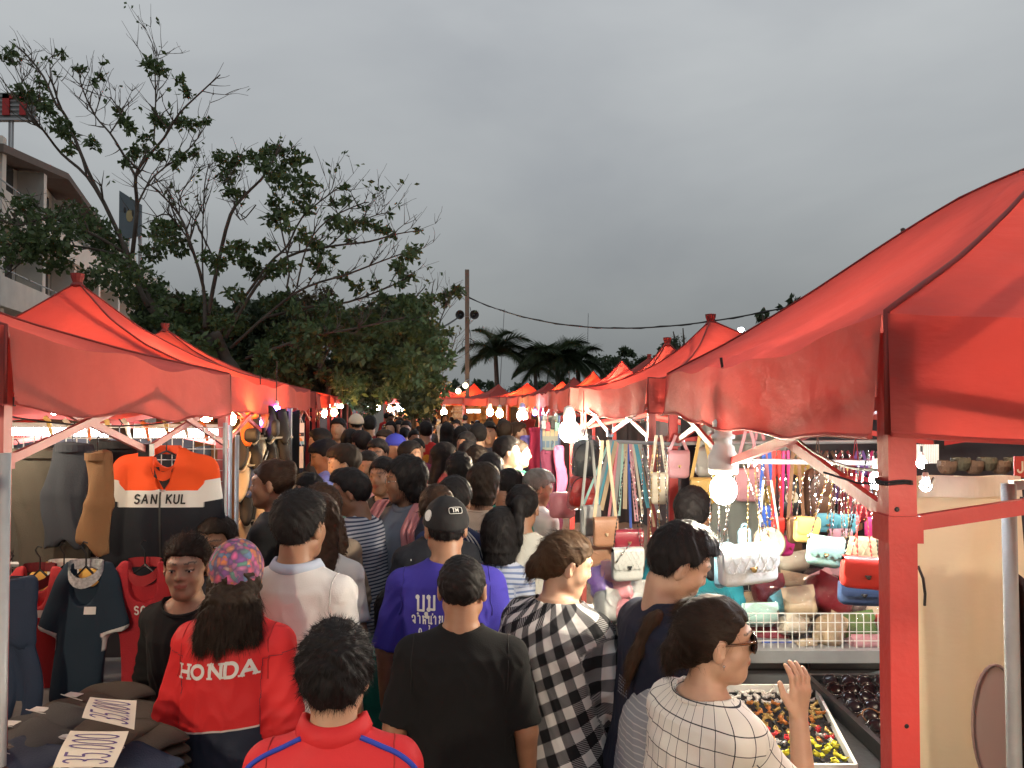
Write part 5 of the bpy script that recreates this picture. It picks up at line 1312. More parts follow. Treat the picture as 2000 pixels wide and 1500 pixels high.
# far tree line
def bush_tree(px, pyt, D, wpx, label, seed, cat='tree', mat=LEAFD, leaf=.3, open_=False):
 r = random.Random(seed); rs = np.random.default_rng(seed); top = P(px, pyt, D); w = wpx * D / FPX; b = (top.x, D, 0); t = thing('background_tree', label, cat, b)
 x = MB(); tips = []
 for k in range(4):
  e = Vector((top.x + r.uniform(-.4, .4) * w, D + r.uniform(-1, 1), top.z - r.uniform(.1, .9))); m_ = Vector((top.x + (e.x - top.x) * .3, D, top.z * .45)); pts = smooth_pl([Vector(b), m_, e]); x.tube(pts, list(np.linspace(.14, .03, len(pts))), 5)
  twigs(x, pts, .05, r, 6, w * .3, tips, 2, .4)
 x.build('trunk', BARK, t, world=True)
 cen = []; rad = []; cnt = []
 if open_:
  for p in tips: cen.append(tuple(p)); rad.append(.22); cnt.append(8)
 else:
  for k in range(26):
   u = r.uniform(-1, 1); zz = r.uniform(0, 1); lim = math.sqrt(max(0, 1 - u * u * .8))
   cen.append((top.x + u * w / 2, D + r.uniform(-1, 1) * w * .3, 1.2 + (top.z - 1.2) * lim * (zz ** .5))); rad.append(w * r.uniform(.09, .17)); cnt.append(75)
 V, F = leaves(cen, rad, cnt, leaf, rs=rs); o = raw('crown', V - np.array(b), F, mat, t); o['kind'] = 'stuff'
 return t
for k, (px, py, w, D) in enumerate([(1170, 697, 100, 62), (1228, 678, 62, 50), (1205, 700, 60, 55), (1268, 695, 80, 52), (1310, 668, 70, 50), (1350, 680, 70, 52), (1400, 700, 70, 55), (1010, 752, 80, 62), (940, 742, 70, 60), (885, 745, 60, 62), (1060, 745, 80, 64), (1120, 740, 80, 60)]):
 bush_tree(px, py, D, w, 'dark far tree %s' % ['beside the straight mast', 'with a flat top, left of the capped peak', 'low and dense, left of the flat topped one', 'behind the third canopy', 'behind the capped peak, tallest', 'right behind the capped peak', 'between the capped peak and the big canopy', 'under the left palm', 'at the foot of the pole', 'left of the pole foot', 'under the bushy palm', 'right of the palms'][k], 60 + k)
bush_tree(1495, 610, 24, 90, 'feathery tree poking out behind the big right canopy', 81, leaf=.2); bush_tree(1560, 578, 24, 90, 'feathery tree top just above the slope of the big right canopy', 82, leaf=.2)
bush_tree(1340, 632, 40, 60, 'bare thin tree behind the capped peak', 83, open_=True, leaf=.12); bush_tree(1826, 395, 9, 34, 'leafy twig tip sticking up behind the big right canopy', 84, open_=True, leaf=.05)
bush_tree(1752, 470, 10, 30, 'thin twig behind the big right canopy slope', 85, open_=True, leaf=.04)
# ============================================================ goods
PLAST = plastic_mat()
CHROME = pm('polished_metal', (.62, .60, .55), .22, 1.0, var=.05, bump=0)
GOLD = pm('brass_fitting', (.60, .42, .18), .28, 1.0, var=.05, bump=0)
DARKM = pm('dark_metal', (.03, .03, .03), .35, .6, bump=0)
def leather(name, col, rough=.42): return pm('leather_' + name, col, rough, var=.12, scale=9, bump=.12, bscale=120, coat=.15)
def rbox(w, t, h, r=.018, n=4, bulge=0.0, seed=0, taper=0.0):
 """rounded box as closed mesh, w x (across), t y (deep), h z (tall), base at z=0"""
 V = []; rings = []
 m = MB(); nz_ = 9; K = 28
 def sec(z):
  u = z / h; e = min(1.0, max(.0, min(z, h - z) / r)); f = math.sqrt(max(0.02, 1 - (1 - e) ** 2)); return f
 zs = sorted(set([0.0005, r * .3, r * .7, r, h * .35, h * .5, h * .65, h - r, h - r * .7, h - r * .3, h - .0005]))
 vs = []
 for z in zs:
  f = sec(z); a = (w / 2 - (1 - f) * r) * (1 - taper * z / h); b = t / 2 - (1 - f) * r * min(1, t / w + .3)
  b += bulge * math.sin(math.pi * z / h)
  for j in range(K):
   an = 2 * math.pi * j / K; c, s = math.cos(an), math.sin(an); p = 5
   x = a * math.copysign(abs(c) ** (2 / p), c); y = b * math.copysign(abs(s) ** (2 / p), s); vs.append((x, y, z))
 k = len(zs); fs = [(i * K + j, i * K + (j + 1) % K, (i + 1) * K + (j + 1) % K, (i + 1) * K + j) for i in range(k - 1) for j in range(K)]
 fs += [tuple(range(K))[::-1], tuple((k - 1) * K + j for j in range(K))]
 m.add(vs, fs); return m
def chain(mb, pts, link=.014, w=.007):
 pts = [Vector(p) for p in pts]; seg = []
 for a, b in zip(pts[:-1], pts[1:]):
  L_ = (b - a).length; n = max(1, int(L_ / link)); seg += [a.lerp(b, i / n) for i in range(n)]
 seg.append(pts[-1])
 for i, (a, b) in enumerate(zip(seg[:-1], seg[1:])):
  d = (b - a).normalized(); x = d.orthogonal().normalized(); x = Matrix.Rotation(i * 1.3, 3, d) @ x; y = d.cross(x)
  c = (a + b) / 2; ln = (b - a).length * .68
  mb.add([c - d * ln, c + x * w / 2 - y * w * .2, c + x * w / 2 + y * w * .2, c + d * ln, c - x * w / 2 + y * w * .2, c - x * w / 2 - y * w * .2], [(0, 1, 2), (3, 2, 1), (0, 4, 5), (3, 5, 4), (0, 2, 4), (2, 3, 4), (0, 5, 1), (5, 3, 1)])
def handbag(label, p, w, h, t, mat, yaw=0, top=None, strap='chain', smat=None, flap=.62, clasp='turn', group=None, tilt=0, scallop=False, quilt=False, anchor=0, handle=False):
 """p = centre of the bag in the world; yaw 0 shows its front to the camera; top = height where the strap hangs"""
 p = Vector(p); root = thing('handbag', label, 'handbag', p - Vector((0, 0, h / 2)), 0, group, rot=(0, R(tilt), R(yaw)))
 b = rbox(w, t, h, min(.022, h * .22)); b.build('body', mat, root, smooth=True)
 if flap:
  fh = h * flap; f = MB()
  def ff(u, v):
   x = (u - .5) * (w * .985); s = v * (t + fh)
   cor = 1 - (max(0, abs(u - .5) * 2 - .82) / .18) ** 2 * .22
   if s < t: y = t / 2 - s; z = h + .003 + .004 * math.sin(math.pi * s / t)
   else:
    z = h - (s - t) * cor; y = -t / 2 - .004 - .003 * math.sin(math.pi * min(1, (s - t) / fh))
    if scallop and v > .93: z += .006 * math.cos((u - .5) * 2 * math.pi * 5)
   return (x, y, z)
  f.grid(ff, 24, 12); f.grid(lambda u, v: tuple(np.array(ff(1 - u, v)) + (0, .0025, -.002)), 24, 12); fl = f.build('flap', mat, root, smooth=True)
  if quilt:
   q = MB()
   for k in range(-4, 8):
    for sg in (-1, 1):
     pts = []
     for j in range(9):
      z = h * .35 + (h * .62) * j / 8; x = k * w / 6 + sg * (z) * .6 - (w * .3 if sg > 0 else -w * .1)
      if abs(x) < w * .46: pts.append((x, -t / 2 - .0085, z))
     if len(pts) > 2: q.tube(pts, .0012, 4)
   if q.V: q.build('quilting', mat, fl)
  if clasp:
   c = MB(); zc = h - fh + h * .10; c.box((0, -t / 2 - .012, zc), (w * .13, .006, h * .05)); c.lathe([(w * .045, -.002), (w * .045, .004), (w * .02, .007)], (0, -t / 2 - .014, zc - h * .04), 12, Matrix.Rotation(R(90), 3, 'X')); c.build('clasp', smat or GOLD, fl)
  zi = MB(); zi.tube([(-w * .45, t / 2 + .001, h * .8), (w * .45, t / 2 + .001, h * .8)], .002, 4); zi.build('zip', smat or GOLD, root)
 if top is not None:
  H_ = top - (p.z - h / 2); ax = anchor
  for s in (-1, 1):
   e = MB(); a = Vector((s * w * .46, 0, h * .96)); bb = Vector((ax + s * .012, 0, H_)); L_ = (bb - a).length
   mid = [a + (bb - a) * u + Vector((0, 0, -.0 - .05 * L_ * math.sin(math.pi * u) * .3)) for u in np.linspace(0, 1, 7)]
   if strap == 'chain': chain(e, mid)
   else:
    for q1, q2 in zip(mid[:-1], mid[1:]): e.bar(q1, q2, .016, .003, up=(0, 1, 0))
   e.build('chain_strap' if strap == 'chain' else 'strap', smat or (CHROME if strap == 'chain' else mat), root)
   r_ = MB(); r_.lathe([(.007, -.002), (.009, 0), (.007, .002), (.005, 0), (.007, -.002)], a, 10, Matrix.Rotation(R(90), 3, 'X')); r_.build('ring', smat or GOLD, root)
 if handle:
  e = MB(); e.tube([(math.cos(a) * w * .22, 0, h + math.sin(a) * w * .22) for a in np.linspace(0, math.pi, 9)], .005, 6); e.build('handle', mat, root, smooth=True)
 return root
C_ = dict(white=(.72, .78, .80), lblue=(.20, .38, .50), sage=(.24, .42, .40), red=(.62, .045, .035), navy=(.05, .09, .20), mustard=(.60, .40, .12), teal=(.10, .34, .42), pink=(.66, .25, .28), rose=(.60, .30, .33), beige=(.50, .40, .26), brown=(.14, .07, .04), tan=(.36, .18, .10), maroon=(.25, .02, .035), grey=(.33, .33, .31), dgrey=(.07, .075, .075), cream=(.62, .55, .42), fuchsia=(.62, .04, .20), black=(.015, .015, .017), purple=(.22, .12, .42), green=(.08, .17, .04), mint=(.35, .55, .48), sand=(.48, .36, .22), blue=(.04, .10, .40))
LM = {k: leather(k, v) for k, v in C_.items()}
def dp(px, py, d): return P(px, py, d)
def bw(pxw, d): return pxw * d / FPX
hang = [ # label, px, py, d, w px, h px, colour, yaw, topy, strap, extras
 ('white quilted looking bag glowing right below the bright bulb', 1462, 1103, 2.72, 118, 72, 'white', 12, 905, 'chain', dict(tilt=-4, quilt=True)),
 ('light blue bag seen from its side behind the glowing white bag', 1412, 1106, 2.82, 55, 80, 'lblue', 50, 900, 'chain', {}),
 ('black bag half hidden left of the glowing white bag', 1396, 1100, 2.95, 44, 66, 'black', 40, 900, 'chain', {}),
 ('sage green bag with a scalloped flap', 1606, 1078, 2.75, 66, 56, 'sage', -8, 900, 'chain', dict(tilt=8, scallop=True)),
 ('bright red bag with a dark clasp next to the thick post', 1686, 1120, 2.6, 88, 58, 'red', -4, 880, 'chain', dict(tilt=4, smat=DARKM)),
 ('navy blue bag hanging under the bright red one', 1680, 1156, 2.75, 84, 50, 'navy', -4, 880, 'chain', dict(tilt=2, smat=DARKM)),
 ('mustard yellow bag above the sage green one', 1572, 1036, 3.0, 50, 48, 'mustard', 14, 880, 'chain', dict(tilt=5, clasp=None)),
 ('brown bag tucked behind the mustard one', 1555, 1036, 3.1, 40, 50, 'brown', 20, 880, 'strap', {}),
 ('small blue box bag with a top handle', 1454, 1050, 3.05, 28, 40, 'lblue', 20, None, 'chain', dict(handle=True, flap=0)),
 ('teal round topped purse left of the pink ones', 1612, 1022, 3.35, 42, 34, 'teal', 0, 880, 'chain', {}),
 ('second teal purse, closer to the thick post', 1654, 1024, 3.35, 42, 34, 'teal', 0, 880, 'chain', {}),
 ('fuchsia purse beside the thick red post', 1714, 1034, 3.3, 48, 42, 'fuchsia', 0, 880, 'chain', {}),
 ('rose purse behind the beige quilted bag', 1640, 1062, 3.15, 44, 52, 'rose', 0, 880, 'chain', {}),
 ('beige quilted bag over the bright red one', 1692, 1074, 3.0, 78, 46, 'beige', -4, 880, 'chain', dict(quilt=True, clasp=None)),
 ('small crimson pouch left of the mustard bag', 1518, 1038, 3.2, 26, 52, 'red', 25, 880, 'strap', {}),
 ('crimson pouch hanging lowest left of the mustard bag', 1536, 1068, 3.3, 30, 36, 'fuchsia', 25, 880, 'strap', {}),
 ('blue pouch beside the crimson one', 1498, 1010, 3.4, 34, 40, 'blue', 10, 880, 'strap', {}),
 ('pale grey quilted flap bag left of the pink post', 1225, 1103, 3.35, 62, 62, 'grey', 12, 900, 'chain', dict(quilt=True, smat=DARKM)),
 ('maroon bag above the pale grey quilted one', 1228, 1056, 3.7, 56, 40, 'maroon', 0, 880, 'chain', {}),
 ('taupe bag with a tan base left of the maroon one', 1182, 1040, 3.7, 48, 56, 'tan', 10, 860, 'strap', dict(smat=LM['sand'])),
 ('silver grey bag hanging by a pale strap', 1152, 1018, 3.8, 42, 58, 'grey', 30, 860, 'strap', dict(smat=LM['grey'])),
 ('tan leather bag under the taupe one', 1172, 1098, 3.8, 52, 60, 'tan', 10, None, 'strap', dict(handle=True)),
 ('pink box bag between the two right posts', 1325, 908, 4.0, 42, 52, 'rose', 0, 850, 'strap', {}),
 ('cream bag behind the right front post', 1287, 955, 4.0, 34, 60, 'cream', 0, 850, 'strap', {}),
 ('pale yellow bag behind the teal shirt man', 1372, 960, 3.9, 48, 50, 'mustard', 0, 850, 'strap', {}),
 ('grey blue bag high up behind the bright bulb', 1392, 903, 3.95, 66, 54, 'grey', 0, 840, 'strap', {}),
 ('pink bag just right of the bright bulb', 1462, 948, 3.95, 56, 62, 'rose', 0, 840, 'strap', {}),
 ('second pink bag right of the bright bulb', 1484, 925, 4.05, 40, 50, 'pink', 0, 840, 'strap', {}),
]
for (lb, px, py, d, w, h_, c, yw, ty, st, ex) in hang:
 pz = dp(px, py, d); handbag(lb, pz, bw(w, d), bw(h_, d), bw(w, d) * .30, LM[c], yw, None if ty is None else P(px, ty, d).z, st, **ex)
# backpacks with round logo badges and in clear plastic
def backpack(label, p, w, h, t, mat, yaw=0, badge=None, plastic=False, top=None):
 root = thing('backpack', label, 'backpack', Vector(p) - Vector((0, 0, h / 2)), rotz=R(yaw))
 b = rbox(w, t, h, w * .28, bulge=.02, taper=.18); b.build('body', mat, root, smooth=True)
 b = rbox(w * .72, t * .35, h * .42, w * .08, bulge=.01);
 b.V = [(x, y - t * .58, z + h * .06) for x, y, z in b.V]; pk_ = b.build('pocket', mat, root, smooth=True)
 z = MB(); z.tube([(math.cos(a) * w * .40, -t * .5 - .012, h * .55 + math.sin(a) * h * .36) for a in np.linspace(0, math.pi, 15)], .003, 5); z.build('zip', DARKM, root)
 if badge:
  z = MB(); z.lathe([(w * .26, 0), (w * .26, .006), (0, .006)], (0, -t * .5 - .014, h * .48), 20, Matrix.Rotation(R(90), 3, 'X')); bo = z.build('badge', LM['cream'], root)
  q = stroke_text('V', w * .2, .14) or []; z = MB(); z.tube([(-w * .09, -t * .5 - .022, h * .52), (0, -t * .5 - .022, h * .40), (w * .09, -t * .5 - .022, h * .52), (0, -t * .5 - .022, h * .58), (-w * .09, -t * .5 - .022, h * .52)], .0025, 4); z.build('emblem', LM['black'], bo)
 for s in (-1, 1):
  z = MB(); z.tube([(s * w * .2, t * .45, h * .95), (s * w * .28, t * .8, h * .6), (s * w * .25, t * .5, h * .1)], .008, 5); z.build('strap', mat, root)
 z = MB(); zt = (top - (p[2] - h / 2)) if top else h * 1.2; z.tube([(-w * .12, 0, h * .97), (0, 0, zt), (w * .12, 0, h * .97)], .005, 5); z.build('hanging_loop', mat, root)
 if plastic:
  z = rbox(w * 1.12, t * 1.3, h * 1.12, w * .2, bulge=.02, taper=.3); V = np.array(z.V); V[:, 2] -= h * .04; V += (rng.normal(0, .004, V.shape)); z.V = [tuple(v) for v in V]; z.build('plastic_cover', PLAST, root, smooth=True)
 return root
for (lb, px, py, d, w, h_, c, bd, pl, ty) in [
 ('dark grey bag in clear plastic hanging next to the glaring bulb', 1146, 896, 4.6, 62, 76, 'dgrey', False, True, 830), ('red bag in clear plastic under the dark grey one', 1140, 958, 4.6, 62, 68, 'red', False, True, 830),
 ('black backpack with a pale round badge, furthest left', 1540, 968, 3.75, 50, 84, 'black', True, False, 850), ('brown patterned backpack in the back row', 1598, 962, 3.7, 60, 96, 'brown', False, False, 850),
 ('maroon backpack with a pale round badge', 1672, 975, 3.65, 66, 92, 'maroon', True, False, 850), ('brown backpack with a pale round badge by the thick post', 1730, 972, 3.6, 54, 92, 'brown', True, False, 850)]:
 backpack(lb, dp(px, py, d), bw(w, d), bw(h_, d), bw(w, d) * .4, LM[c], 0, bd, pl, P(px, ty, d).z)
# fan of straps hanging from the bar under the second canopy
cols_ = ['mint', 'grey', 'teal', 'sand', 'pink', 'grey', 'mint', 'beige', 'blue', 'rose', 'cream', 'teal', 'sand', 'grey']
for k in range(14):
 x0 = 1180 + k * 5.2; x1 = 1140 + k * 11.5; a = P(1190 + k * 4.6, 862, 4.3); b = P(x1, 985 + (k * 37) % 50, 4.1); x = MB(); x.bar(a, b, .022 if k % 2 else .014, .003, up=(0, 1, 0)); single(x, 'bag_strap', LM[cols_[k]], '%s strap in the fan of bag straps, number %s from the left' % (cols_[k].replace('dgrey', 'dark grey'), ['one', 'two', 'three', 'four', 'five', 'six', 'seven', 'eight', 'nine', 'ten', 'eleven', 'twelve', 'thirteen', 'fourteen'][k]), 'strap', 'bag straps hanging in a fan')
for k, (x0, y0, x1, y1, d, n) in enumerate([(1255, 868, 1262, 1100, 3.6, 2), (1275, 868, 1277, 1050, 3.8, 2), (1290, 868, 1292, 1060, 3.8, 2), (1462, 895, 1470, 1060, 2.9, 2), (1478, 905, 1500, 1040, 3.0, 2), (1490, 930, 1512, 1050, 3.0, 1), (1524, 925, 1530, 1030, 3.2, 2), (1558, 925, 1552, 1025, 3.2, 2), (1580, 925, 1594, 1020, 3.2, 1), (1620, 915, 1600, 1015, 3.0, 2), (1638, 905, 1634, 1055, 3.0, 2), (1655, 905, 1668, 1050, 3.0, 1), (1672, 925, 1686, 1090, 2.7, 2), (1690, 960, 1672, 1095, 2.7, 1), (1700, 950, 1716, 1060, 3.0, 1), (1180, 870, 1170, 980, 4.2, 1), (1232, 1060, 1212, 1100, 3.3, 1)]):
 a = P(x0, y0, d); b = P(x1, y1, d); x = MB()
 for j in range(n): chain(x, [a + Vector((j * .02, 0, 0)), b + Vector((j * .05 - .02, 0, 0))], .016, .0075)
 single(x, 'chain', (CHROME, GOLD, LM['red'])[k % 2 if k not in (12, 13) else 2], 'hanging bag chain %s among the handbags, %s' % (['leftmost by the pink post', 'second by the pink post', 'right of the pink post', 'right of the bright bulb', 'between bulb and backpacks', 'beside the blue pouch', 'over the crimson pouch', 'over the mustard bag', 'right of the mustard bag', 'over the sage bag', 'left over the rose purse', 'right over the rose purse', 'above the red bag, left', 'above the red bag, crossing', 'above the fuchsia purse', 'in the strap fan', 'on the grey quilted bag'][k], ('silver', 'gold', 'red')[k % 2 if k not in (12, 13) else 2]), 'chain', 'bag chains hanging from the frame')
# hanging rails
for (a, b, lb) in ((P(1190, 862, 4.35), P(1330, 868, 4.0), 'rail holding the fan of straps'), (P(1440, 900, 2.95), P(1760, 905, 2.9), 'rail from which the front handbags hang'), (P(1330, 866, 4.05), P(1760, 862, 3.85), 'rail high at the back of the handbag stall')):
 x = MB(); x.tube([a, b], .010, 8); single(x, 'hanging_rail', STEEL, lb, 'rail')
# white wall clock like tyre toy / round bag with a spoked face
q = P(1502, 1060, 3.1); t = thing('round_bag', 'round cream bag with a dark spoked face, right of the glowing bag', 'handbag', q)
Mx = Matrix.Rotation(R(90), 3, 'X') @ Matrix.Rotation(0, 3, 'Z'); x = MB(); x.lathe([(.0, -.03), (.05, -.03), (.062, -.02), (.062, .02), (.05, .03), (.046, .024)], n=26, mat=Mx); x.build('rim', LM['cream'], t, smooth=True)
x = MB(); x.lathe([(.047, .020), (.0, .022)], n=24, mat=Mx); fc = x.build('face', LM['black'], t)
for k in range(12): x = MB(); a = k * math.pi / 6; x.bar((math.cos(a) * .014, -.0235, math.sin(a) * .014), (math.cos(a) * .040, -.0235, math.sin(a) * .040), .003); x.build('spoke', LM['cream'], fc)
x = MB(); x.tube([(-.04, 0, .045), (-.02, 0, .25), (.01, 0, .25), (.04, 0, .045)], .005, 5); x.build('strap', LM['cream'], t)
# --- cart with wire basket full of wrapped bags
DK = 3.22
GREYP = pm('grey_painted_panel', (.11, .115, .115), .45, scale=4, bump=.04)
EDGE = pm('silver_grey_edge', (.30, .31, .31), .4, .3, bump=.03)
x0, x1 = .70, 2.05; cart = thing('goods_cart', 'grey panelled cart with a wire basket on its deck behind the sunglasses woman', 'cart', (1.4, DK + .35, 0))
zd = P(1500, 1272, DK).z
def cb(c, s, nm, m, par=cart): x = MB(); x.box(c, s); return x.build(nm, m, par, world=True)
cb(((x0 + x1) / 2, DK + .4, zd - .02), (x1 - x0, .84, .04), 'deck', EDGE)
cb(((x0 + x1) / 2, DK - .018, zd - .012), (x1 - x0, .035, .05), 'edge_strip', EDGE)
pn = cb(((x0 + x1) / 2, DK + .02, zd - .22), (x1 - x0 - .02, .03, .34), 'side_panel', GREYP)
for zz in (zd - .075, zd - .15, zd - .245): cb(((x0 + x1) / 2, DK + .002, zz), (x1 - x0 - .02, .008, .008), 'ridge', BLACKP, pn)
for k in range(4): cb((x0 + .22 + k * .31, DK - .004, zd - .055), (.014, .012, .05), 'rib', BLACKP, pn)
cb(((x0 + x1) / 2, DK + .78, zd - .2), (x1 - x0, .03, .36), 'back_panel', GREYP); cb((x0, DK + .4, zd - .2), (.03, .8, .36), 'end_panel', GREYP); cb((x1, DK + .4, zd - .2), (.03, .8, .36), 'end_panel', GREYP)
for (xx, yy) in ((x0 + .06, DK + .06), (x1 - .06, DK + .06), (x0 + .06, DK + .74), (x1 - .06, DK + .74)): cb((xx, yy, zd * .5 - .15), (.04, .04, zd - .4), 'leg', BLACKP)
wc = Vector((1.62, DK - .03, .52)); x = MB(); My = Matrix.Rotation(R(90), 3, 'X')
x.lathe([(.33, -.04), (.37, -.05), (.395, -.02), (.395, .02), (.37, .05), (.33, .04), (.33, -.04)], wc, 36, My); wh = x.build('wheel', BLACKP, cart, world=True, smooth=True)
x = MB(); x.lathe([(.325, -.02), (.335, 0), (.325, .02), (.30, 0), (.325, -.02)], wc, 36, My); x.build('rim', CHROME, wh, world=True, smooth=True)
x = MB()
for k in range(20): a = k * math.pi / 10; x.tube([wc, wc + Vector((math.cos(a) * .31, 0, math.sin(a) * .31))], .003, 4)
o = x.build('spokes', CHROME, wh, world=True); o['kind'] = 'stuff'
x = MB(); x.lathe([(.04, -.05), (.04, .05)], wc, 10, My); x.build('hub', STEEL, wh, world=True)
x = MB(); x.grid(lambda u, v: wc + Vector((math.cos(R(10 + 160 * u)) * .42, -.10 + .2 * v, math.sin(R(10 + 160 * u)) * .42)), 20, 3); x.grid(lambda u, v: wc + Vector((math.cos(R(170 - 160 * u)) * .427, -.10 + .2 * v, math.sin(R(170 - 160 * u)) * .427)), 20, 3); x.build('mudguard', GREYP, cart, world=True, smooth=True)
WIRE = pm('white_coated_wire', (.62, .62, .58), .4, bump=0)
zb0, zb1 = zd + .005, P(1500, 1198, DK).z
bk = thing('wire_basket', 'long white wire basket on the cart deck holding wrapped bags', 'basket', (1.35, DK + .3, zd))
def wirepanel(a, b, z0, z1, n, nh, nm, thick=.0019):
 x = MB()
 for k in range(n + 1): p = a.lerp(b, k / n); x.tube([(p.x, p.y, z0), (p.x, p.y, z1)], thick * (1.9 if k in (0, n // 2, n) else 1), 4)
 for k in range(nh + 1): z = z0 + (z1 - z0) * k / nh; x.tube([(a.x, a.y, z), (b.x, b.y, z)], thick * (1.5 if k in (0, nh) else 1), 4)
 x.build(nm, WIRE, bk, world=True)
wirepanel(Vector((x0 + .02, DK + .0, 0)), Vector((x1 - .02, DK + .0, 0)), zb0, zb1, 44, 4, 'front_mesh'); wirepanel(Vector((x0 + .02, DK + .7, 0)), Vector((x1 - .02, DK + .7, 0)), zb0, zb1, 30, 4, 'back_mesh')
wirepanel(Vector((x0 + .02, DK, 0)), Vector((x0 + .02, DK + .7, 0)), zb0, zb1, 20, 4, 'side_mesh'); wirepanel(Vector((x1 - .02, DK, 0)), Vector((x1 - .02, DK + .7, 0)), zb0, zb1, 20, 4, 'side_mesh')
def lump(w, h, t, seed, mat, label, p, rot, plastic=True, cat='bag'):
 root = thing('wrapped_bag', label, cat, p, rot=rot)
 b = rbox(w, t, h, min(h, t) * .35, bulge=.004, taper=.08); V = np.array(b.V); V[:, 2] -= h / 2; V += (nz(V, 22, seed) * .005)[:, None]; b.V = [tuple(v) for v in V]; b.build('body', mat, root, smooth=True)
 f = MB(); f.grid(lambda u, v: ((u - .5) * w * .97, -t / 2 - .004 - .003 * math.sin(3.14 * v), h * .5 - v * h * (.58 - .25 * (2 * u - 1) ** 4)), 12, 6); f.build('flap', mat, root, smooth=True)
 if plastic:
  k = 18; m_ = MB(); m_.ball((0, 0, 0), 1, 20, (w * .60, t * .85, h * .66)); V = np.array([tuple(v) for v in m_.V]); q = V.copy()
  V = V * (1 + .10 * nz(q, 26, seed)[:, None] + .05 * nz(q, 60, seed + 1)[:, None]); m_.V = [tuple(v) for v in V]; m_.build('plastic_cover', PLAST, root, smooth=True)
 return root
pile = [ # px, py, d, w px, h px, colour, roll, words
 (1500, 1155, 3.65, 60, 56, 'maroon', 5, 'under the glowing white bag'), (1545, 1140, 3.7, 70, 34, 'sand', -12, 'right of the glowing white bag, upper'), (1545, 1100, 3.8, 66, 34, 'cream', 8, 'below the mustard bag'), (1600, 1150, 3.7, 60, 60, 'rose', 20, 'below the sage green bag'),
 (1618, 1166, 3.5, 92, 66, 'maroon', -28, 'big and tilted in the middle of the heap'), (1524, 1176, 3.5, 40, 40, 'teal', 30, 'small, left of the big maroon one'), (1562, 1178, 3.42, 62, 56, 'sand', 10, 'left of the big maroon one, leather round shape'), (1480, 1202, 3.4, 72, 40, 'mint', 2, 'pale turquoise, left end above the basket'),
 (1545, 1222, 3.4, 52, 34, 'cream', -10, 'inside the basket, left half'), (1590, 1235, 3.5, 46, 54, 'grey', 12, 'grey, inside the basket by the middle bar'), (1618, 1232, 3.35, 44, 62, 'sand', -30, 'sand coloured, standing in the basket'), (1660, 1228, 3.45, 96, 52, 'green', 12, 'olive green, in the basket'),
 (1690, 1256, 3.32, 72, 26, 'rose', 0, 'pale pink, low in the basket'), (1500, 1240, 3.45, 80, 22, 'maroon', 0, 'crimson, low left in the basket'), (1510, 1262, 3.38, 60, 14, 'blue', 0, 'royal blue, at the bottom left of the basket'), (1728, 1222, 3.5, 50, 40, 'red', 0, 'red, at the right end of the basket'),
 (1700, 1196, 3.6, 66, 26, 'cream', -4, 'cream, above the right end of the basket'), (1660, 1200, 3.6, 60, 40, 'dgrey', 10, 'dark grey, under the navy bag'), (1740, 1180, 3.7, 50, 50, 'navy', 10, 'dark, by the thick post'), (1580, 1200, 3.6, 50, 40, 'beige', 40, 'beige, over the middle of the basket'),
 (1440, 1215, 3.5, 40, 60, 'white', 5, 'white, behind the sunglasses woman'), (1640, 1120, 3.9, 60, 40, 'rose', 0, 'pink plastic, between the sage and red bags'), (1570, 1260, 3.34, 40, 18, 'beige', 0, 'small beige, bottom of the basket'), (1540, 1066, 4.0, 50, 30, 'tan', 0, 'tan, at the top of the heap'), (1470, 1180, 3.7, 50, 40, 'sand', 0, 'sand, behind the turquoise one')]
for k, (px, py, d, w, h_, c, ro, wd) in enumerate(pile):
 lump(bw(w, d), bw(h_, d), .10, k, LM[c], 'plastic wrapped %s bag, %s' % (dict(lblue='light blue', dgrey='dark grey').get(c, c), wd) if k not in (2,) else 'plastic wrapped cream bag below the mustard bag', P(px, py, d), (R(-25), R(-ro), R(rnd.uniform(-15, 15))), plastic=True)
# pile left of the post: pink and purple pouches on a low table
LOWT = thing('low_table', 'low dark table with pouches left of the pink post', 'table', (xz(1215, 3.5), 3.5, 0)); x = MB(); zt = P(1200, 1215, 3.5).z; c0 = Vector((xz(1215, 3.5), 3.5, 0)); x.box((0, 0, zt), (.34, .5, .03)); x.build('table_top', BLACKP, LOWT)
for (a, b) in ((-.15, -.22), (.15, -.22), (-.15, .22), (.15, .22)): x = MB(); x.bar((a, b, 0), (a, b, zt - .015), .025); x.build('leg', BLACKP, LOWT)
for k, (px, py, w, h_, c, wd) in enumerate([(1176, 1140, 46, 60, 'purple', 'leaning on the table edge'), (1210, 1150, 60, 50, 'pink', 'in the middle of the low table'), (1195, 1118, 46, 40, 'rose', 'behind the purple pouch'), (1240, 1160, 50, 50, 'grey', 'next to the pink post'), (1190, 1185, 60, 60, 'grey', 'hanging down the table front'), (1225, 1195, 60, 40, 'pink', 'at the front of the low table')]):
 lump(bw(w, 3.45), bw(h_, 3.45), .08, 50 + k, LM[c], 'wrapped %s pouch %s' % (c, wd), P(px, py, 3.45 - .05 * (k > 3)), (R(-20), R(k * 9 - 20), R(k * 20 - 40)))
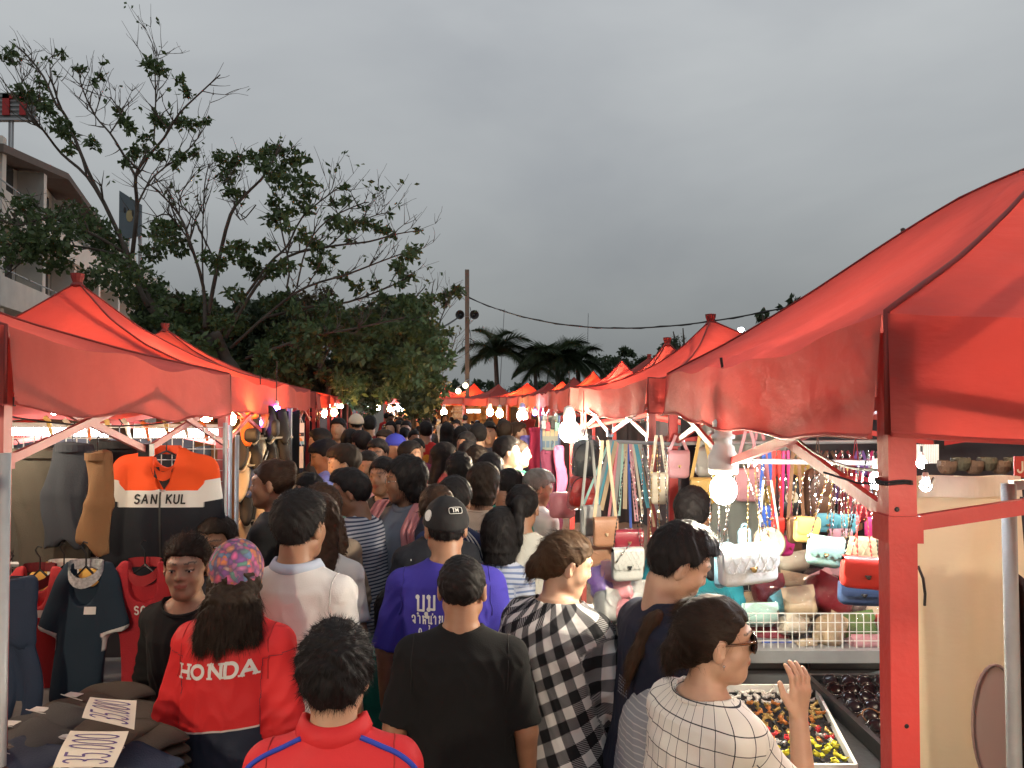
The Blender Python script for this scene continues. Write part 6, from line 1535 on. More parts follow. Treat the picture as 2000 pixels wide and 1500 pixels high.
# back boards of the stall
BOARD = pm('dark_back_sheet', (.045, .04, .045), .85, scale=3); PALEB = pm('pale_green_grey_sheet', (.30, .33, .30), .8, scale=3)
def sheet(label, a, b, z0, z1, mat, name='back_sheet', cat='cloth sheet', amp=.03):
 a = Vector(a); b = Vector(b); x = MB(); n = (b - a).normalized().cross(Vector((0, 0, 1)))
 def f(u, v, o=0): p = a.lerp(b, u); return (p.x + n.x * (amp * math.sin(u * 31 + v * 2) + o), p.y + n.y * (amp * math.sin(u * 31 + v * 2) + o), z0 + (z1 - z0) * v + .01 * math.sin(u * 20))
 x.grid(lambda u, v: f(u, v), 40, 6); x.grid(lambda u, v: f(1 - u, v, -.004), 40, 6)
 return single(x, name, mat, label, cat, smooth=True)
sheet('dark curtain closing the back of the handbag stall', (.95, 4.35, 0), (3.4, 4.3, 0), .1, 2.0, BOARD)
sheet('pale panel behind the bright bulb at the back of the handbag stall', (1.02, 4.22, 0), (1.55, 4.2, 0), 1.2, 1.95, PALEB, 'pale_panel', 'panel', .01)
sheet('dark curtain along the outer side of the second right stall', (2.9, 4.6, 0), (2.75, 9.5, 0), .1, 2.0, BOARD)
sheet('dark cloth behind the clothes stall on the left', (-3.7, 2.1, 0), (-3.8, 4.2, 0), .1, 2.0, BOARD)
sheet('dark cloth across the far side of the clothes stall', (-3.75, 4.28, 0), (-1.75, 4.26, 0), .1, 1.86, BOARD, amp=.02)
sheet('dark cloth behind the shoe stall', (-4.1, 4.4, 0), (-4.5, 9.3, 0), .1, 2.0, BOARD)
# back row items, each hanging on the back curtain of the handbag stall
bcol = ['rose', 'maroon', 'black', 'grey', 'cream', 'red', 'purple', 'teal', 'brown', 'tan', 'mustard', 'fuchsia']
kk = 0
for r_ in range(3):
 for c in range(9):
  px = 1500 + c * 30 + r_ * 7; py = 915 + r_ * 52; d = 4.12; cc = bcol[(kk * 5 + r_) % 12]
  handbag('small %s bag in the %s row on the back curtain, place %s from the bulb' % (cc, ('top', 'middle', 'lowest')[r_], ['one', 'two', 'three', 'four', 'five', 'six', 'seven', 'eight', 'nine'][c]), P(px, py, d), .07 + .02 * (kk % 3), .08 + .015 * (kk % 2), .03, LM[cc], 0, P(px, py - 34, d).z, 'strap', clasp=None, flap=.5, group='small bags on the back curtain'); kk += 1
# corrugated white roll, basket goods and red tag in the far right corner
x = MB()
for k in range(14): x.tube([P(1788 + k * 3.4, 868, 3.6), P(1788 + k * 3.4, 905, 3.6)], .0035, 5)
single(x, 'ribbed_panel', WHITEP, 'white ribbed panel seen between the post and the brace at right', 'panel')
for k in range(6):
 x = MB(); q = P(1850 + k * 26, 925 - (k % 2) * 6, 3.0); x.lathe([(.02, 0), (.03, .01), (.036, .03), (.034, .05), (.03, .05), (.025, .02)], q, 14); single(x, 'woven_basket', pm('brown_wicker_%d' % (k % 2), (.05 - .02 * (k % 2), .022, .008), .8, scale=60, bump=.5), 'small brown woven basket, place %s from the thick post, above the cream sheet' % ['one', 'two', 'three', 'four', 'five', 'six'][k], 'basket', 'woven baskets above the cream sheet')
q = P(1994, 912, 2.2); t = thing('price_tag', 'red tag with a pale letter J at the right edge', 'sign', q); x = MB(); x.box((.01, 0, 0), (.06, .004, .06)); bd = x.build('card', pm('red_card', (.40, .03, .02), .6), t)
place_text(stroke_text('J', .03, .18), lambda x_, z_, e: (x_ - .002, -.0035 - e, z_), 'letter', LM['cream'], bd)
# cream sheet, pipe, mirror at the right edge
CREAM = canopy_mat('cream_plastic_sheet', (.74, .66, .52), (1, .90, .70), .55, .08)
sd = 1.95; a = P(1790, 930, sd); b = P(1992, 930, sd + .12); sh_ = thing('plastic_sheet', 'tall cream plastic sheet hanging right of the thick red post', 'sheet', (a.x + .1, sd, 0))
x = MB()
def fs(u, v, o=0): p = a.lerp(b, u); z = p.z - v * 1.55; return (p.x, p.y + .018 * math.sin(u * 9 + 1.2 * math.sin(v * 5)) + .012 * math.sin(v * 7 + u * 3) + o, z)
x.grid(fs, 24, 24); x.grid(lambda u, v: fs(1 - u, v, .004), 24, 24); x.build('sheet', CREAM, sh_, world=True, smooth=True)
x = MB(); x.grid(lambda u, v: (lambda p: (p[0], p[1] - .012, p[2] + .0 - v * .0))(fs(u, v * .035)), 20, 3); x.build('top_fold', pm('cream_white_fold', (.70, .62, .50), .4), sh_, world=True)
x = MB(); x.tube([P(1793, 1105, sd - .01), P(1803, 1130, sd - .02), P(1807, 1160, sd - .02), P(1806, 1183, sd - .02)], .0035, 6); single(x, 'black_hook', BLACKP, 'short black curved cord on the cream sheet beside the red post', 'cord')
pp = P(1981, 1200, 1.62); x = MB(); x.tube([(pp.x - .008, 1.62, P(0, 945, 1.62).z), (pp.x + .002, 1.62, .2)], .0145, 12); single(x, 'metal_pipe', pm('dull_grey_pipe', (.20, .21, .21), .6), 'upright grey metal pipe at the right edge of the picture', 'pipe', smooth=True)
x = MB(); x.bar(P(1975, 948, 1.7), P(2060, 940, 1.7), .02); single(x, 'cross_pipe', STEEL, 'short pipe running out at the right edge', 'pipe')
m_ = P(1945, 1415, 1.84); t = thing('oval_mirror', 'oval mirror leaning low against the cream sheet at the right edge', 'mirror', (m_.x, m_.y, m_.z - .14)); x = MB()
x.tube([(.055 * math.cos(a), 0, .14 + .14 * math.sin(a)) for a in np.linspace(0, 2 * math.pi, 33)], .004, 6); x.build('frame', pm('dull_pink_frame', (.40, .28, .24), .5), t, smooth=True)
x = MB(); x.add([(.052 * math.cos(a), .001, .14 + .137 * math.sin(a)) for a in np.linspace(0, 2 * math.pi, 33)[:-1]], [tuple(range(32))]); x.build('glass', pm('painted_mirror_reflection', (.80, .60, .50), .35, 0, var=.02, bump=0), t)  # non-reflecting disc; the pinkish reflection is put into its base colour
x = MB(); x.tube([(0, .01, 0), (0, .05, -.9)], .006, 5); x.build('stand', STEEL, t)
sheet('dark brown cloth at the very right edge', (1.09, 1.7, 0), (1.3, 1.6, 0), .6, 1.66, pm('dark_brown_cloth', (.04, .02, .015), .9))
# --- accessory table with hair clips, sunglasses tray
tz = .93; tb = thing('display_table', 'table of hair accessories and sunglasses at the lower right', 'table', (1.25, 2.55, 0))
x = MB(); x.box((.12, -.05, tz - .015), (1.15, 1.05, .03)); x.build('table_top', pm('black_table_cloth', (.02, .02, .022), .8), tb)
for (a, b) in ((-.4, -.5), (.62, -.5), (-.4, .4), (.62, .4)): x = MB(); x.bar((a, b, 0), (a, b, tz - .03), .03); x.build('leg', BLACKP, tb)
# tray edge runs from (1595,1360) to (1660,1500)
e0 = Vector((P(1590, 1352, 2.98).x, 2.98, tz + .02)); e1 = Vector((P(1672, 1500, 2.33).x, 2.33, tz + .02))
x = MB(); x.bar(e0, e1, .010, .028); x.bar(e0, e0 + Vector((-.35, .0, 0)), .010, .028); x.bar(e1, e1 + Vector((-.45, 0, 0)), .010, .028); single(x, 'tray_rim', WHITEP, 'white rim of the hair accessory tray', 'tray')
clip_cols = [('gold', (.55, .38, .12)), ('red', (.5, .03, .04)), ('silver', (.5, .5, .48)), ('orange', (.6, .22, .05)), ('dark', (.03, .03, .03)), ('pearl', (.65, .62, .55)), ('yellow', (.6, .55, .04))]
CM = {k: pm('clip_' + k, c, .25, .3 if k in ('gold', 'silver') else 0, var=.1, bump=0, coat=.5) for k, c in clip_cols}
clip0 = {}
nclip = 0
for i in range(15):
 for j in range(11):
  d = 2.36 + .042 * i; xr = e0.x + (e1.x - e0.x) * ((2.98 - d) / .65) - .03 - j * .034; xl = .78
  if xr < xl: continue
  ck = clip_cols[(5 if d > 2.85 else (0 if (i + j) % 3 else 3) if d > 2.68 else (1, 4, 2, 0, 3)[(i * 3 + j * 2) % 5] if d > 2.5 else (6 if (i + j) % 2 and i < 4 else 4))][0]
  nclip += 1; lb = {'gold': 'gold hair clip in the tray', 'red': 'red hair clip in the tray', 'silver': 'silver hair clip in the tray', 'orange': 'orange hair clip in the tray', 'dark': 'dark hair clip in the tray', 'pearl': 'pearly wrapped hair clip in the tray', 'yellow': 'yellow bow clip in the tray'}[ck]
  if ck not in clip0:
   m = MB()
   for q in range(2):
    s = -1 if q else 1
    m.ball((s * .0085, 0, .008), .0085, 8, (1.15, .75, .7)); m.tube([(s * .002, 0, .006), (s * .012, .009, .012), (s * .017, 0, .016), (s * .010, -.009, .008), (s * .002, 0, .006)], .002, 5)
   m.ball((0, 0, .010), .005, 6)
   o = m.build('hair_clip', CM[ck], None, smooth=True); clip0[ck] = o
  else: o = clip0[ck].copy(); COL.objects.link(o)
  tag(o, lb, 'hair clip', 'hair accessories in the tray'); o.location = (xr + rnd.uniform(-.008, .008), d + rnd.uniform(-.01, .01), tz + .004 + rnd.uniform(0, .012)); o.rotation_euler = (rnd.uniform(-.5, .5), rnd.uniform(-.5, .5), rnd.uniform(0, 6))
  sc = 1.3 if ck == 'yellow' else 1; o.scale = (sc, sc, sc)
# sunglasses board: black tray tilted to the aisle
LENS = pm('black_glossy_lens', (.006, .006, .008), .16, var=.02, bump=0, spec=.25, coat=0)
FRM = pm('black_glossy_frame', (.012, .011, .011), .15, var=.02, bump=0, coat=.6); FRB = pm('brown_glossy_frame', (.12, .05, .02), .15, var=.2, bump=0, coat=.6)
def sunglasses_mesh(fm):
 root = thing('sunglasses', 'x', 'sunglasses', (0, 0, 0));
 for s in (-1, 1):
  m = MB(); m.ball((s * .032, 0, .02), .027, 14, (1, .12, .82)); m.build('lens', LENS, root, smooth=True)
  m = MB(); m.tube([(s * .032 + .0285 * math.cos(a), 0, .02 + .0235 * math.sin(a)) for a in np.linspace(0, 6.2832, 17)], .0028, 5); m.build('rim', fm, root, smooth=True)
  m = MB(); m.tube([(s * .061, .0, .026), (s * .066, .02, .027), (s * .064, .10, .022), (s * .060, .135, .004)], [.003, .0028, .0022, .0025], 5); m.build('temple', fm, root, smooth=True)
 m = MB(); m.tube([(-.008, -.002, .026), (0, -.006, .030), (.008, -.002, .026)], .0028, 5); m.build('bridge', fm, root, smooth=True)
 return root
TR = thing('sunglasses_tray', 'black tray of sunglasses at the lower right in front of the cart wheel', 'tray', (1.38, 2.6, tz))
x = MB(); x.box((0.06, 0, .012), (.56, .85, .02)); x.build('tray', BLACKP, TR)
for (c, s) in (((-.225, 0, .03), (.02, .85, .05)), ((.345, 0, .03), (.02, .85, .05)), ((.06, .43, .03), (.59, .02, .05)), ((.06, -.43, .03), (.59, .02, .05))): x = MB(); x.box(c, s); x.build('tray_side', BLACKP, TR)
g0 = sunglasses_mesh(FRM); g1 = sunglasses_mesh(FRB); n_ = 0
rows = ['nearest', 'second', 'third', 'fourth', 'fifth', 'sixth', 'seventh', 'eighth', 'ninth', 'tenth']
for i in range(10):
 for j in range(4):
  src = g1 if (i * 7 + j * 3) % 5 == 0 else g0; loc = (1.235 + j * .128 + .02 * (i % 2), 2.22 + i * .082, tz + .035)
  lb = 'black sunglasses in the tray, %s row, place %s from the left' % (rows[i], ['one', 'two', 'three', 'four'][j]) if src is g0 else 'brown framed sunglasses in the tray, %s row, place %s from the left' % (rows[i], ['one', 'two', 'three', 'four'][j])
  if src in (g0, g1) and src.get('used') is None: o = src; o['used'] = 1; o.location = loc; o['label'] = lb; o['group'] = 'sunglasses in the tray'
  else: o = dup(src, loc, None, lb, 'sunglasses in the tray')
  o.rotation_euler = (R(-38), 0, R(rnd.uniform(-6, 6)))
for o in list(bpy.data.objects):
 if 'used' in o: del o['used']
# ============================================================ left stall: clothes
def garment(name, label, cat, p, W_, L_, mat, sleeve=.24, spread=.30, seed=0, flat=.30, hanger=True, yaw=180, openf=0, collar_mat=None, h=.0085, skew=0, sl_r=.062):
 """hanging top; local z=0 at the collar, hangs down; front looks along +y of the thing (yaw 180: to the camera)"""
 root = thing(name, label, cat, p, rotz=R(yaw)); v = Vol((-W_ / 2 - .22, -.16, -L_ - .05), (W_ / 2 + .22, .16, .07), h)
 a = W_ / 2
 v.loft([-L_, -L_ * .6, -.22, -.09, -.03, .012], [a * 1.02, a * .98, a, a * .98, a * .62, .07], [.13, .12, .12, .10, .075, .05], [0] * 6, k=.01, e=2.6)
 for s in (-1, 1):
  S0 = np.array((s * (a - .03), 0, -.075)); E = S0 + np.array((s * math.sin(spread), 0, -math.cos(spread))) * sleeve
  ax = (E - S0) / sleeve
  v.cap((s * .06, 0, -.03), S0, .05, .062, k=.04)
  def f(X, Y, Z, a0=S0, e2=E):
   ab = e2 - a0; L2 = (ab ** 2).sum(); x, y, z = X - a0[0], Y - a0[1], Z - a0[2]; tt = (x * ab[0] + y * ab[1] + z * ab[2]) / L2; tc = np.clip(tt, 0, 2)
   dd = np.sqrt((x - tc * ab[0]) ** 2 + (y - tc * ab[1]) ** 2 * .6 + (z - tc * ab[2]) ** 2) - (sl_r + .012 * (1 - tc.clip(0, 1)))
   return np.maximum(dd, (tt - 1) * math.sqrt(L2))
  v.apply(np.minimum(S0, E) - .1, np.maximum(S0, E) + .1, f, .02)
 dpt = .12 if openf else .06
 v.apply((-.12, -.2, -.25), (.12, .2, .1), lambda X, Y, Z: np.sqrt((X / 1.05) ** 2 + (np.maximum(0, -Z - (.01 + dpt * (Y > 0))) * .8) ** 2 + 0 * Y) - .052 * (1 - .5 * openf * np.clip(-Z / .14, 0, 1)), .006, 'cut')
 V, F = v.mesh(); n = vnormals(V, F)
 uv = V.copy(); arm = np.zeros(len(V))
 for s in (-1, 1):
  S0 = np.array((s * (a - .03), 0, -.075)); ax = np.array((s * math.sin(spread), 0, -math.cos(spread))); t = (V - S0) @ ax; isa = (V[:, 0] * s > a - .01 + np.clip(-V[:, 2] - .1, 0, 1) * math.tan(spread) * .0) & (t > 0) & (t < sleeve + .05) & (V[:, 0] * s > a * .92)
  uv[isa, 1] = -(t[isa] + .075); arm[isa] = s
 at = np.stack([V[:, 0], np.where(arm != 0, uv[:, 1], V[:, 2]), arm], 1)
 V = V + n * (.010 * (1 - 1.5 * np.abs(nz(V * [1.6, .4, .35], 12, seed))) * np.clip(-V[:, 2] / .2, .15, 1))[:, None]
 V[:, 1] *= flat; V[:, 1] += .02 * np.sin(V[:, 2] * 6 + seed); V[:, 0] += skew * V[:, 2]
 g = raw('garment_body', V, F, mat, root, True, at)
 c = MB(); c.grid(lambda u, w_: (math.sin(u * 6.283) * .062, -math.cos(u * 6.283) * .03, .035 * w_ - (.062 + .05 * openf) * max(0, -math.cos(u * 6.283))), 24, 3); c.grid(lambda u, w_: (math.sin(-u * 6.283) * .066, -math.cos(u * 6.283) * (.034), -.004 + .037 * w_ - (.062 + .05 * openf) * max(0, -math.cos(u * 6.283))), 24, 3)
 c.build('collar', collar_mat or mat, g, smooth=True)
 if hanger:
  hgr = MB(); hgr.tube([(0, 0, .012), (0, 0, .06), (.012, 0, .075), (.02, 0, .09), (.01, 0, .105), (-.005, 0, .10)], .003, 5); hgr.tube([(-a * .8, 0, -.06), (0, 0, .012), (a * .8, 0, -.06)], .005, 5); hgr.build('hanger', BLACKP, root)
 return root, g
def jk(N, L, at, sp, tc):
 ar = M_(N, 'ABSOLUTE', sp.outputs[2]); v = sp.outputs[1]; xx = M_(N, 'ABSOLUTE', sp.outputs[0])
 # torso: orange above, white band, black below;  sleeve: by distance from the shoulder
 zb = M_(N, 'ADD', v, M_(N, 'MULTIPLY', M_(N, 'MAXIMUM', M_(N, 'SUBTRACT', xx, .155), 0), -1.1))
 t1 = MIX(N, M_(N, 'GREATER_THAN', zb, -.155), (.66, .64, .60), (.80, .085, .015)); t2 = MIX(N, M_(N, 'LESS_THAN', v, -.226), t1, (.014, .016, .022))
 s1 = MIX(N, M_(N, 'LESS_THAN', v, -.115), (.80, .085, .015), (.66, .64, .60)); s2 = MIX(N, M_(N, 'LESS_THAN', v, -.205), s1, (.014, .016, .022))
 return MIX(N, ar, t2, s2)
JM = attr_mat('orange_white_black_tracksuit', jk, .75)
jp = P(325, 886, 3.35)
jr, jg = garment('track_jacket', 'orange, white and black track jacket with SANKUL across the chest on a hanger', 'jacket', jp, .385, .60, JM, openf=1, sleeve=.42, spread=.16, seed=3, collar_mat=pm('orange_collar', (.80, .085, .015), .7), sl_r=.056)
bvh = BVHTree.FromPolygons([v.co for v in jg.data.vertices], [tuple(p.vertices) for p in jg.data.polygons])
def on_g(bv, quads, x0, z0, name, mat, par, lift=.003):
 V = []; F = []
 for i, q in enumerate(quads):
  pts = []
  for p in q:
   hit = bv.ray_cast(Vector((-(x0 + p[0]), 1, z0 + p[1])), Vector((0, -1, 0)))
   if hit[0] is None: pts = None; break
   pts.append(hit[0] + Vector((0, lift + .0001 * (i % 4), 0)))
  if pts: n = len(V); V += pts; F.append((n, n + 1, n + 2, n + 3))
 return raw(name, [tuple(p) for p in V], F, mat, par) if V else None
INK = pm('black_print', (.02, .02, .02), .7, bump=0); WINK = pm('white_print', (.72, .70, .66), .6, bump=0)
on_g(bvh, stroke_text('SAN', .036, .20, squeeze=.85, italic=.08), -.062, -.190, 'lettering', INK, jg); on_g(bvh, stroke_text('KUL', .036, .20, squeeze=.85, italic=.08), .070, -.190, 'lettering', INK, jg)
vw = lambda k: .066 * (1 - (k / 8) ** 1.5 * .97)
vneck = [[(-vw(k), -.0 - .019 * k), (vw(k), -.0 - .019 * k), (vw(k + 1), -.019 * (k + 1)), (-vw(k + 1), -.019 * (k + 1))] for k in range(8)]
def subq(q, n=4):
 out = []
 for i in range(n):
  f0, f1 = i / n, (i + 1) / n; L0 = lambda f: (lerp(q[0][0], q[1][0], f), lerp(q[0][1], q[1][1], f)); L1 = lambda f: (lerp(q[3][0], q[2][0], f), lerp(q[3][1], q[2][1], f)); out.append([L0(f0), L0(f1), L1(f1), L1(f0)])
 return out
vn = [s for q in vneck[1:] for s in subq(q)]
on_g(bvh, vn, 0, 0, 'open_lining', INK, jg, .0015)
on_g(bvh, [[(-.004, -.16 - .02 * k), (.004, -.16 - .02 * k), (.004, -.18 - .02 * k), (-.004, -.18 - .02 * k)] for k in range(20)], 0, 0, 'zip', pm('dark_zip', (.05, .05, .05), .4, .5, bump=0), jg, .0035)
def plain(name, c, rough=.85, **k): return pm(name, c, rough, var=.12, scale=10, bump=.25, bscale=180, **k)
def striped_polo(nm, base, cuff):
 def f(N, L, at, sp, tc):
  return MIX(N, M_(N, 'MULTIPLY', M_(N, 'ABSOLUTE', sp.outputs[2]), M_(N, 'LESS_THAN', sp.outputs[1], -.235)), base, cuff)
 return attr_mat(nm, f)
def patch(g, x0, z0, w, h_, mat, name='patch'):
 bv = BVHTree.FromPolygons([v.co for v in g.data.vertices], [tuple(p.vertices) for p in g.data.polygons]); on_g(bv, [s for s in subq([(-w / 2, -h_ / 2), (w / 2, -h_ / 2), (w / 2, h_ / 2), (-w / 2, h_ / 2)])], x0, z0, name, mat, g, .004); return bv
for (lb, px, py, d, W_, L_, mat, cm, txt, sk, sl) in [
 ('red polo shirt with a small label, leftmost of the three polo shirts', 78, 1118, 3.1, .19, .46, plain('polo_red', (.40, .03, .035)), plain('polo_maroon_collar', (.14, .015, .02)), 'tag', .05, .16),
 ('navy polo shirt with white striped collar and cuffs in the middle', 168, 1112, 2.95, .175, .48, striped_polo('polo_navy', (.018, .035, .055), (.6, .6, .58)), pm('navy_white_collar', (.45, .47, .48), .8, scale=90, var=.9), 'tag', -.04, .20),
 ('red polo shirt printed SC ST next to the seller', 283, 1108, 3.0, .21, .50, plain('polo_crimson', (.42, .025, .035)), plain('polo_crimson_collar', (.36, .03, .035)), 'SC ST', .03, .2),
 ('yellow and white edged shirt tucked behind the navy polo', 125, 1110, 3.2, .24, .40, plain('polo_amber', (.62, .36, .08)), WINK, None, 0, .15)]:
 rt, g_ = garment('polo_shirt', lb, 'shirt', P(px, py, d), W_, L_, mat, sleeve=sl * .85, spread=.30, seed=int(px), collar_mat=cm, skew=sk)
 if txt == 'tag': patch(g_, .03, -.15, .045, .028, WINK, 'label_tag')
 elif txt:
  bv = BVHTree.FromPolygons([v.co for v in g_.data.vertices], [tuple(p.vertices) for p in g_.data.polygons]); on_g(bv, stroke_text('SC ST', .030, .20, squeeze=.8), .03, -.16, 'lettering', WINK, g_)
# hanging trousers and jackets on the grid
def draped(label, cat, p, w, L_, mat, seed, name='hanging_trousers', legs=True, thick=.05, slant=0.0):
 root = thing(name, label, cat, p); v = Vol((-w, -.12, -L_ - .03), (w, .12, .05), .010)
 v.loft([-.22, -.1, 0], [w * .5, w * .5, w * .5], [.10, .10, .09], [0, 0, 0], k=.01)
 if legs:
  for s in (-1, 1): v.cap((s * w * .22, 0, -.15), (s * w * (.26 + slant * s), 0, -L_), w * .27, w * .20, k=.03)
 else: v.loft([-L_, -.2], [w * .56, w * .5], [.10, .10], [0, 0], k=.02)
 v.apply((-w, -.2, -L_ - .2), (w, .2, -L_ + .06), lambda X, Y, Z: Z + L_ + 0 * X + 0 * Y, .004, 'cut')
 V, F = v.mesh(); n = vnormals(V, F); V = V + n * (.012 * (1 - 1.6 * np.abs(nz(V * [1.8, .4, .30], 10, seed))) + .012 * np.sin(V[:, 0] * 75 + 2.5 * np.sin(V[:, 2] * 7 + seed)) * np.clip(-V[:, 2] / .15, 0, 1))[:, None]; V[:, 0] += .012 * np.sin(V[:, 2] * 14 + seed) + .25 * w * np.clip(-V[:, 2] / L_, 0, 1) * np.sin(seed * 2.1); V[:, 2] += .03 * np.sin(V[:, 0] * 22 + seed) * np.clip((-V[:, 2] - L_ * .5) / (L_ * .5), 0, 1); V[:, 1] *= .26
 g = raw('cloth', V, F, mat, root, True); x = MB(); x.tube([(0, 0, 0), (0, 0, .06), (.015, 0, .08), (0, 0, .1)], .003, 5); x.tube([(-w * .4, 0, -.0), (w * .4, 0, -.0)], .006, 5); x.build('hanger', BLACKP, root)
 x = MB(); x.grid(lambda u, v_: (math.sin(u * 6.283) * w * .44, -math.cos(u * 6.283) * .045, -.03 * v_), 20, 1); x.build('waistband', mat, g)
 return root
draped('wide dark olive trousers hanging at the far left of the rail', 'trousers', P(80, 880, 3.35), .30, .52, plain('cloth_olive_dark', (.060, .052, .040)), 1, legs=False)
draped('charcoal trousers hanging right of the olive ones', 'trousers', P(142, 868, 3.3), .16, .44, plain('cloth_charcoal', (.030, .035, .045)), 2, legs=False)
draped('tan canvas trousers hanging crumpled in the middle of the rail', 'trousers', P(190, 884, 3.2), .11, .40, plain('cloth_tan', (.20, .105, .045)), 3, legs=False)
draped('olive brown trousers hanging behind the tan ones', 'trousers', P(226, 980, 3.4), .12, .33, plain('cloth_olive_brown', (.10, .075, .04)), 4, slant=.1)
draped('black jacket hanging left of the orange track jacket', 'jacket', P(232, 862, 3.45), .22, .40, plain('cloth_black', (.014, .014, .016)), 5, 'hanging_jacket', False)
draped('grey trousers spread behind the olive ones', 'trousers', P(30, 900, 3.5), .34, .52, plain('cloth_grey_green', (.07, .065, .055)), 6)
draped('dark blue jeans hanging at the left edge below the rail', 'jeans', P(18, 1130, 2.75), .18, .52, plain('denim_dark', (.025, .045, .085)), 7, 'hanging_jeans')
x = MB(); x.tube([P(0, 1102, 3.35), P(330, 1104, 3.35)], .012, 6); single(x, 'hanging_rail', STEEL, 'rail under the hanging trousers', 'rail')
# wire grid panel
gp = thing('grid_panel', 'wire grid panel behind the hanging trousers and jacket', 'grid panel', (P(230, 900, 3.7).x, 3.7, 0)); x = MB(); a = P(5, 850, 3.7); b = P(440, 850, 3.7)
for k in range(22): xx = lerp(a.x, b.x, k / 21); x.tube([(xx, 3.7, 1.2), (xx, 3.7, 1.93)], .0025, 4)
for k in range(15): z = 1.2 + k * .052; x.tube([(a.x, 3.7, z), (b.x, 3.7, z)], .0025, 4)
o = x.build('wires', WIRE, gp, world=True); o['kind'] = 'stuff'
for xx in (a.x, b.x): x = MB(); x.tube([(xx, 3.7, 0), (xx, 3.7, 1.95)], .012, 6); x.build('frame', STEEL, gp, world=True)
sheet('dark clothes hanging deep in the left stall behind the grid', (a.x - .4, 3.95, 0), (b.x - .16, 3.98, 0), .9, 1.82, pm('very_dark_cloth', (.02, .02, .024), .9), amp=.05)
for k in range(9):
 px = 95 + k * 38; q = P(px, 822 + (k % 3) * 5, 3.9); x = MB(); x.tube([q + Vector((-.02, 0, .02)), q, q + Vector((.01, 0, -.05)), q + Vector((.018, 0, -.075))], [.012, .012, .010, .006], 6)
 single(x, 'hanging_accessory', (LM['mustard'], LM['cream'], pm('orange_plastic', (.7, .16, .03), .4))[k % 3], '%s trinket hanging under the left canopy edge, number %s from the left' % (('yellow', 'cream', 'orange')[k % 3], ['one', 'two', 'three', 'four', 'five', 'six', 'seven', 'eight', 'nine'][k]), 'trinket', 'trinkets under the left canopy')
# poles of the left stall
for (px, d, m, w, yt, lb, nm) in ((9, 2.05, STEEL, .028, 885, 'grey steel pipe standing at the left edge', 'metal_pipe'), (450, 4.22, STEEL, .020, 830, 'grey steel pipe between the clothes stall and the shoe stall', 'metal_pipe'), (463, 4.28, STEEL, .022, 850, 'second steel pipe next to the shoe stall', 'metal_pipe')):
 q = P(px, yt, d); x = MB(); x.tube([(q.x, d, 0), (q.x, d, q.z)], w / 2 * 1.1, 10); single(x, nm, m, lb, 'pipe', smooth=True)
# folded jeans table with price cards
jt = thing('jeans_table', 'table stacked with folded trousers at the lower left', 'table', (-1.62, 2.75, 0)); x = MB(); tzj = .92; x.box((0, 0, tzj - .015), (1.0, 1.35, .03)); x.build('table_top', pm('grey_board', (.12, .12, .12), .8), jt)
for (a, b) in ((-.45, -.6), (.45, -.6), (-.45, .6), (.45, .6)): x = MB(); x.bar((a, b, 0), (a, b, tzj - .03), .03); x.build('leg', STEEL, jt)
DEN = plain('folded_denim', (.022, .032, .060)); BRN = plain('folded_brown_twill', (.075, .058, .042)); GRY = plain('folded_grey_twill', (.060, .058, .054))
TAGM = pm('paper_tag_white', (.62, .60, .56), .7, bump=0); PATCHM = pm('leather_patch_brown', (.045, .018, .012), .6)
def folded(label, c, w, dp_, h_, yaw, mat, seed, tagd=True):
 root = thing('folded_trousers', label, 'trousers', c, rotz=R(yaw)); b = MB()
 NL = max(2, int(h_ / .032))
 for k in range(NL):
  z0 = k * h_ / NL
  def f(u, v, z0=z0, k=k):
   an = 2 * math.pi * v; p = 4; cx = math.copysign(abs(math.cos(an)) ** (2 / p), math.cos(an)); sz = math.copysign(abs(math.sin(an)) ** (2 / 2.4), math.sin(an))
   x_ = (u - .5) * dp_ * (1 - .02 * k); return (cx * w / 2 * (1 - .02 * k) + .004 * math.sin(u * 9 + seed), x_, z0 + h_ / NL / 2 + sz * h_ / NL / 2 * .98 + .006 * math.sin(u * 7 + seed + cx * 3))
  b.grid(f, 14, 24); b.F.append(tuple(len(b.V) - 15 * 25 + j * 15 for j in range(24))[::-1]); b.mi.append(0); b.F.append(tuple(len(b.V) - 15 * 25 + j * 15 + 14 for j in range(24))); b.mi.append(0)
 body = b.build('cloth', mat, root, smooth=True)
 if tagd:
  x = MB(); x.box((-w * .28, -dp_ * .36, h_ + .004), (.055, .032, .002), Matrix.Rotation(R(12), 3, 'Z')); x.build('label_tag', TAGM, root); x = MB(); x.box((w * .15, -dp_ * .36, h_ + .003), (.060, .040, .003)); x.build('waist_patch', PATCHM, root)
  x = MB(); x.tube([(w * .15 + .008 * math.cos(a), -dp_ * .36 + .008 * math.sin(a), h_ + .0055) for a in np.linspace(0, 6.28, 11)], .001, 4); x.build('stamp', TAGM, root)
  x = MB(); x.tube([(-w * .45, -dp_ * .44, h_ + .003), (w * .45, -dp_ * .44, h_ + .003)], .0015, 4); x.build('stitching', TAGM, root)
 return root
fy_ = -28
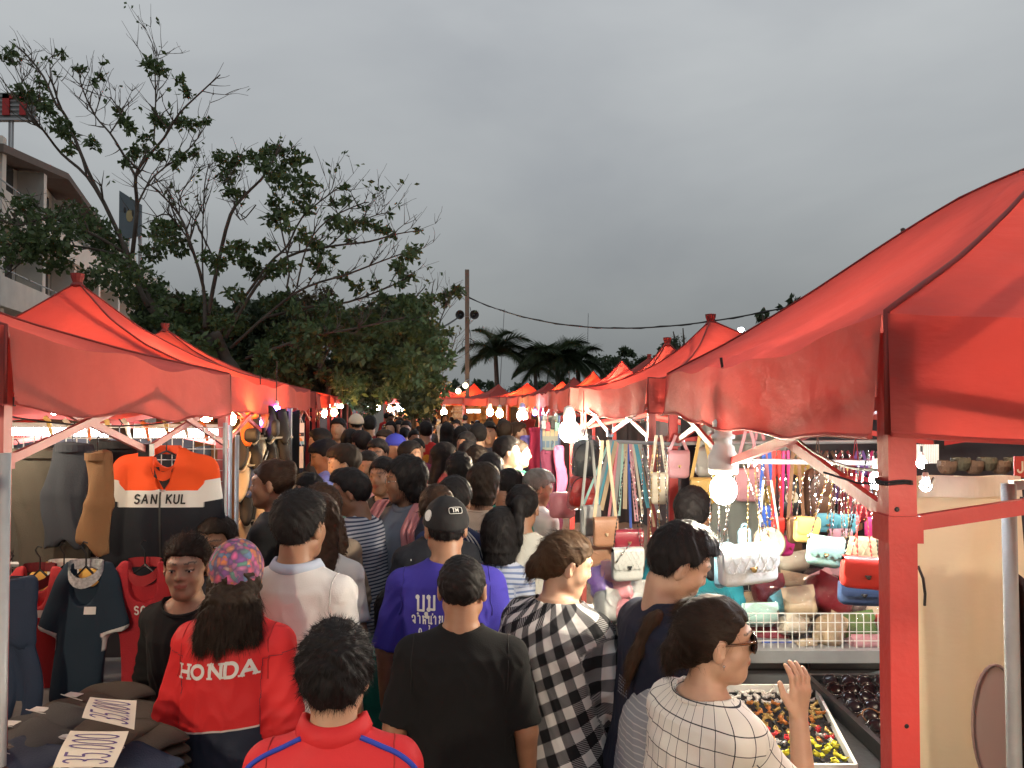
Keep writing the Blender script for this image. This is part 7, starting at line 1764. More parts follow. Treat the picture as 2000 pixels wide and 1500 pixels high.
spots = [(210, 1352, 2.95, BRN, 0, 'brown twill trousers, folded, farthest on the table'), (150, 1378, 2.82, BRN, .0, 'brown twill trousers second from the far end of the table'), (95, 1402, 2.70, GRY, 0, 'folded grey trousers with a white tag left of the upper price card'), (45, 1436, 2.55, GRY, 0, 'folded grey trousers with a white tag left of the lower price card'), (25, 1476, 2.42, DEN, 0, 'folded dark blue denim at the lower left corner'), (200, 1425, 2.62, BRN, 0, 'folded brown trousers under the upper price card'), (150, 1475, 2.48, DEN, 0, 'folded denim under the lower price card'), (262, 1440, 2.60, BRN, 0, 'folded dark trousers beside the upper price card'), (250, 1395, 2.8, BRN, 0, 'folded brown trousers at the aisle side of the table'), (245, 1490, 2.42, DEN, 0, 'folded denim at the aisle side of the table')]
for k, (px, py, d, m, zz, lb) in enumerate(spots):
 q = P(px, py, d); d -= .30; q = P(px, py, d); folded(lb, (q.x, d, tzj + .001), .25, .21, min(.20, max(.04, q.z - tzj)), fy_ + (k % 3) * 5, m, k)
def card(label, c4, txt, name='price_card'):
 c4 = [v + Vector((0, 0, .004)) for v in c4]
 """paper card through four world corners tl,tr,br,bl with handwriting along its length"""
 c = sum(c4, Vector()) / 4; t = thing(name, label, 'price card', c); A_, B_, C2, D_ = [p - c for p in c4]; n = (B_ - A_).cross(D_ - A_).normalized(); n = -n if n.z < 0 else n
 x = MB(); f = lambda u, v, o=0: A_.lerp(B_, u).lerp(D_.lerp(C2, u), v) + n * (o + .004 * math.sin(u * 4 + v * 2)); x.grid(lambda u, v: f(u, v), 12, 8); x.grid(lambda u, v: f(1 - u, v, -.001), 12, 8); bd = x.build('paper', pm('cream_paper', (.72, .64, .52), .8, var=.05, bump=.05), t)
 PEN = pm('purple_marker', (.10, .06, .20), .6, bump=0)
 q = stroke_text(txt, 1, .075, squeeze=.62, gap=.08)
 xs = [p[0] for a in q for p in a]; w0 = max(xs) - min(xs)
 place_text(q, lambda x_, z_, e: f(.5 + x_ / w0 * .86, .5 - z_ * .72, .0012 + e), 'handwriting', PEN, bd); return t
def W4(*l): return [P(a, b, c) for a, b, c in l]
card('cream price card with 35.000 in purple marker, the upper one on the trousers', W4((160, 1404, 2.20), (176, 1362, 2.34), (267, 1370, 2.30), (262, 1430, 2.14)), '35.000')
card('cream price card with 35.000 in purple marker, the lower one on the denim', W4((103, 1502, 1.98), (137, 1428, 2.14), (251, 1430, 2.12), (222, 1504, 1.95)), '35.000')
# ============================================================ shoe stall, left
SH_B = pm('black_shoe_leather', (.018, .016, .016), .62, var=.2, bump=.05); SH_W = pm('cream_canvas_shoe', (.60, .50, .36), .7); SH_N = pm('blue_striped_sneaker', (.06, .10, .25), .6); SH_O = pm('orange_sandal', (.75, .15, .02), .5)
def shoe_mesh(m, L_=.24, high=.05):
 t = thing('shoe', 'x', 'shoe', (0, 0, 0)); x = MB()
 x.grid(lambda a_, b_: (lambda an, tt: (math.cos(an) * (.036 + .010 * math.sin(math.pi * tt)) * (1 - .5 * max(0, tt - .82) / .18), -.08 + L_ * tt, .012 + max(0, .030 + math.sin(an) * .030 * (1 - .35 * tt) + (high * (1 - tt / .5) if tt < .5 and math.sin(an) > 0 else 0))))(2 * math.pi * a_, b_), 12, 9)
 x.F.append(tuple(range(12))[::-1]); x.mi.append(0); x.F.append(tuple(9 * 13 + j for j in range(12))); x.mi.append(0); x.build('upper', m, t, smooth=True)
 x = MB(); x.prism([(math.cos(a) * .045, math.sin(a) * .125 + .03) for a in np.linspace(0, 6.2832, 15)[:-1]], 0, .012, Matrix.Rotation(R(-90), 3, 'X') @ Matrix.Identity(3)); V = [(v[0], -v[2] if False else v[1], v[2]) for v in x.V]
 x = MB(); x.lathe([(.0, 0), (1, 0), (1, .014), (0, .014)], n=16); x.V = [Vector((v[0] * .044, v[1] * L_ * .52 + .04, v[2])) for v in x.V]; x.build('sole', SH_W if m is not SH_W else BLACKP, t); return t
protos = {'black': shoe_mesh(SH_B, high=.07), 'cream': shoe_mesh(SH_W), 'blue': shoe_mesh(SH_N), 'orange': shoe_mesh(SH_O, high=.01)}
used = set()
sr = thing('shoe_rack', 'tall rack of shoes lit warm behind the bun haired woman', 'shoe rack', (xz(512, 5.6), 5.6, 0)); ra = P(472, 800, 5.45); rb = P(560, 800, 5.75)
shz = [P(500, y, 5.6).z for y in (855, 905, 960, 1010, 1060, 1110)]
for z in shz: x = MB(); x.bar((ra.x, ra.y, z), (rb.x, rb.y, z), .16, .012); x.build('shelf', pm('pale_shelf_board', (.30, .26, .20), .6), sr, world=True)
for p in (ra, rb): x = MB(); x.bar((p.x, p.y + .08, 0), (p.x, p.y + .08, 2.0), .03); x.build('upright', STEEL, sr, world=True)
sheet('black cloth right behind the shoe rack', (ra.x - .05, ra.y + .14, 0), (rb.x + .05, rb.y + .14, 0), .3, 1.98, pm('very_dark_cloth', (.02, .02, .024), .9), amp=.02)
n_ = 0
for i, z in enumerate(shz):
 for j in range(5):
  kd = [['orange', 'black', 'orange', 'black', 'black'], ['black', 'black', 'cream', 'black', 'black'], ['cream', 'blue', 'cream', 'cream', 'black'], ['black', 'black', 'cream', 'black', 'cream'], ['cream', 'cream', 'black', 'cream', 'cream'], ['black'] * 5][i][j]
  u = (j + .5) / 5; loc = (lerp(ra.x, rb.x, u), lerp(ra.y, rb.y, u), z + .008); lb = '%s shoe on the %s shelf of the rack, place %s' % (kd, ['top', 'second', 'third', 'fourth', 'fifth', 'lowest'][i], ['one', 'two', 'three', 'four', 'five'][j])
  if kd not in used: used.add(kd); o = protos[kd]; o.location = loc; o['label'] = lb; o['group'] = 'shoes on the lit rack'
  else: o = dup(protos[kd], loc, None, lb, 'shoes on the lit rack')
  o.rotation_euler = (R(-55 if (i + j) % 2 else -70), R(rnd.uniform(-10, 10)), R(180 + rnd.uniform(-30, 30))); o.location.z += .08
def poster(label, px0, py0, px1, py1, d, bg, marks, name='poster'):
 a = P(px0, py0, d); b = P(px1, py1, d); c = (a + b) / 2; t = thing(name, label, 'poster', c); w = b.x - a.x; h_ = a.z - b.z; x = MB(); x.box((0, 0, 0), (w, .008, h_)); bd = x.build('board', bg, t)
 for (u0, v0, u1, v1, m, shp) in marks:
  x = MB(); cx, cz = ((u0 + u1) / 2 - .5) * w, (.5 - (v0 + v1) / 2) * h_
  if shp == 'box': x.box((cx, -.0065, cz), ((u1 - u0) * w, .004, (v1 - v0) * h_))
  else: x.ball((cx, -.006, cz), 1, 12, ((u1 - u0) * w / 2, .004, (v1 - v0) * h_ / 2))
  x.build('print', m, bd)
 x = MB(); x.tube([(-w * .4, 0, h_ / 2), (0, 0, h_ / 2 + .12), (w * .4, 0, h_ / 2)], .003, 4); x.build('string', STEEL, t); return t
PO = pm('poster_orange', (.6, .2, .05), .6); PRD = pm('poster_red', (.5, .04, .02), .6); PB = pm('poster_teal', (.12, .3, .35), .6); PD = pm('poster_dark', (.05, .04, .04), .6); PW = pm('poster_cream', (.65, .55, .42), .6)
poster('white topped poster with a dark band and orange picture', 567, 826, 594, 868, 6.2, PW, [(0, .45, 1, .62, PD, 'box'), (.1, .65, .9, .95, PO, 'ball'), (.5, .85, 1, 1, PB, 'box'), (.6, .48, .8, .6, PO, 'ball')])
poster('tall cream poster with a red figure under it', 565, 872, 592, 914, 6.15, PW, [(.12, .35, .55, .8, PRD, 'ball'), (.2, .15, .5, .3, PD, 'ball'), (.2, .75, .3, .95, PRD, 'box'), (.4, .75, .5, .95, PRD, 'box')])
q = P(540, 800, 5.8); bulb(q, .028, VIOL, 'violet lamp under the valance of the shoe stall', group=None); q = P(508, 826, 5.5); bulb(q, .018, VIOL, 'tiny blue lamp between the hanging orange bags', group=None)
for k, (px, py, c, lb) in enumerate([(488, 818, 'orange', 'orange pouch hanging at the left of the shoe stall front'), (497, 818, 'orange', 'second orange pouch hanging next to the first')]):
 x = rbox(.05, .03, .09, .015, bulge=.006); x.V = [tuple(Vector(v) + P(px, py, 5.2)) for v in x.V]; single(x, 'pouch', pm('orange_fabric', (.75, .12, .02), .6), lb, 'pouch', smooth=True)
for k, (px, py, w, h_) in enumerate([(492, 850, 26, 28), (538, 836, 12, 36)]):
 x = rbox(bw(w, 5.3), .06, bw(h_, 5.3), .03, bulge=.01); x.V = [tuple(Vector(v) + P(px, py + h_ / 2, 5.3)) for v in x.V]; single(x, 'hanging_boot', SH_B, ['wide black bag hanging below the orange pouches', 'dark boot hanging first from the left in the shoe stall', 'dark boot hanging second from the left in the shoe stall', 'dark boot hanging third from the left in the shoe stall'][k], 'boot', smooth=True)
# ============================================================ right row further down: goods per stall
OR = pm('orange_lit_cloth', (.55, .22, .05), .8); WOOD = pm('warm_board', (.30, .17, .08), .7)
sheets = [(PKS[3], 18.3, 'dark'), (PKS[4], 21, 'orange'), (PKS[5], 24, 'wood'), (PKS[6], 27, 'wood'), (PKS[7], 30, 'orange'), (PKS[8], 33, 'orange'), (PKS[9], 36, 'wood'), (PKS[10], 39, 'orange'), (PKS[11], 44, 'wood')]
for i in range(3, 12):
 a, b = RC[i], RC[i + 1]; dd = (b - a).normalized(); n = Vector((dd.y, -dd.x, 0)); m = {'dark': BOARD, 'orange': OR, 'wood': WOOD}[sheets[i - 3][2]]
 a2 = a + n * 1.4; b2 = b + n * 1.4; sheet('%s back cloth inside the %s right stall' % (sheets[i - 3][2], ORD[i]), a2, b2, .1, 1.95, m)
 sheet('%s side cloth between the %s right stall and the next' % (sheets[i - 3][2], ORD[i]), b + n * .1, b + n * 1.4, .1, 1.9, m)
for i in (0, 1, 2):
 a, b = RC[i], RC[i + 1]; dd = (b - a).normalized(); n = Vector((dd.y, -dd.x, 0)); sheet('dark back cloth inside the %s right stall' % ORD[i], a + n * 1.7, b + n * 1.7, .1, 1.95, BOARD)
 sheet('dark side cloth at the far side of the %s right stall' % ORD[i], b + n * .5, b + n * 1.7, .1, 1.9, BOARD)
# slipper racks facing the aisle
sm0 = None
def slipper_rack(label, cx, cy, w, yaw, rows_, cols2, cm):
 global sm0
 t = thing('slipper_rack', label, 'slipper rack', (cx, cy, 0), rotz=yaw)
 x = MB(); x.box((0, .05, 1.15), (w, .03, 1.5)); x.build('back_board', WOOD, t)
 for r_ in range(rows_):
  x = MB(); x.box((0, -.02, .55 + r_ * .22), (w, .12, .015)); x.build('shelf', WOOD, t)
  for c in range(cols2):
   if sm0 is None:
    y = MB(); y.lathe([(0, 0), (1, 0), (1, .2), (0, .2)], n=10); y.V = [Vector((v[0] * .035, v[2] * .08, v[1] * .09)) for v in y.V]; sm0 = y.build('slipper', cm, t)
    o = sm0
   else: o = sm0.copy(); COL.objects.link(o); o.parent = t
   o.material_slots[0].link = 'OBJECT'; o.material_slots[0].material = cm
   o.location = (-w / 2 + (c + .5) * w / cols2, -.04, .66 + r_ * .22); o.rotation_euler = (R(-20), R(8 if c % 2 else -8), 0)
 return t
PSL = pm('pale_slipper', (.55, .48, .36), .6); GSL = pm('golden_belt_buckle', (.35, .28, .15), .5)
for i, (cm, lb) in zip((5, 6, 7), ((GSL, 'rack of belts and straps under the white tube in the right row'), (PSL, 'rack of pale slippers left of the belt stall'), (PSL, 'smaller rack of pale slippers further down the right row'))):
 a, b = RC[i], RC[i + 1]; dd = (b - a).normalized(); n = Vector((dd.y, -dd.x, 0)); c = (a + b) / 2 + n * .55; yw = math.atan2(dd.y, dd.x) + math.pi * 1.0
 slipper_rack(lb, c.x, c.y, 2.3, math.atan2(-dd.y, -dd.x), 6, 14, cm)
# phone case rack, hanging clothes, near the fourth right canopy
cr = thing('phone_case_rack', 'rack of packaged phone cases beside the glaring bulb', 'display rack', (xz(1076, 8.2), 8.2, 0)); a = P(1057, 812, 8.2); b = P(1092, 905, 8.2)
x = MB(); x.box(((a.x + b.x) / 2, 8.24, (a.z + b.z) / 2), (b.x - a.x, .02, a.z - b.z)); x.build('board', PALEB, cr, world=True)
for s in (a.x, b.x): x = MB(); x.tube([(s, 8.2, 0), (s, 8.2, a.z)], .014, 6); x.build('upright', pm('blue_steel', (.12, .17, .35), .4, .5), cr, world=True)
for r_ in range(4):
 for c in range(4):
  x = MB(); x.box((lerp(a.x, b.x, (c + .5) / 4), 8.215, lerp(a.z, b.z, (.16, .36, .60, .82)[r_])), (.036, .01, .07)); x.build('card', (pm('card_cream', (.55, .42, .26), .6), pm('card_cream', (.55, .42, .26), .6), pm('card_blue', (.12, .2, .3), .6), pm('card_cream', (.55, .42, .26), .6))[r_], cr, world=True)
for k, (px, py, d, w, L_, c, lb) in enumerate([(1040, 852, 9.0, .3, .8, (.16, .14, .45), 'violet blue dress hanging at the clothes stall of the right row'), (1030, 866, 9.4, .26, .9, (.03, .04, .10), 'navy dress with pale dots hanging next to the violet one'), (1020, 850, 9.8, .26, .8, (.12, .02, .03), 'dark red dress hanging in the clothes stall'), (1048, 836, 8.8, .16, .6, (.5, .04, .1), 'crimson scarf hanging by the phone case rack'), (1078, 880, 7.4, .2, 1.0, (.10, .015, .04), 'long maroon cloth hanging beside the pinkish red post'), (1093, 872, 7.2, .08, .5, (.6, .10, .2), 'pink scarf tied to the pinkish red post'), (1000, 838, 11.5, .3, .7, (.45, .4, .36), 'pale top hanging near the cool white bulb'), (1030, 820, 10.4, .2, .4, (.4, .05, .04), 'red top hanging beside the cool white bulb')]):
 draped(lb, 'clothing', P(px, py, d), w, L_, plain('hung_cloth_%d' % k, c), 70 + k, 'hanging_clothing', False)
for k, (px, py, c, lb) in enumerate([(1070, 842, (.5, .05, .08), 'red pouch strap over the phone case rack'), (1080, 838, (.03, .03, .03), 'black pouch over the phone case rack'), (1088, 842, (.2, .4, .36), 'green pouch over the phone case rack'), (1062, 838, (.4, .4, .42), 'grey pouch over the phone case rack')]):
 x = rbox(.05, .02, .09, .01); x.V = [tuple(Vector(v) + P(px, py, 7.9)) for v in x.V]; x.tube([P(px, py - 16, 7.9), P(px, py - 34, 7.9)], .005, 4); single(x, 'pouch', pm('pouch_cloth_%d' % k, c, .6), lb, 'pouch')
# left row: dark sides and blue lit clothes
for i in range(6):
 c0 = P(LPX[i][3], 800, LPX[i][2] - 1.4); sheet('dark side cloth of the %s left stall' % ['fourth', 'fifth', 'sixth', 'seventh', 'eighth', 'ninth'][i], (c0.x - .15, c0.y, 0), (c0.x - 2.2, c0.y + .3, 0), .1, 1.95, BOARD if i != 0 else WOOD)
for k in range(6):
 draped('dark garment number %s hanging along the front of the third left stall' % ['one', 'two', 'three', 'four', 'five', 'six'][k], 'clothing', Vector((lerp(-2.15, -2.5, k / 5) - .1, lerp(7.3, 9.2, k / 5), 1.9)), .26, .95, plain('dark_garment_%d' % (k % 3), ((.02, .03, .05), (.03, .025, .03), (.015, .02, .04))[k % 3]), 90 + k, 'hanging_clothing', False)
# ============================================================ the crowd
JEANS = plain('jeans_blue', (.035, .055, .10)); JEANB = plain('trousers_black', (.015, .015, .017)); JEANG = plain('trousers_grey', (.07, .07, .075)); KHAKI = plain('trousers_khaki', (.20, .15, .09))
def cloth(n, c, r=.85): return pm('cloth_' + n, c, r, var=.10, scale=7, bump=.12, bscale=260)
# A woman in the red and navy jacket
def jackA(N, L, at, sp, tc):
 ar = M_(N, 'ABSOLUTE', sp.outputs[2]); v = M_(N, 'ADD', sp.outputs[1], M_(N, 'MULTIPLY', sp.outputs[0], -.09))
 c = MIX(N, M_(N, 'LESS_THAN', v, 1.115), (.62, .028, .030), (.60, .52, .48)); c = MIX(N, M_(N, 'LESS_THAN', v, 1.109), c, (.020, .026, .045)); return MIX(N, M_(N, 'GREATER_THAN', ar, .5), c, (.62, .028, .030))
A_mat = attr_mat('red_navy_jacket', jackA, .6)
def flowers():
 m, N, L = newmat('floral_cap_print'); out = N.new('ShaderNodeOutputMaterial'); b = N.new('ShaderNodeBsdfPrincipled'); L.new(b.outputs[0], out.inputs[0])
 at = N.new('ShaderNodeAttribute'); at.attribute_name = 'uvw'
 n = N.new('ShaderNodeTexNoise'); n.inputs['Scale'].default_value = 22; L.new(at.outputs['Vector'], n.inputs[0])
 ad = N.new('ShaderNodeMix'); ad.data_type = 'RGBA'; ad.inputs[0].default_value = .05; L.new(at.outputs['Vector'], ad.inputs[6]); L.new(n.outputs[1], ad.inputs[7])
 v = N.new('ShaderNodeTexVoronoi'); v.inputs['Scale'].default_value = 48; L.new(ad.outputs[2], v.inputs[0])
 sp = N.new('ShaderNodeSeparateColor'); L.new(v.outputs['Color'], sp.inputs[0]); r = N.new('ShaderNodeValToRGB'); r.color_ramp.interpolation = 'CONSTANT'; L.new(sp.outputs[0], r.inputs[0])
 cs = [(.62, .10, .16), (.75, .22, .05), (.60, .18, .35), (.10, .22, .35), (.75, .30, .10), (.25, .08, .30), (.65, .45, .35), (.10, .28, .20), (.70, .12, .30)]
 r.color_ramp.elements[0].color = cs[0] + (1,); r.color_ramp.elements[1].position = .9; r.color_ramp.elements[1].color = cs[-1] + (1,)
 for i, c in enumerate(cs[1:-1]): e = r.color_ramp.elements.new((i + 1) * .12); e.color = c + (1,)
 d = MIX(N, M_(N, 'MULTIPLY', v.outputs['Distance'], 1.2), r.outputs[0], (.08, .05, .10)); L.new(d, b.inputs['Base Color']); b.inputs['Roughness'].default_value = .8
 MATS['floral'] = m; return m
A = make_person('woman from behind in a red and navy HONDA jacket and a flowery cap', 462, 1056, 2.52, yaw=-6, hyaw=14, hpitch=6, female=True, fat=1.06, hair='longcap', hcol='darkbrown', shirt='jacket', smat=A_mat, sleeve=.97, loose=.020, hem=.82, pmat=JEANB, arms=('hang', 'hang'), collar='jacket', seed=1, extra={'cap_mat': flowers(), 'cap_flip': 1, 'cap_gap': True, 'cap_cut': (.000, .42)}, strands=1.6)
on_shirt(A, stroke_text('HONDA', .044, .26, squeeze=1.25, gap=.30, serif=True), .000, 1.308, 'lettering', WINK, -1, .10)
# B boy in red jacket with blue seams, nearest
def jackB(N, L, at, sp, tc):
 ar = sp.outputs[2]; x = M_(N, 'ABSOLUTE', sp.outputs[0]); s = M_(N, 'GREATER_THAN', M_(N, 'ABSOLUTE', ar), .5)
 v = sp.outputs[1]; line = M_(N, 'GREATER_THAN', M_(N, 'ADD', v, M_(N, 'MULTIPLY', x, .30)), 1.447)
 return MIX(N, M_(N, 'MULTIPLY', s, 0), (.62, .030, .035), (.03, .05, .38))
B_mat = attr_mat('red_jacket_blue_seams', jackB, .6)
B = make_person('boy in front with tousled short hair and a red jacket with blue shoulder seams', 655, 1226, 1.80, yaw=3, hyaw=4, hpitch=2, hair='tousled', shirt='jacket', smat=B_mat, sleeve=.95, loose=.018, pmat=JEANS, collar='jacket', seed=2, fat=1.0, tone='c', strands=1.6)
# blue piping along the raglan seams
def piping(info, pts, r, mat, name='piping'):
 o = info['shirt']; bv = BVHTree.FromPolygons([v.co for v in o.data.vertices], [tuple(p.vertices) for p in o.data.polygons]); out = []
 for p in pts:
  hit = bv.find_nearest(Vector(p)); out.append(hit[0] + hit[1] * r * .3)
 x = MB(); x.tube(out, r, 6); x.build(name, mat, o, smooth=True)
BL = cloth('piping_blue', (.03, .06, .42))
for s in (-1, 1): piping(B, [(s * (.070 + .15 * t), -.055 - .01 * t, 1.447 - .020 * t - .055 * t * t) for t in np.linspace(0, 1, 16)], .007, BL)
# C man in black T shirt
Bk = cloth('black_cotton', (.0035, .0035, .004), .95)
C = make_person('broad shouldered man from behind with cropped hair and a plain black T-shirt', 902, 1082, 2.48, yaw=-2, hyaw=-3, hair='buzz', shirt='tee', smat=Bk, sleeve=.47, loose=.016, hem=.80, pmat=JEANG, seed=3, fat=1.10, tone='b', arms=('hang', 'hang'), strands=2.0)
# D man in blue T shirt with black cap
D = make_person('man from behind in a violet blue T-shirt with white Thai lettering and a black cap', 872, 972, 3.05, yaw=4, hyaw=10, hair='cap', shirt='tee', smat=cloth('ultramarine', (.038, .028, .28)), sleeve=.50, loose=.018, hem=.80, pmat=JEANB, seed=4, fat=1.16, extra={'cap_mat': pm('black_cap_cloth', (.014, .013, .014), .85), 'cap_flip': 1, 'cap_gap': False}, arms=('hang', 'hang'))
for tx, h_, x0, z0, sq in (('บุม', .055, -.075, 1.325, .8), ('จำหน่าย', .030, -.070, 1.262, .7), ('อะไหล', .026, -.062, 1.215, .7), ('โทร: 02', .026, -.060, 1.172, .8), ('โทร: 08', .026, -.060, 1.130, .8)):
 on_shirt(D, stroke_text(tx, h_, .16, squeeze=sq, gap=.2), x0, z0, 'lettering', WINK, -1)
def head_patch(info, c, w, h_, mat, txt=None, round_=False, name='cap_patch', n=(0, -1, 0)):
 c = np.array(c, float); n = np.array(n, float); n /= np.linalg.norm(n); sx = np.cross((0, 0, 1), n); sx /= np.linalg.norm(sx); up = np.cross(n, sx)
 g = lambda u, v, o: c + sx * u + up * v + n * (o - (u * u + v * v) * 5.5)
 x = MB(); k = 16; rim = [(w / 2 * math.cos(a), h_ / 2 * math.sin(a)) if round_ else (w / 2 * math.copysign(abs(math.cos(a)) ** .4, math.cos(a)), h_ / 2 * math.copysign(abs(math.sin(a)) ** .4, math.sin(a))) for a in np.linspace(0, 2 * math.pi, k + 1)[:-1]]
 x.add([g(0, 0, 0)] + [g(u, v, 0) for u, v in rim], [(0, 1 + i, 1 + (i + 1) % k) for i in range(k)]); po = raw(name, hp(info, x.V), x.F, mat, info['body'].parent)
 x = MB(); x.tube([g(u, v, .001) for u, v in rim] + [g(*rim[0], .001)], .0012, 4); raw('stitched_edge', hp(info, x.V), x.F, WINK, po)
 if txt:
  V = []; F = []
  for q in stroke_text(txt, h_ * .55, .2, squeeze=.8): m_ = len(V); V += [g(p[0], p[1], .0015) for p in q]; F.append((m_, m_ + 1, m_ + 2, m_ + 3))
  raw('lettering', hp(info, V), F, WINK, po)
 return po
head_patch(D, (.022, -.106, .088), .052, .026, Bk, 'TM', n=(.12, -1, .55)); head_patch(D, (-.078, -.062, .066), .030, .042, WINK, None, True, n=(-1, -.9, .35))
# E woman in gingham
def ging(N, L, at, sp, tc):
 u = M_(N, 'ADD', M_(N, 'MULTIPLY', sp.outputs[0], 1 / .082), .25); v = M_(N, 'MULTIPLY', sp.outputs[1], 1 / .082)
 rot = .42; uu = M_(N, 'ADD', M_(N, 'MULTIPLY', u, math.cos(rot)), M_(N, 'MULTIPLY', v, math.sin(rot))); vv = M_(N, 'SUBTRACT', M_(N, 'MULTIPLY', v, math.cos(rot)), M_(N, 'MULTIPLY', u, math.sin(rot)))
 a = M_(N, 'GREATER_THAN', M_(N, 'FRACT', uu), .5); b = M_(N, 'GREATER_THAN', M_(N, 'FRACT', vv), .5); s = M_(N, 'ADD', a, b)
 tw = M_(N, 'GREATER_THAN', M_(N, 'FRACT', M_(N, 'MULTIPLY', M_(N, 'ADD', uu, vv), 9)), .5)
 both = M_(N, 'GREATER_THAN', s, 1.5); one = M_(N, 'GREATER_THAN', s, .5)
 mid = MIX(N, tw, (.035, .035, .038), (.26, .25, .25)); return MIX(N, both, MIX(N, one, (.66, .63, .60), mid), (.012, .012, .014))
E = make_person('heavy woman in a large black and white checked dress looking right, hair pulled back', 1084, 1038, 2.72, lean=(.0, .06), yaw=-42, hyaw=-36, hpitch=14, female=True, fat=1.32, tone='c', hair='lowbun', hcol='dyed', shirt='dress', smat=attr_mat('black_white_gingham', ging, .85), sleeve=.62, loose=.030, hem=.66, pmat=JEANB, arms=('hang', ((.30, .05, 1.10), (.27, .16, .90))), seed=5, collar='wide', wrinkle=1.4)
# F young man in navy T shirt looking down
F_ = make_person('slim young man in a dark navy T-shirt looking down at the bags, seen in profile', 1282, 1024, 2.45, lean=(0, .09), yaw=-72, hyaw=-16, hpitch=22, hair='crew', shirt='tee', smat=cloth('dark_navy', (.010, .013, .030)), sleeve=.5, loose=.018, hem=.78, pmat=plain('maroon_shorts', (.09, .012, .015)), legs='short', tone='c', arms=(((-.20, .0, 1.10), (-.08, .20, 1.0)), ((.20, .0, 1.10), (.08, .20, 1.0))), seed=6, strands=1.6, head_sc=1.06)
for r_ in range(6): on_shirt(F_, [[(-.03 + k * .012, -.003), (-.022 + k * .012, -.003), (-.022 + k * .012, .003), (-.03 + k * .012, .003)] for k in range(6)], -.02, 1.22 - r_ * .010, 'back_print', pm('grey_print', (.20, .21, .24), .7, bump=0), -1)
# G woman in white window-pane shirt with sunglasses and raised hand
def pane(N, L, at, sp, tc):
 a = M_(N, 'LESS_THAN', M_(N, 'FRACT', M_(N, 'MULTIPLY', sp.outputs[0], 1 / .048)), .055); b = M_(N, 'LESS_THAN', M_(N, 'FRACT', M_(N, 'MULTIPLY', sp.outputs[1], 1 / .048)), .055)
 return MIX(N, M_(N, 'MAXIMUM', a, b), (.74, .71, .64), (.035, .035, .04))
G = make_person('woman in a white shirt with a thin black grid, sunglasses on, one hand raised', 1372, 1168, 2.02, lean=(0, .05), yaw=-62, hyaw=-30, hpitch=-2, female=True, tone='c', hair='lowbun', hcol='darkbrown', shirt='jacket', smat=attr_mat('white_windowpane_cotton', pane, .85), sleeve=.66, loose=.022, hem=.82, pmat=JEANS, fat=1.06, collar='wide', vox=.0048,
    arms=(((-.22, .05, 1.12), (-.20, .16, .95)), ((.200, .19, 1.14), (.115, .245, 1.36), (-1, .0, .1), .42, (.0, .08, 1.0), 1)), seed=7, strands=1.6, head_sc=1.06)
# sunglasses on the face
m = MB()
GV = lambda info, mb, name, mat, par, sm=True: raw(name, hp(info, mb.V), mb.F, mat, par, sm)
for s in (-1, 1):
 x = MB(); x.ball((s * .034, .093, .004), 1, 14, (.027, .006, .024)); GV(G, x, 'sunglass_lens', LENS, G['body'])
 x = MB(); x.tube([(s * .034 + .028 * math.cos(a), .0935 - .004 * abs(math.cos(a)), .004 + .0245 * math.sin(a)) for a in np.linspace(0, 6.2832, 19)], .0030, 6); GV(G, x, 'sunglass_rim', FRM, G['body'])
 x = MB(); x.tube([(s * .062, .088, .016), (s * .074, .06, .015), (s * .079, .0, .012), (s * .077, -.02, .0)], [.0045, .0038, .0028, .0026], 6); GV(G, x, 'sunglass_temple', FRB, G['body'])
x = MB(); x.tube([(-.010, .096, .010), (0, .098, .014), (.010, .096, .010)], .0026, 5); GV(G, x, 'sunglass_bridge', FRM, G['body'])
x = MB(); x.ball((.080, .002, -.040), .0035, 8); x.tube([(.080, .002, -.038), (.080, .002, -.052)], .001, 4); GV(G, x, 'earring', CHROME, G['body'])
# H woman with the brown pony tail and grey striped top behind G
def gstr(N, L, at, sp, tc): return MIX(N, M_(N, 'LESS_THAN', M_(N, 'FRACT', M_(N, 'MULTIPLY', sp.outputs[1], 1 / .022)), .18), (.30, .31, .33), (.52, .52, .52))
H_ = make_person('woman in a grey striped top with a brown pony tail behind the sunglasses woman', 1264, 1172, 2.36, lean=(0, .21), yaw=-78, hyaw=-6, hpitch=10, female=True, tone='c', hair='ponytail', hcol='dyed', shirt='tee', smat=attr_mat('grey_fine_stripe', gstr), sleeve=.5, loose=.014, pmat=JEANS, seed=8, strands=1.8, fat=.98)
# I man in teal
make_person('man in a bright teal T-shirt seen from behind beneath the hanging lamp', 1352, 952, 3.55, yaw=-32, hyaw=8, hair='crew', shirt='tee', smat=cloth('teal', (.015, .20, .26)), pmat=JEANB, seed=9, tone='b', sleeve=.5, hpitch=8, fat=1.02)
# J seller
Jp = make_person('young woman seller in a black scoop neck top facing the camera beside the polo shirts', 366, 1047, 2.92, yaw=176, hyaw=12, hpitch=0, female=True, tone='c', hair='pulled', hcol='darkbrown', shirt='fit', smat=cloth('black_knit', (.014, .014, .014), .95), sleeve=1.0, loose=.006, pmat=JEANB, seed=10, collar='wide', head_sc=1.10)
make_person('dark haired woman only her forehead visible above the flower printed cap', 424, 1010, 3.35, yaw=165, hyaw=10, female=True, tone='b', hair='short', hcol='darkbrown', shirt='tee', smat=cloth('charcoal', (.03, .03, .032)), pmat=JEANB, seed=11)
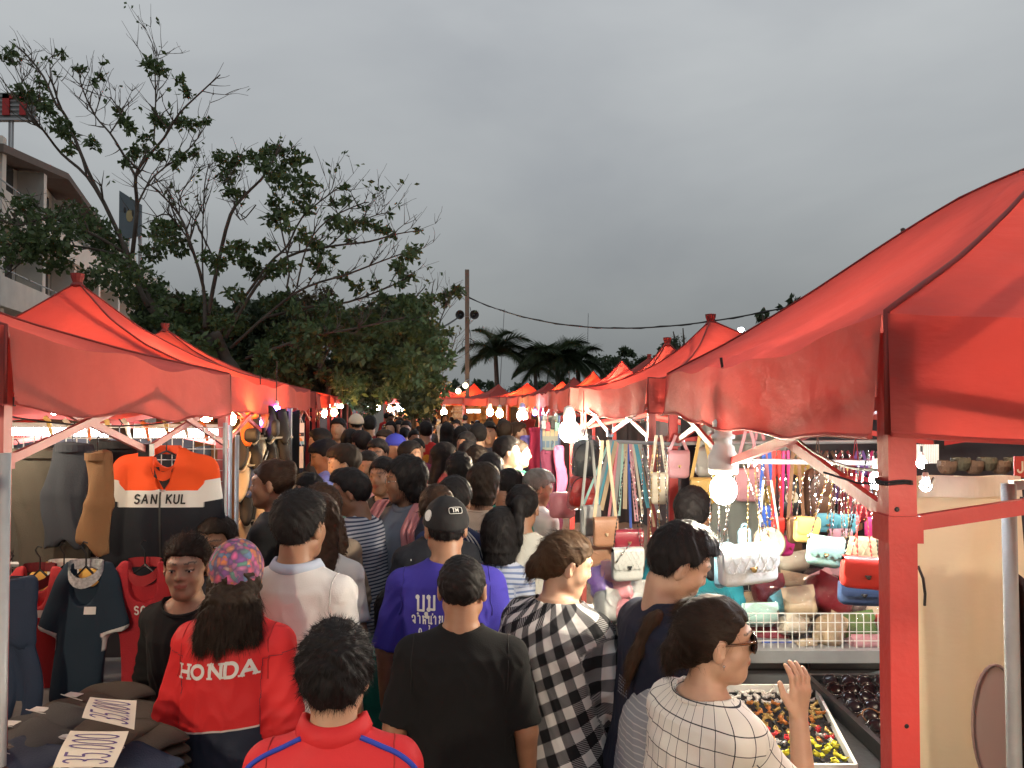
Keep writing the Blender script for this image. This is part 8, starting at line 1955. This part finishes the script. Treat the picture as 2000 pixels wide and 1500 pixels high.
# L white polo man
L_ = make_person('man from behind in a white shirt with a pale blue collar', 583, 960, 2.75, yaw=-12, hyaw=-8, hair='crew', shirt='tee', smat=cloth('white_cotton', (.60, .57, .56)), sleeve=.52, loose=.014, pmat=JEANG, seed=12, tone='b', collar='polo', extra={'collar_mat': cloth('pale_blue_collar', (.42, .47, .58))}, strands=1.8, fat=.98, hem=.80)
Mw = make_person('woman in a white tee with a pinkish strap behind the white shirt man', 624, 965, 3.30, yaw=-8, hyaw=20, female=True, hair='long', hcol='brown', shirt='tee', smat=cloth('white_tee', (.58, .56, .54)), sleeve=.42, pmat=JEANS, seed=13, tone='b')
piping(Mw, [(-.10 + .22 * t, -.14, 1.43 - .42 * t) for t in np.linspace(0, 1, 12)], .010, cloth('pink_brown_strap', (.30, .12, .10)), 'bag_strap')
# N striped youth
def nstr(N, L, at, sp, tc): return MIX(N, M_(N, 'LESS_THAN', M_(N, 'FRACT', M_(N, 'MULTIPLY', sp.outputs[1], 1 / .018)), .45), (.50, .50, .54), (.06, .07, .12))
make_person('youth in a navy and white striped T-shirt leaning forward and looking left', 714, 917, 4.1, yaw=66, hyaw=26, hpitch=4, hair='crew', shirt='tee', smat=attr_mat('navy_white_stripe', nstr), sleeve=.48, pmat=JEANS, seed=14, tone='b', arms=('hang', ((.20, .0, 1.12), (.02, .20, 1.05))), lean=(0, .12))
# O woman with glasses, grey shirt, pink scarf
O = make_person('woman with glasses in a grey shirt with a pink striped scarf over her shoulders', 797, 893, 4.25, yaw=146, hyaw=-48, hpitch=2, female=True, hair='wavy', shirt='tee', smat=cloth('slate_blue_shirt', (.16, .18, .22)), sleeve=.6, pmat=JEANB, seed=15, tone='b', collar='shirt', fat=1.12)
SC = cloth('pink_striped_scarf', (.60, .24, .24))
for s in (-1, 1):
 x = MB(); pts = [Vector((s * (.07 + .05 * t), .10 + .04 * math.sin(t * 3), 1.47 - .34 * t)) for t in np.linspace(0, 1, 9)]
 x.grid(lambda u, v: (s * (.065 + .09 * u + .05 * v + .008 * math.sin(u * 20 + v * 4)), -.10 + .26 * min(1, v * 1.6) + .012 * math.sin(u * 14), 1.455 + .02 * math.sin(min(1, v * 1.6) * 3.14) - .40 * max(0, v - .35)), 10, 18)
 x.build('scarf', SC, O['root'], smooth=True)
for s in (-1, 1):
 x = MB(); x.tube([(s * .033 + .020 * math.cos(a), .097, .004 + .016 * math.sin(a)) for a in np.linspace(0, 6.283, 13)], .0012, 4); x.tube([(s * .053, .096, .008), (s * .078, .0, .006)], .0012, 4); GV(O, x, 'glasses', CHROME, O['body'])
Pp = make_person('person in a black top with tiny white dots near the glasses woman', 852, 946, 3.62, yaw=22, hyaw=-20, female=True, hair='pulled', hcol='brown', shirt='tee', smat=pm('black_dotted_cotton', (.012, .013, .018), .85, scale=40, var=.3), sleeve=.55, pmat=JEANB, seed=16, tone='b', fat=1.1, arms=(((-.24, -.02, 1.12), (-.22, .16, .98)), 'hang'))
for k in range(26): on_shirt(Pp, [[(-.002, -.004), (.002, -.004), (.002, .004), (-.002, .004)]], rnd.uniform(-.2, .12), rnd.uniform(1.05, 1.4), 'dot', WINK, -1) if k < 22 else None
Q = make_person('person in a navy jacket with three white shoulder stripes, looking down', 886, 931, 3.9, yaw=-20, hyaw=10, hpitch=16, hair='short', shirt='jacket', smat=cloth('track_navy', (.02, .03, .09)), sleeve=.97, pmat=JEANB, seed=17, tone='b', female=True)
for k in range(3): piping(Q, [(.06 + k * .022 + .13 * t, -.05 - .05 * t, 1.44 - .05 * t - .12 * t * t) for t in np.linspace(0, 1, 10)], .004, WINK)
def florD(N, L, at, sp, tc):
 v = N.new('ShaderNodeTexNoise'); v.inputs['Scale'].default_value = 26; mp = N.new('ShaderNodeMapping'); mp.inputs['Scale'].default_value = (2.6, 1, .7); L.new(at.outputs['Vector'], mp.inputs[0]); L.new(mp.outputs[0], v.inputs[0]); r = N.new('ShaderNodeValToRGB'); L.new(v.outputs[0], r.inputs[0]); r.color_ramp.interpolation = 'CONSTANT'
 for p, c in ((.0, (.05, .05, .05)), (.42, (.36, .22, .12)), (.47, (.05, .22, .25)), (.52, (.50, .40, .28)), (.57, (.45, .14, .10)), (.62, (.06, .16, .22))):
  e = r.color_ramp.elements.new(p); e.color = c + (1,)
 return MIX(N, M_(N, 'GREATER_THAN', sp.outputs[1], 1.335), r.outputs[0], (.56, .44, .33))
make_person('woman in a many coloured dress with a wide cream knitted collar', 943, 905, 4.55, yaw=-24, hyaw=-18, hpitch=8, female=True, hair='bob', hcol='darkbrown', shirt='dress', smat=attr_mat('many_coloured_dress', florD), sleeve=.3, pmat=JEANB, seed=18, tone='b', fat=1.12, collar='wide')
Sx = make_person('woman in an off white top with a black pony tail and tan strap', 1020, 945, 3.85, yaw=-14, hyaw=6, hpitch=8, female=True, hair='ponytail', hcol='black', shirt='tee', smat=cloth('off_white_top', (.56, .54, .48)), sleeve=.6, pmat=JEANS, seed=19, tone='b', fat=1.06)
piping(Sx, [(-.13 + .26 * t, -.15, 1.43 - .40 * t) for t in np.linspace(0, 1, 12)], .007, cloth('tan_strap', (.25, .16, .10)), 'bag_strap')
def tstr(N, L, at, sp, tc): return MIX(N, M_(N, 'LESS_THAN', M_(N, 'FRACT', M_(N, 'MULTIPLY', sp.outputs[1], 1 / .026)), .4), (.52, .56, .66), (.18, .24, .42))
make_person('child with a black bobbed head in a blue and white striped shirt', 980, 1002, 3.75, yaw=-30, hyaw=6, hpitch=6, hair='bob', hcol='black', shirt='tee', smat=attr_mat('blue_white_stripe', tstr), sleeve=.75, pmat=JEANB, seed=20, tone='c', head_sc=1.22, female=True)
make_person('man with grey hair in a white T-shirt holding something pink at the stall', 1046, 916, 5.0, yaw=-52, hyaw=-28, hpitch=16, hair='short', hcol='grey', shirt='tee', smat=cloth('white_shirt_man', (.64, .62, .58)), sleeve=.5, pmat=JEANG, seed=21, tone='b', arms=('fold', 'fold'))
x = rbox(.16, .05, .16, .03, bulge=.015); x.V = [tuple(Vector(v) + P(1098, 1012, 4.75)) for v in x.V]; single(x, 'pink_purse', LM['pink'], 'pink purse held up by the grey haired man', 'purse', smooth=True)
# others, mid distance
mid = [
 ('woman with her hair in a bun wearing black with a cream side, facing left', 535, 897, 3.95, 84, 10, dict(female=True, hair='bun', hcol='brown', smat=cloth('black_top_a', (.013, .012, .012)), sleeve=.9, fat=.98)),
 ('woman with an orange lit face and long black hair left of the striped youth', 600, 924, 4.4, 130, 20, dict(female=True, hair='long', smat=cloth('dark_brown_top', (.05, .03, .02)), sleeve=.6)),
 ('woman with long wavy brown hair and a beige top beside the striped youth', 628, 948, 3.8, 30, 20, dict(female=True, hair='wavy', hcol='brown', smat=cloth('beige_top', (.35, .26, .19)), sleeve=.7)),
 ('man in a blue lit shirt with a dark head bowed to the left', 640, 858, 5.9, 88, 25, dict(hair='short', smat=cloth('blue_lit_shirt', (.16, .20, .55)), hpitch=18, collar='shirt')),  # blue stall light on him is put into the shirt colour
 ('man in a mint shirt with an orange lit face looking left', 676, 868, 5.2, 92, 15, dict(hair='short', hcol='darkbrown', smat=cloth('mint_shirt', (.30, .55, .48)), tone='c', hpitch=10)),
 ('smiling woman in a pink cardigan over a dark red top', 718, 880, 5.6, 172, 8, dict(female=True, hair='pulled', smat=cloth('pink_cardigan', (.58, .34, .40)), sleeve=.9, tone='b')),
 ('woman with long black hair between the pink cardigan and the glasses woman', 748, 893, 5.0, 140, 20, dict(female=True, hair='long', smat=cloth('black_top_b', (.015, .013, .015)), tone='b')),
 ('man with the royal blue cap looking left', 772, 848, 7.4, 90, 20, dict(hair='cap', smat=cloth('grey_tee', (.10, .10, .11)), extra={'cap_mat': pm('royal_blue_cap', (.03, .04, .35), .8)})),
 ('person with a dark head and pale collar right of the blue cap', 800, 862, 7.0, -110, 10, dict(hair='short', smat=cloth('white_blue_top', (.45, .48, .55)))),
 ('woman in a dark magenta top looking at the camera', 815, 856, 8.0, 185, -4, dict(female=True, hair='pulled', smat=cloth('dark_magenta_top', (.16, .015, .06)), sleeve=.8)),
 ('person in a red T-shirt with a round orange print on the back', 832, 823, 9.8, 10, 0, dict(hair='short', smat=cloth('flag_red_tee', (.50, .025, .02)))),
 ('girl in a coral and white T-shirt with long black hair and a cream backpack', 868, 864, 6.4, -50, -20, dict(female=True, hair='long', smat=cloth('coral_tee', (.62, .12, .10)), sleeve=.45)),
 ('man with fluffy black hair walking away behind the dress with the cream collar', 897, 887, 5.4, 0, 0, dict(hair='tousled', smat=cloth('dark_tee_c', (.02, .02, .025)))),
 ('woman with long black hair falling beside the cream collar dress', 958, 885, 5.3, -30, 0, dict(female=True, hair='long', smat=cloth('black_top_c', (.014, .014, .016)))),
 ('man in a grey green hooded top looking right', 988, 853, 6.3, -60, -25, dict(hair='crew', smat=cloth('grey_green_hoodie', (.07, .075, .06)), sleeve=.97, shirt='jacket', tone='c')),
 ('woman in a dark green top with hair tied back looking right', 1010, 858, 6.7, -60, -25, dict(female=True, hair='pulled', hcol='darkbrown', smat=cloth('bottle_green_top', (.01, .13, .07)), tone='c')),
 ('person in a green and white top bending behind the off white top woman', 990, 915, 5.0, -30, -20, dict(hair='short', smat=cloth('emerald_top', (.04, .40, .28)), hpitch=30)),
 ('man with black hair and a dark shirt in the middle of the alley', 934, 828, 8.2, 5, 0, dict(hair='short', smat=cloth('black_tee_d', (.015, .015, .018)))),
 ('man with a round dark head near the orange stall', 955, 824, 9.0, 170, 10, dict(hair='short', smat=cloth('brown_tee', (.05, .03, .03)))),
 ('man with short dark hair in front of the white bulb stall', 985, 822, 8.6, 0, 0, dict(hair='short', hcol='darkbrown', smat=cloth('charcoal_b', (.03, .03, .04)))),
 ('man in a white T-shirt with a red print by the hanging clothes', 1010, 825, 9.4, -80, -10, dict(hair='short', hcol='brown', smat=cloth('white_red_tee', (.60, .52, .48)), tone='c')),
 ('girl with long hair and a white collar walking away', 874, 826, 9.5, 0, 0, dict(female=True, hair='long', smat=cloth('maroon_print_top', (.14, .04, .04)))),
 ('woman in black with a white sleeve beside her', 900, 832, 9.2, -10, 0, dict(female=True, hair='long', smat=cloth('white_sleeve_top', (.5, .5, .48)), sleeve=.8)),
 ('man in a lime green shirt with a black strap and a pale cap', 696, 809, 10.2, 5, 20, dict(hair='cap', smat=cloth('lime_shirt', (.28, .48, .30)), extra={'cap_mat': pm('cream_cap', (.55, .48, .38), .8)})),
 ('tall man in a dark maroon shirt in the far crowd', 722, 812, 10.5, 20, 0, dict(hair='short', smat=cloth('maroon_shirt', (.18, .015, .02)))),
 ('woman in a white blouse with folded arms, left of the two in white', 763, 822, 12.0, 178, 0, dict(female=True, hair='long', smat=cloth('white_blouse', (.60, .55, .52)), sleeve=.9, arms=('fold', 'fold'))),
 ('woman in a white top with a dark strap, middle of three', 779, 821, 12.2, 182, 0, dict(female=True, hair='long', smat=cloth('white_blouse', (.60, .55, .52)), sleeve=.5)),
 ('woman in a white long sleeved top, right one of three', 793, 821, 12.0, 176, 0, dict(female=True, hair='pulled', smat=cloth('white_blouse', (.60, .55, .52)), sleeve=.97, arms=('fold', 'hang'))),
 ('man with an orange lit face by the first orange bulb on the left', 661, 817, 9.5, 175, 0, dict(hair='short', smat=cloth('dark_tee_e', (.03, .025, .03)), tone='c')),
 ('dark figure at the stall edge left of the blue lit man', 626, 838, 7.4, 80, 0, dict(hair='short', smat=cloth('dark_tee_f', (.02, .018, .02)))),
 ('man in a black shirt left of the maroon shirt man', 706, 842, 7.6, 40, 10, dict(hair='short', smat=cloth('dark_tee_g', (.03, .03, .032)))),
 ('woman with long black hair seen from behind beside the lime shirt man', 684, 838, 7.7, 10, 0, dict(female=True, hair='long', smat=cloth('black_top_h', (.014, .013, .014)))),
 ('man in an olive jacket partly hidden behind the smiling woman', 737, 858, 6.4, 150, 20, dict(hair='short', smat=cloth('olive_jacket', (.05, .045, .03)), sleeve=.97)),
 ('person in a grey brown top with a raised hand near the maroon shirt man', 752, 840, 8.2, 150, 0, dict(hair='short', hcol='darkbrown', smat=cloth('taupe_tee', (.14, .11, .09)), arms=('hang', 'up'))),
 ('woman bending in front of the hanging clothes with dark hair', 915, 862, 6.9, -20, 0, dict(female=True, hair='bob', smat=cloth('dark_tee_i', (.02, .02, .02)))),
 ('short person in a teal green dress between the red jackets and the black T-shirt', 762, 1150, 3.3, 10, 0, dict(female=True, hair='long', smat=cloth('teal_green_dress', (.01, .16, .12)), shirt='dress', sleeve=.9)),
 ('brown haired woman in a cream cardigan in front of the grey green hood', 930, 872, 6.2, 10, -20, dict(female=True, hair='wavy', hcol='darkbrown', smat=cloth('cream_cardigan', (.4, .33, .25)))),
]
for i, (lb, px, top, d, yw, hy, kw) in enumerate(mid):
 kw = dict(kw); kw.setdefault('pmat', (JEANS, JEANB, JEANG, KHAKI)[i % 4]); kw.setdefault('tone', 'bcab'[i % 4])
 info = make_person(lb, px, top, d, yaw=yw, hyaw=hy, seed=200 + i, vox=max(.0085, min(.018, d * .0024)), **kw)
 if 'round orange print' in lb: on_shirt(info, [[(.0, 0), (.05 * math.cos(a), .05 * math.sin(a)), (.05 * math.cos(a + .53), .05 * math.sin(a + .53)), (0, 0.0001)] for a in np.linspace(0, 6.2832, 13)[:-1]], 0, 1.27, 'round_print', pm('orange_yellow_print', (.75, .32, .03), .6, bump=0), -1, lift=.008)
 if 'cream backpack' in lb:
  b = rbox(.28, .12, .36, .05, bulge=.02, taper=.15); b.V = [(x_, y_ - .20, z_ + 1.02) for x_, y_, z_ in b.V]; b.build('backpack', LM['cream'], info['root'], smooth=True)
# far crowd: templates shared, colours per person
tmpl = []
for k, (hr, fm, aw) in enumerate([('short', False, ('hang', 'hang')), ('long', True, ('hang', 'fold')), ('crew', False, ('swing', 'hang')), ('pulled', True, ('hang', 'hang')), ('short', False, ('fold', 'hang')), ('wavy', True, ('swing', 'swing'))]):
 t = make_person('t', loc=(0, 0, 0), H=1.62, d=12, yaw=0, hair=hr, female=fm, smat=cloth('white_blouse', (.6, .55, .52)), pmat=JEANB, seed=300 + k, vox=.017, arms=aw, face=True, strands=0, sleeve=.5 if k % 2 else .9)
 tmpl.append((t['root'], hr, fm))
tops = [('black', (.015, .015, .017)), ('dark grey', (.05, .05, .055)), ('white', (.58, .55, .52)), ('red', (.42, .03, .03)), ('navy', (.02, .03, .08)), ('pink', (.5, .2, .25)), ('blue', (.06, .10, .35)), ('cream', (.5, .42, .3)), ('maroon', (.14, .015, .02)), ('olive', (.09, .08, .04)), ('orange', (.55, .16, .04)), ('pale blue', (.3, .38, .5))]
prng = random.Random(77); first = set(); placed = []; crowd_l = []
def alley(d):
 xl = float(np.interp(d, [6, 10, 20, 30, 45, 60], [-2.0, -2.4, -3.7, -5.1, -7.3, -9.2])); xr = float(np.interp(d, [7, 12, 18, 24, 30, 36, 48, 60], [.25, .25, .0, -.8, -2.4, -4.6, -7.5, -9])) - .35
 return xl + .35, xr
hairs = {'short': 'short hair', 'long': 'long hair', 'crew': 'cropped hair', 'pulled': 'tied hair', 'wavy': 'loose hair'}
for k in range(112):
 d = 7.5 + 42 * (k / 112) ** 1.25; xl, xr = alley(d)
 for _ in range(12):
  x_ = prng.uniform(xl, max(xl + .4, xr)); y_ = d + prng.uniform(-.3, .3)
  if all((x_ - a) ** 2 + (y_ - b) ** 2 > .30 for a, b in placed): break
 else: continue
 # leave the bare strip of ground in the middle of the alley
 pxx = 1000 + x_ / y_ * FPX
 if d < 10.5 and pxx < 860: continue
 if 838 < pxx < 862 and d < 16: continue
 placed.append((x_, y_)); ti = prng.randrange(6); root, hr, fm = tmpl[ti]; cn, cc = tops[prng.choice([0, 0, 0, 1, 1, 2, 2, 2, 3, 4, 4, 5, 6, 7, 8, 9, 10, 11])]; away = prng.random() < .6
 yw = R(prng.uniform(-35, 35) + (0 if away else 180)); zone = 'mid alley' if d < 16 else 'further down the alley' if d < 26 else 'far down the alley' if d < 38 else 'at the alley end'
 lb = '%s with %s, %s top, %s, %s' % ('woman' if fm else 'man', hairs[hr], cn, 'from behind' if away else 'facing here', zone); crowd_l.append(lb)
 sw = {'shirt': cloth('far_' + cn.replace(' ', '_'), cc), 'trousers': (JEANS, JEANB, JEANG, KHAKI)[prng.randrange(4)], 'hair': hair_mat('hair_' + prng.choice(['black', 'black', 'darkbrown']), HAIR['black'])}
 if ti not in first:
  first.add(ti); o = root; o.location = (x_, y_, 0); o.rotation_euler = (0, 0, yw); o['label'] = lb; o['group'] = 'people in the far crowd'
  for ch in o.children:
   if ch.name.split('.')[0] == 'shirt': ch.material_slots[0].link = 'OBJECT'; ch.material_slots[0].material = sw['shirt']
 else: o = dup(root, (x_, y_, 0), yw, lb, 'people in the far crowd', sw)
 f = prng.uniform(.86, 1.08) * root.scale[0] / root.scale[0] * (1.62 / 1.70); o.scale = (f, f, f)
for i in range(6):
 if i not in first:
  for ch in list(tmpl[i][0].children): bpy.data.objects.remove(ch)
  bpy.data.objects.remove(tmpl[i][0])
# tell look-alikes in the far crowd apart by their order across the alley
byl = {}
for o in bpy.data.objects:
 if o.get('group') == 'people in the far crowd': byl.setdefault(o['label'], []).append(o)
ON = ['leftmost', 'second', 'third', 'fourth', 'fifth', 'sixth', 'seventh', 'eighth']
for lb, os_ in byl.items():
 if len(os_) > 1:
  for k, o in enumerate(sorted(os_, key=lambda q: q.location.x / q.location.y)): o['label'] = lb + ', %s of %d' % (ON[min(k, 7)], len(os_))
for inf, m in ((C, pm('black_seam', (.012, .012, .012), .9, bump=0)), (D, pm('blue_seam', (.03, .022, .20), .9, bump=0)), (L_, pm('white_seam', (.45, .43, .42), .9, bump=0)), (A, pm('red_seam', (.40, .02, .02), .8, bump=0)), (B, pm('red_seam', (.40, .02, .02), .8, bump=0))):
 a = inf['A']
 for s_, arm_ in zip((-1, 1), a):
  S0 = arm_[0]; piping(inf, [(S0[0] * .96 + .004 * math.sin(t), S0[1] - .062 * math.sin(t), S0[2] + .055 * math.cos(t) - .02 * t) for t in np.linspace(-.2, 2.6, 12)], .0022, m, 'shoulder_seam')
# ============================================================ small things: cables, ties
def cable(label, pts, r=.004, sag=.06, name='lamp_cable'):
 out = []
 for a, b in zip(pts[:-1], pts[1:]):
  for k in range(10): u = k / 10; out.append(a.lerp(b, u) + Vector((0, 0, -sag * 4 * u * (1 - u))))
 out.append(pts[-1]); x = MB(); x.tube(out, r, 5); return single(x, name, BLACKP, label, 'cable')
cable('thin black cable slung along the front of the big right canopy', [Vector((.86, 4.05, 2.0)), Vector((.80, 3.2, 1.99)), Vector((.757, 2.68, 2.02)), Vector((.70, 1.95, 1.98)), Vector((.66, 1.36, 1.93))], .0035, .03)
cable('white lamp cable looped under the second right canopy', [Vector((.80, 4.4, 1.98)), Vector((.72, 5.2, 2.0)), Vector((.62, 6.2, 1.99)), Vector((.55, 7.0, 2.0))], .005, .05)
cable('cable running between the lamps of the left clothes stall', [Vector((-1.46, 2.2, 1.97)), Vector((-2.0, 3.0, 2.0)), Vector((-1.6, 4.05, 1.98))], .004, .05)
cable('cable hanging across the front of the shoe stall', [Vector((-1.66, 4.45, 1.99)), Vector((-1.82, 5.6, 1.98)), Vector((-1.97, 6.6, 2.0))], .004, .05)
q = P(1762, 945, 1.30); x = MB()
for k in range(2): x.tube([(q.x + .031 * math.cos(a), 1.325 + .031 * math.sin(a), q.z + .004 * k + .002 * math.sin(a * 3)) for a in np.linspace(0, 6.3, 17)], .0022, 5)
x.tube([(q.x + .03, 1.30, q.z), (q.x + .05, 1.31, q.z - .008), (q.x + .075, 1.34, q.z + .006)], .002, 5); x.tube([(q.x - .03, 1.30, q.z), (q.x - .06, 1.33, q.z - .002), (q.x - .10, 1.38, q.z + .012)], .002, 5)
single(x, 'cable_tie', BLACKP, 'black cord wound round the thick red post', 'cord')
for k, (px, py) in enumerate([(1370, 756), (1405, 742), (1650, 700), (1730, 800)]):
 p = P(px, py, (3.3, 3.0, 1.6, 1.34)[k]); x = MB(); x.tube([p, p + Vector((-.008, -.015, .014)), p + Vector((.002, -.02, .028)), p + Vector((.014, -.012, .018))], .0026, 5); single(x, 'tie_ribbon', SEAM if k < 3 else LM['cream'], ['short dark ribbon tied on the front of the big canopy, farther one', 'short dark ribbon tied on the front of the big canopy, nearer one', 'small ribbon on the slope of the big right canopy', 'pale scrap of tape stuck on the valance beside the thick post'][k], 'ribbon')
x = MB(); Mb = Matrix.Rotation(R(90), 3, 'X')
for (dx, dz) in ((-.012, .012), (.012, -.012), (0, -.35), (0, -.62)): x.lathe([(.0045, -.002), (.0045, .002), (.002, .004)], (q.x + .003 + dx, 1.302, q.z - .055 + dz), 10, Mb)
single(x, 'bolt_heads', DARKM, 'bolt heads on the front of the thick red post', 'bolts')
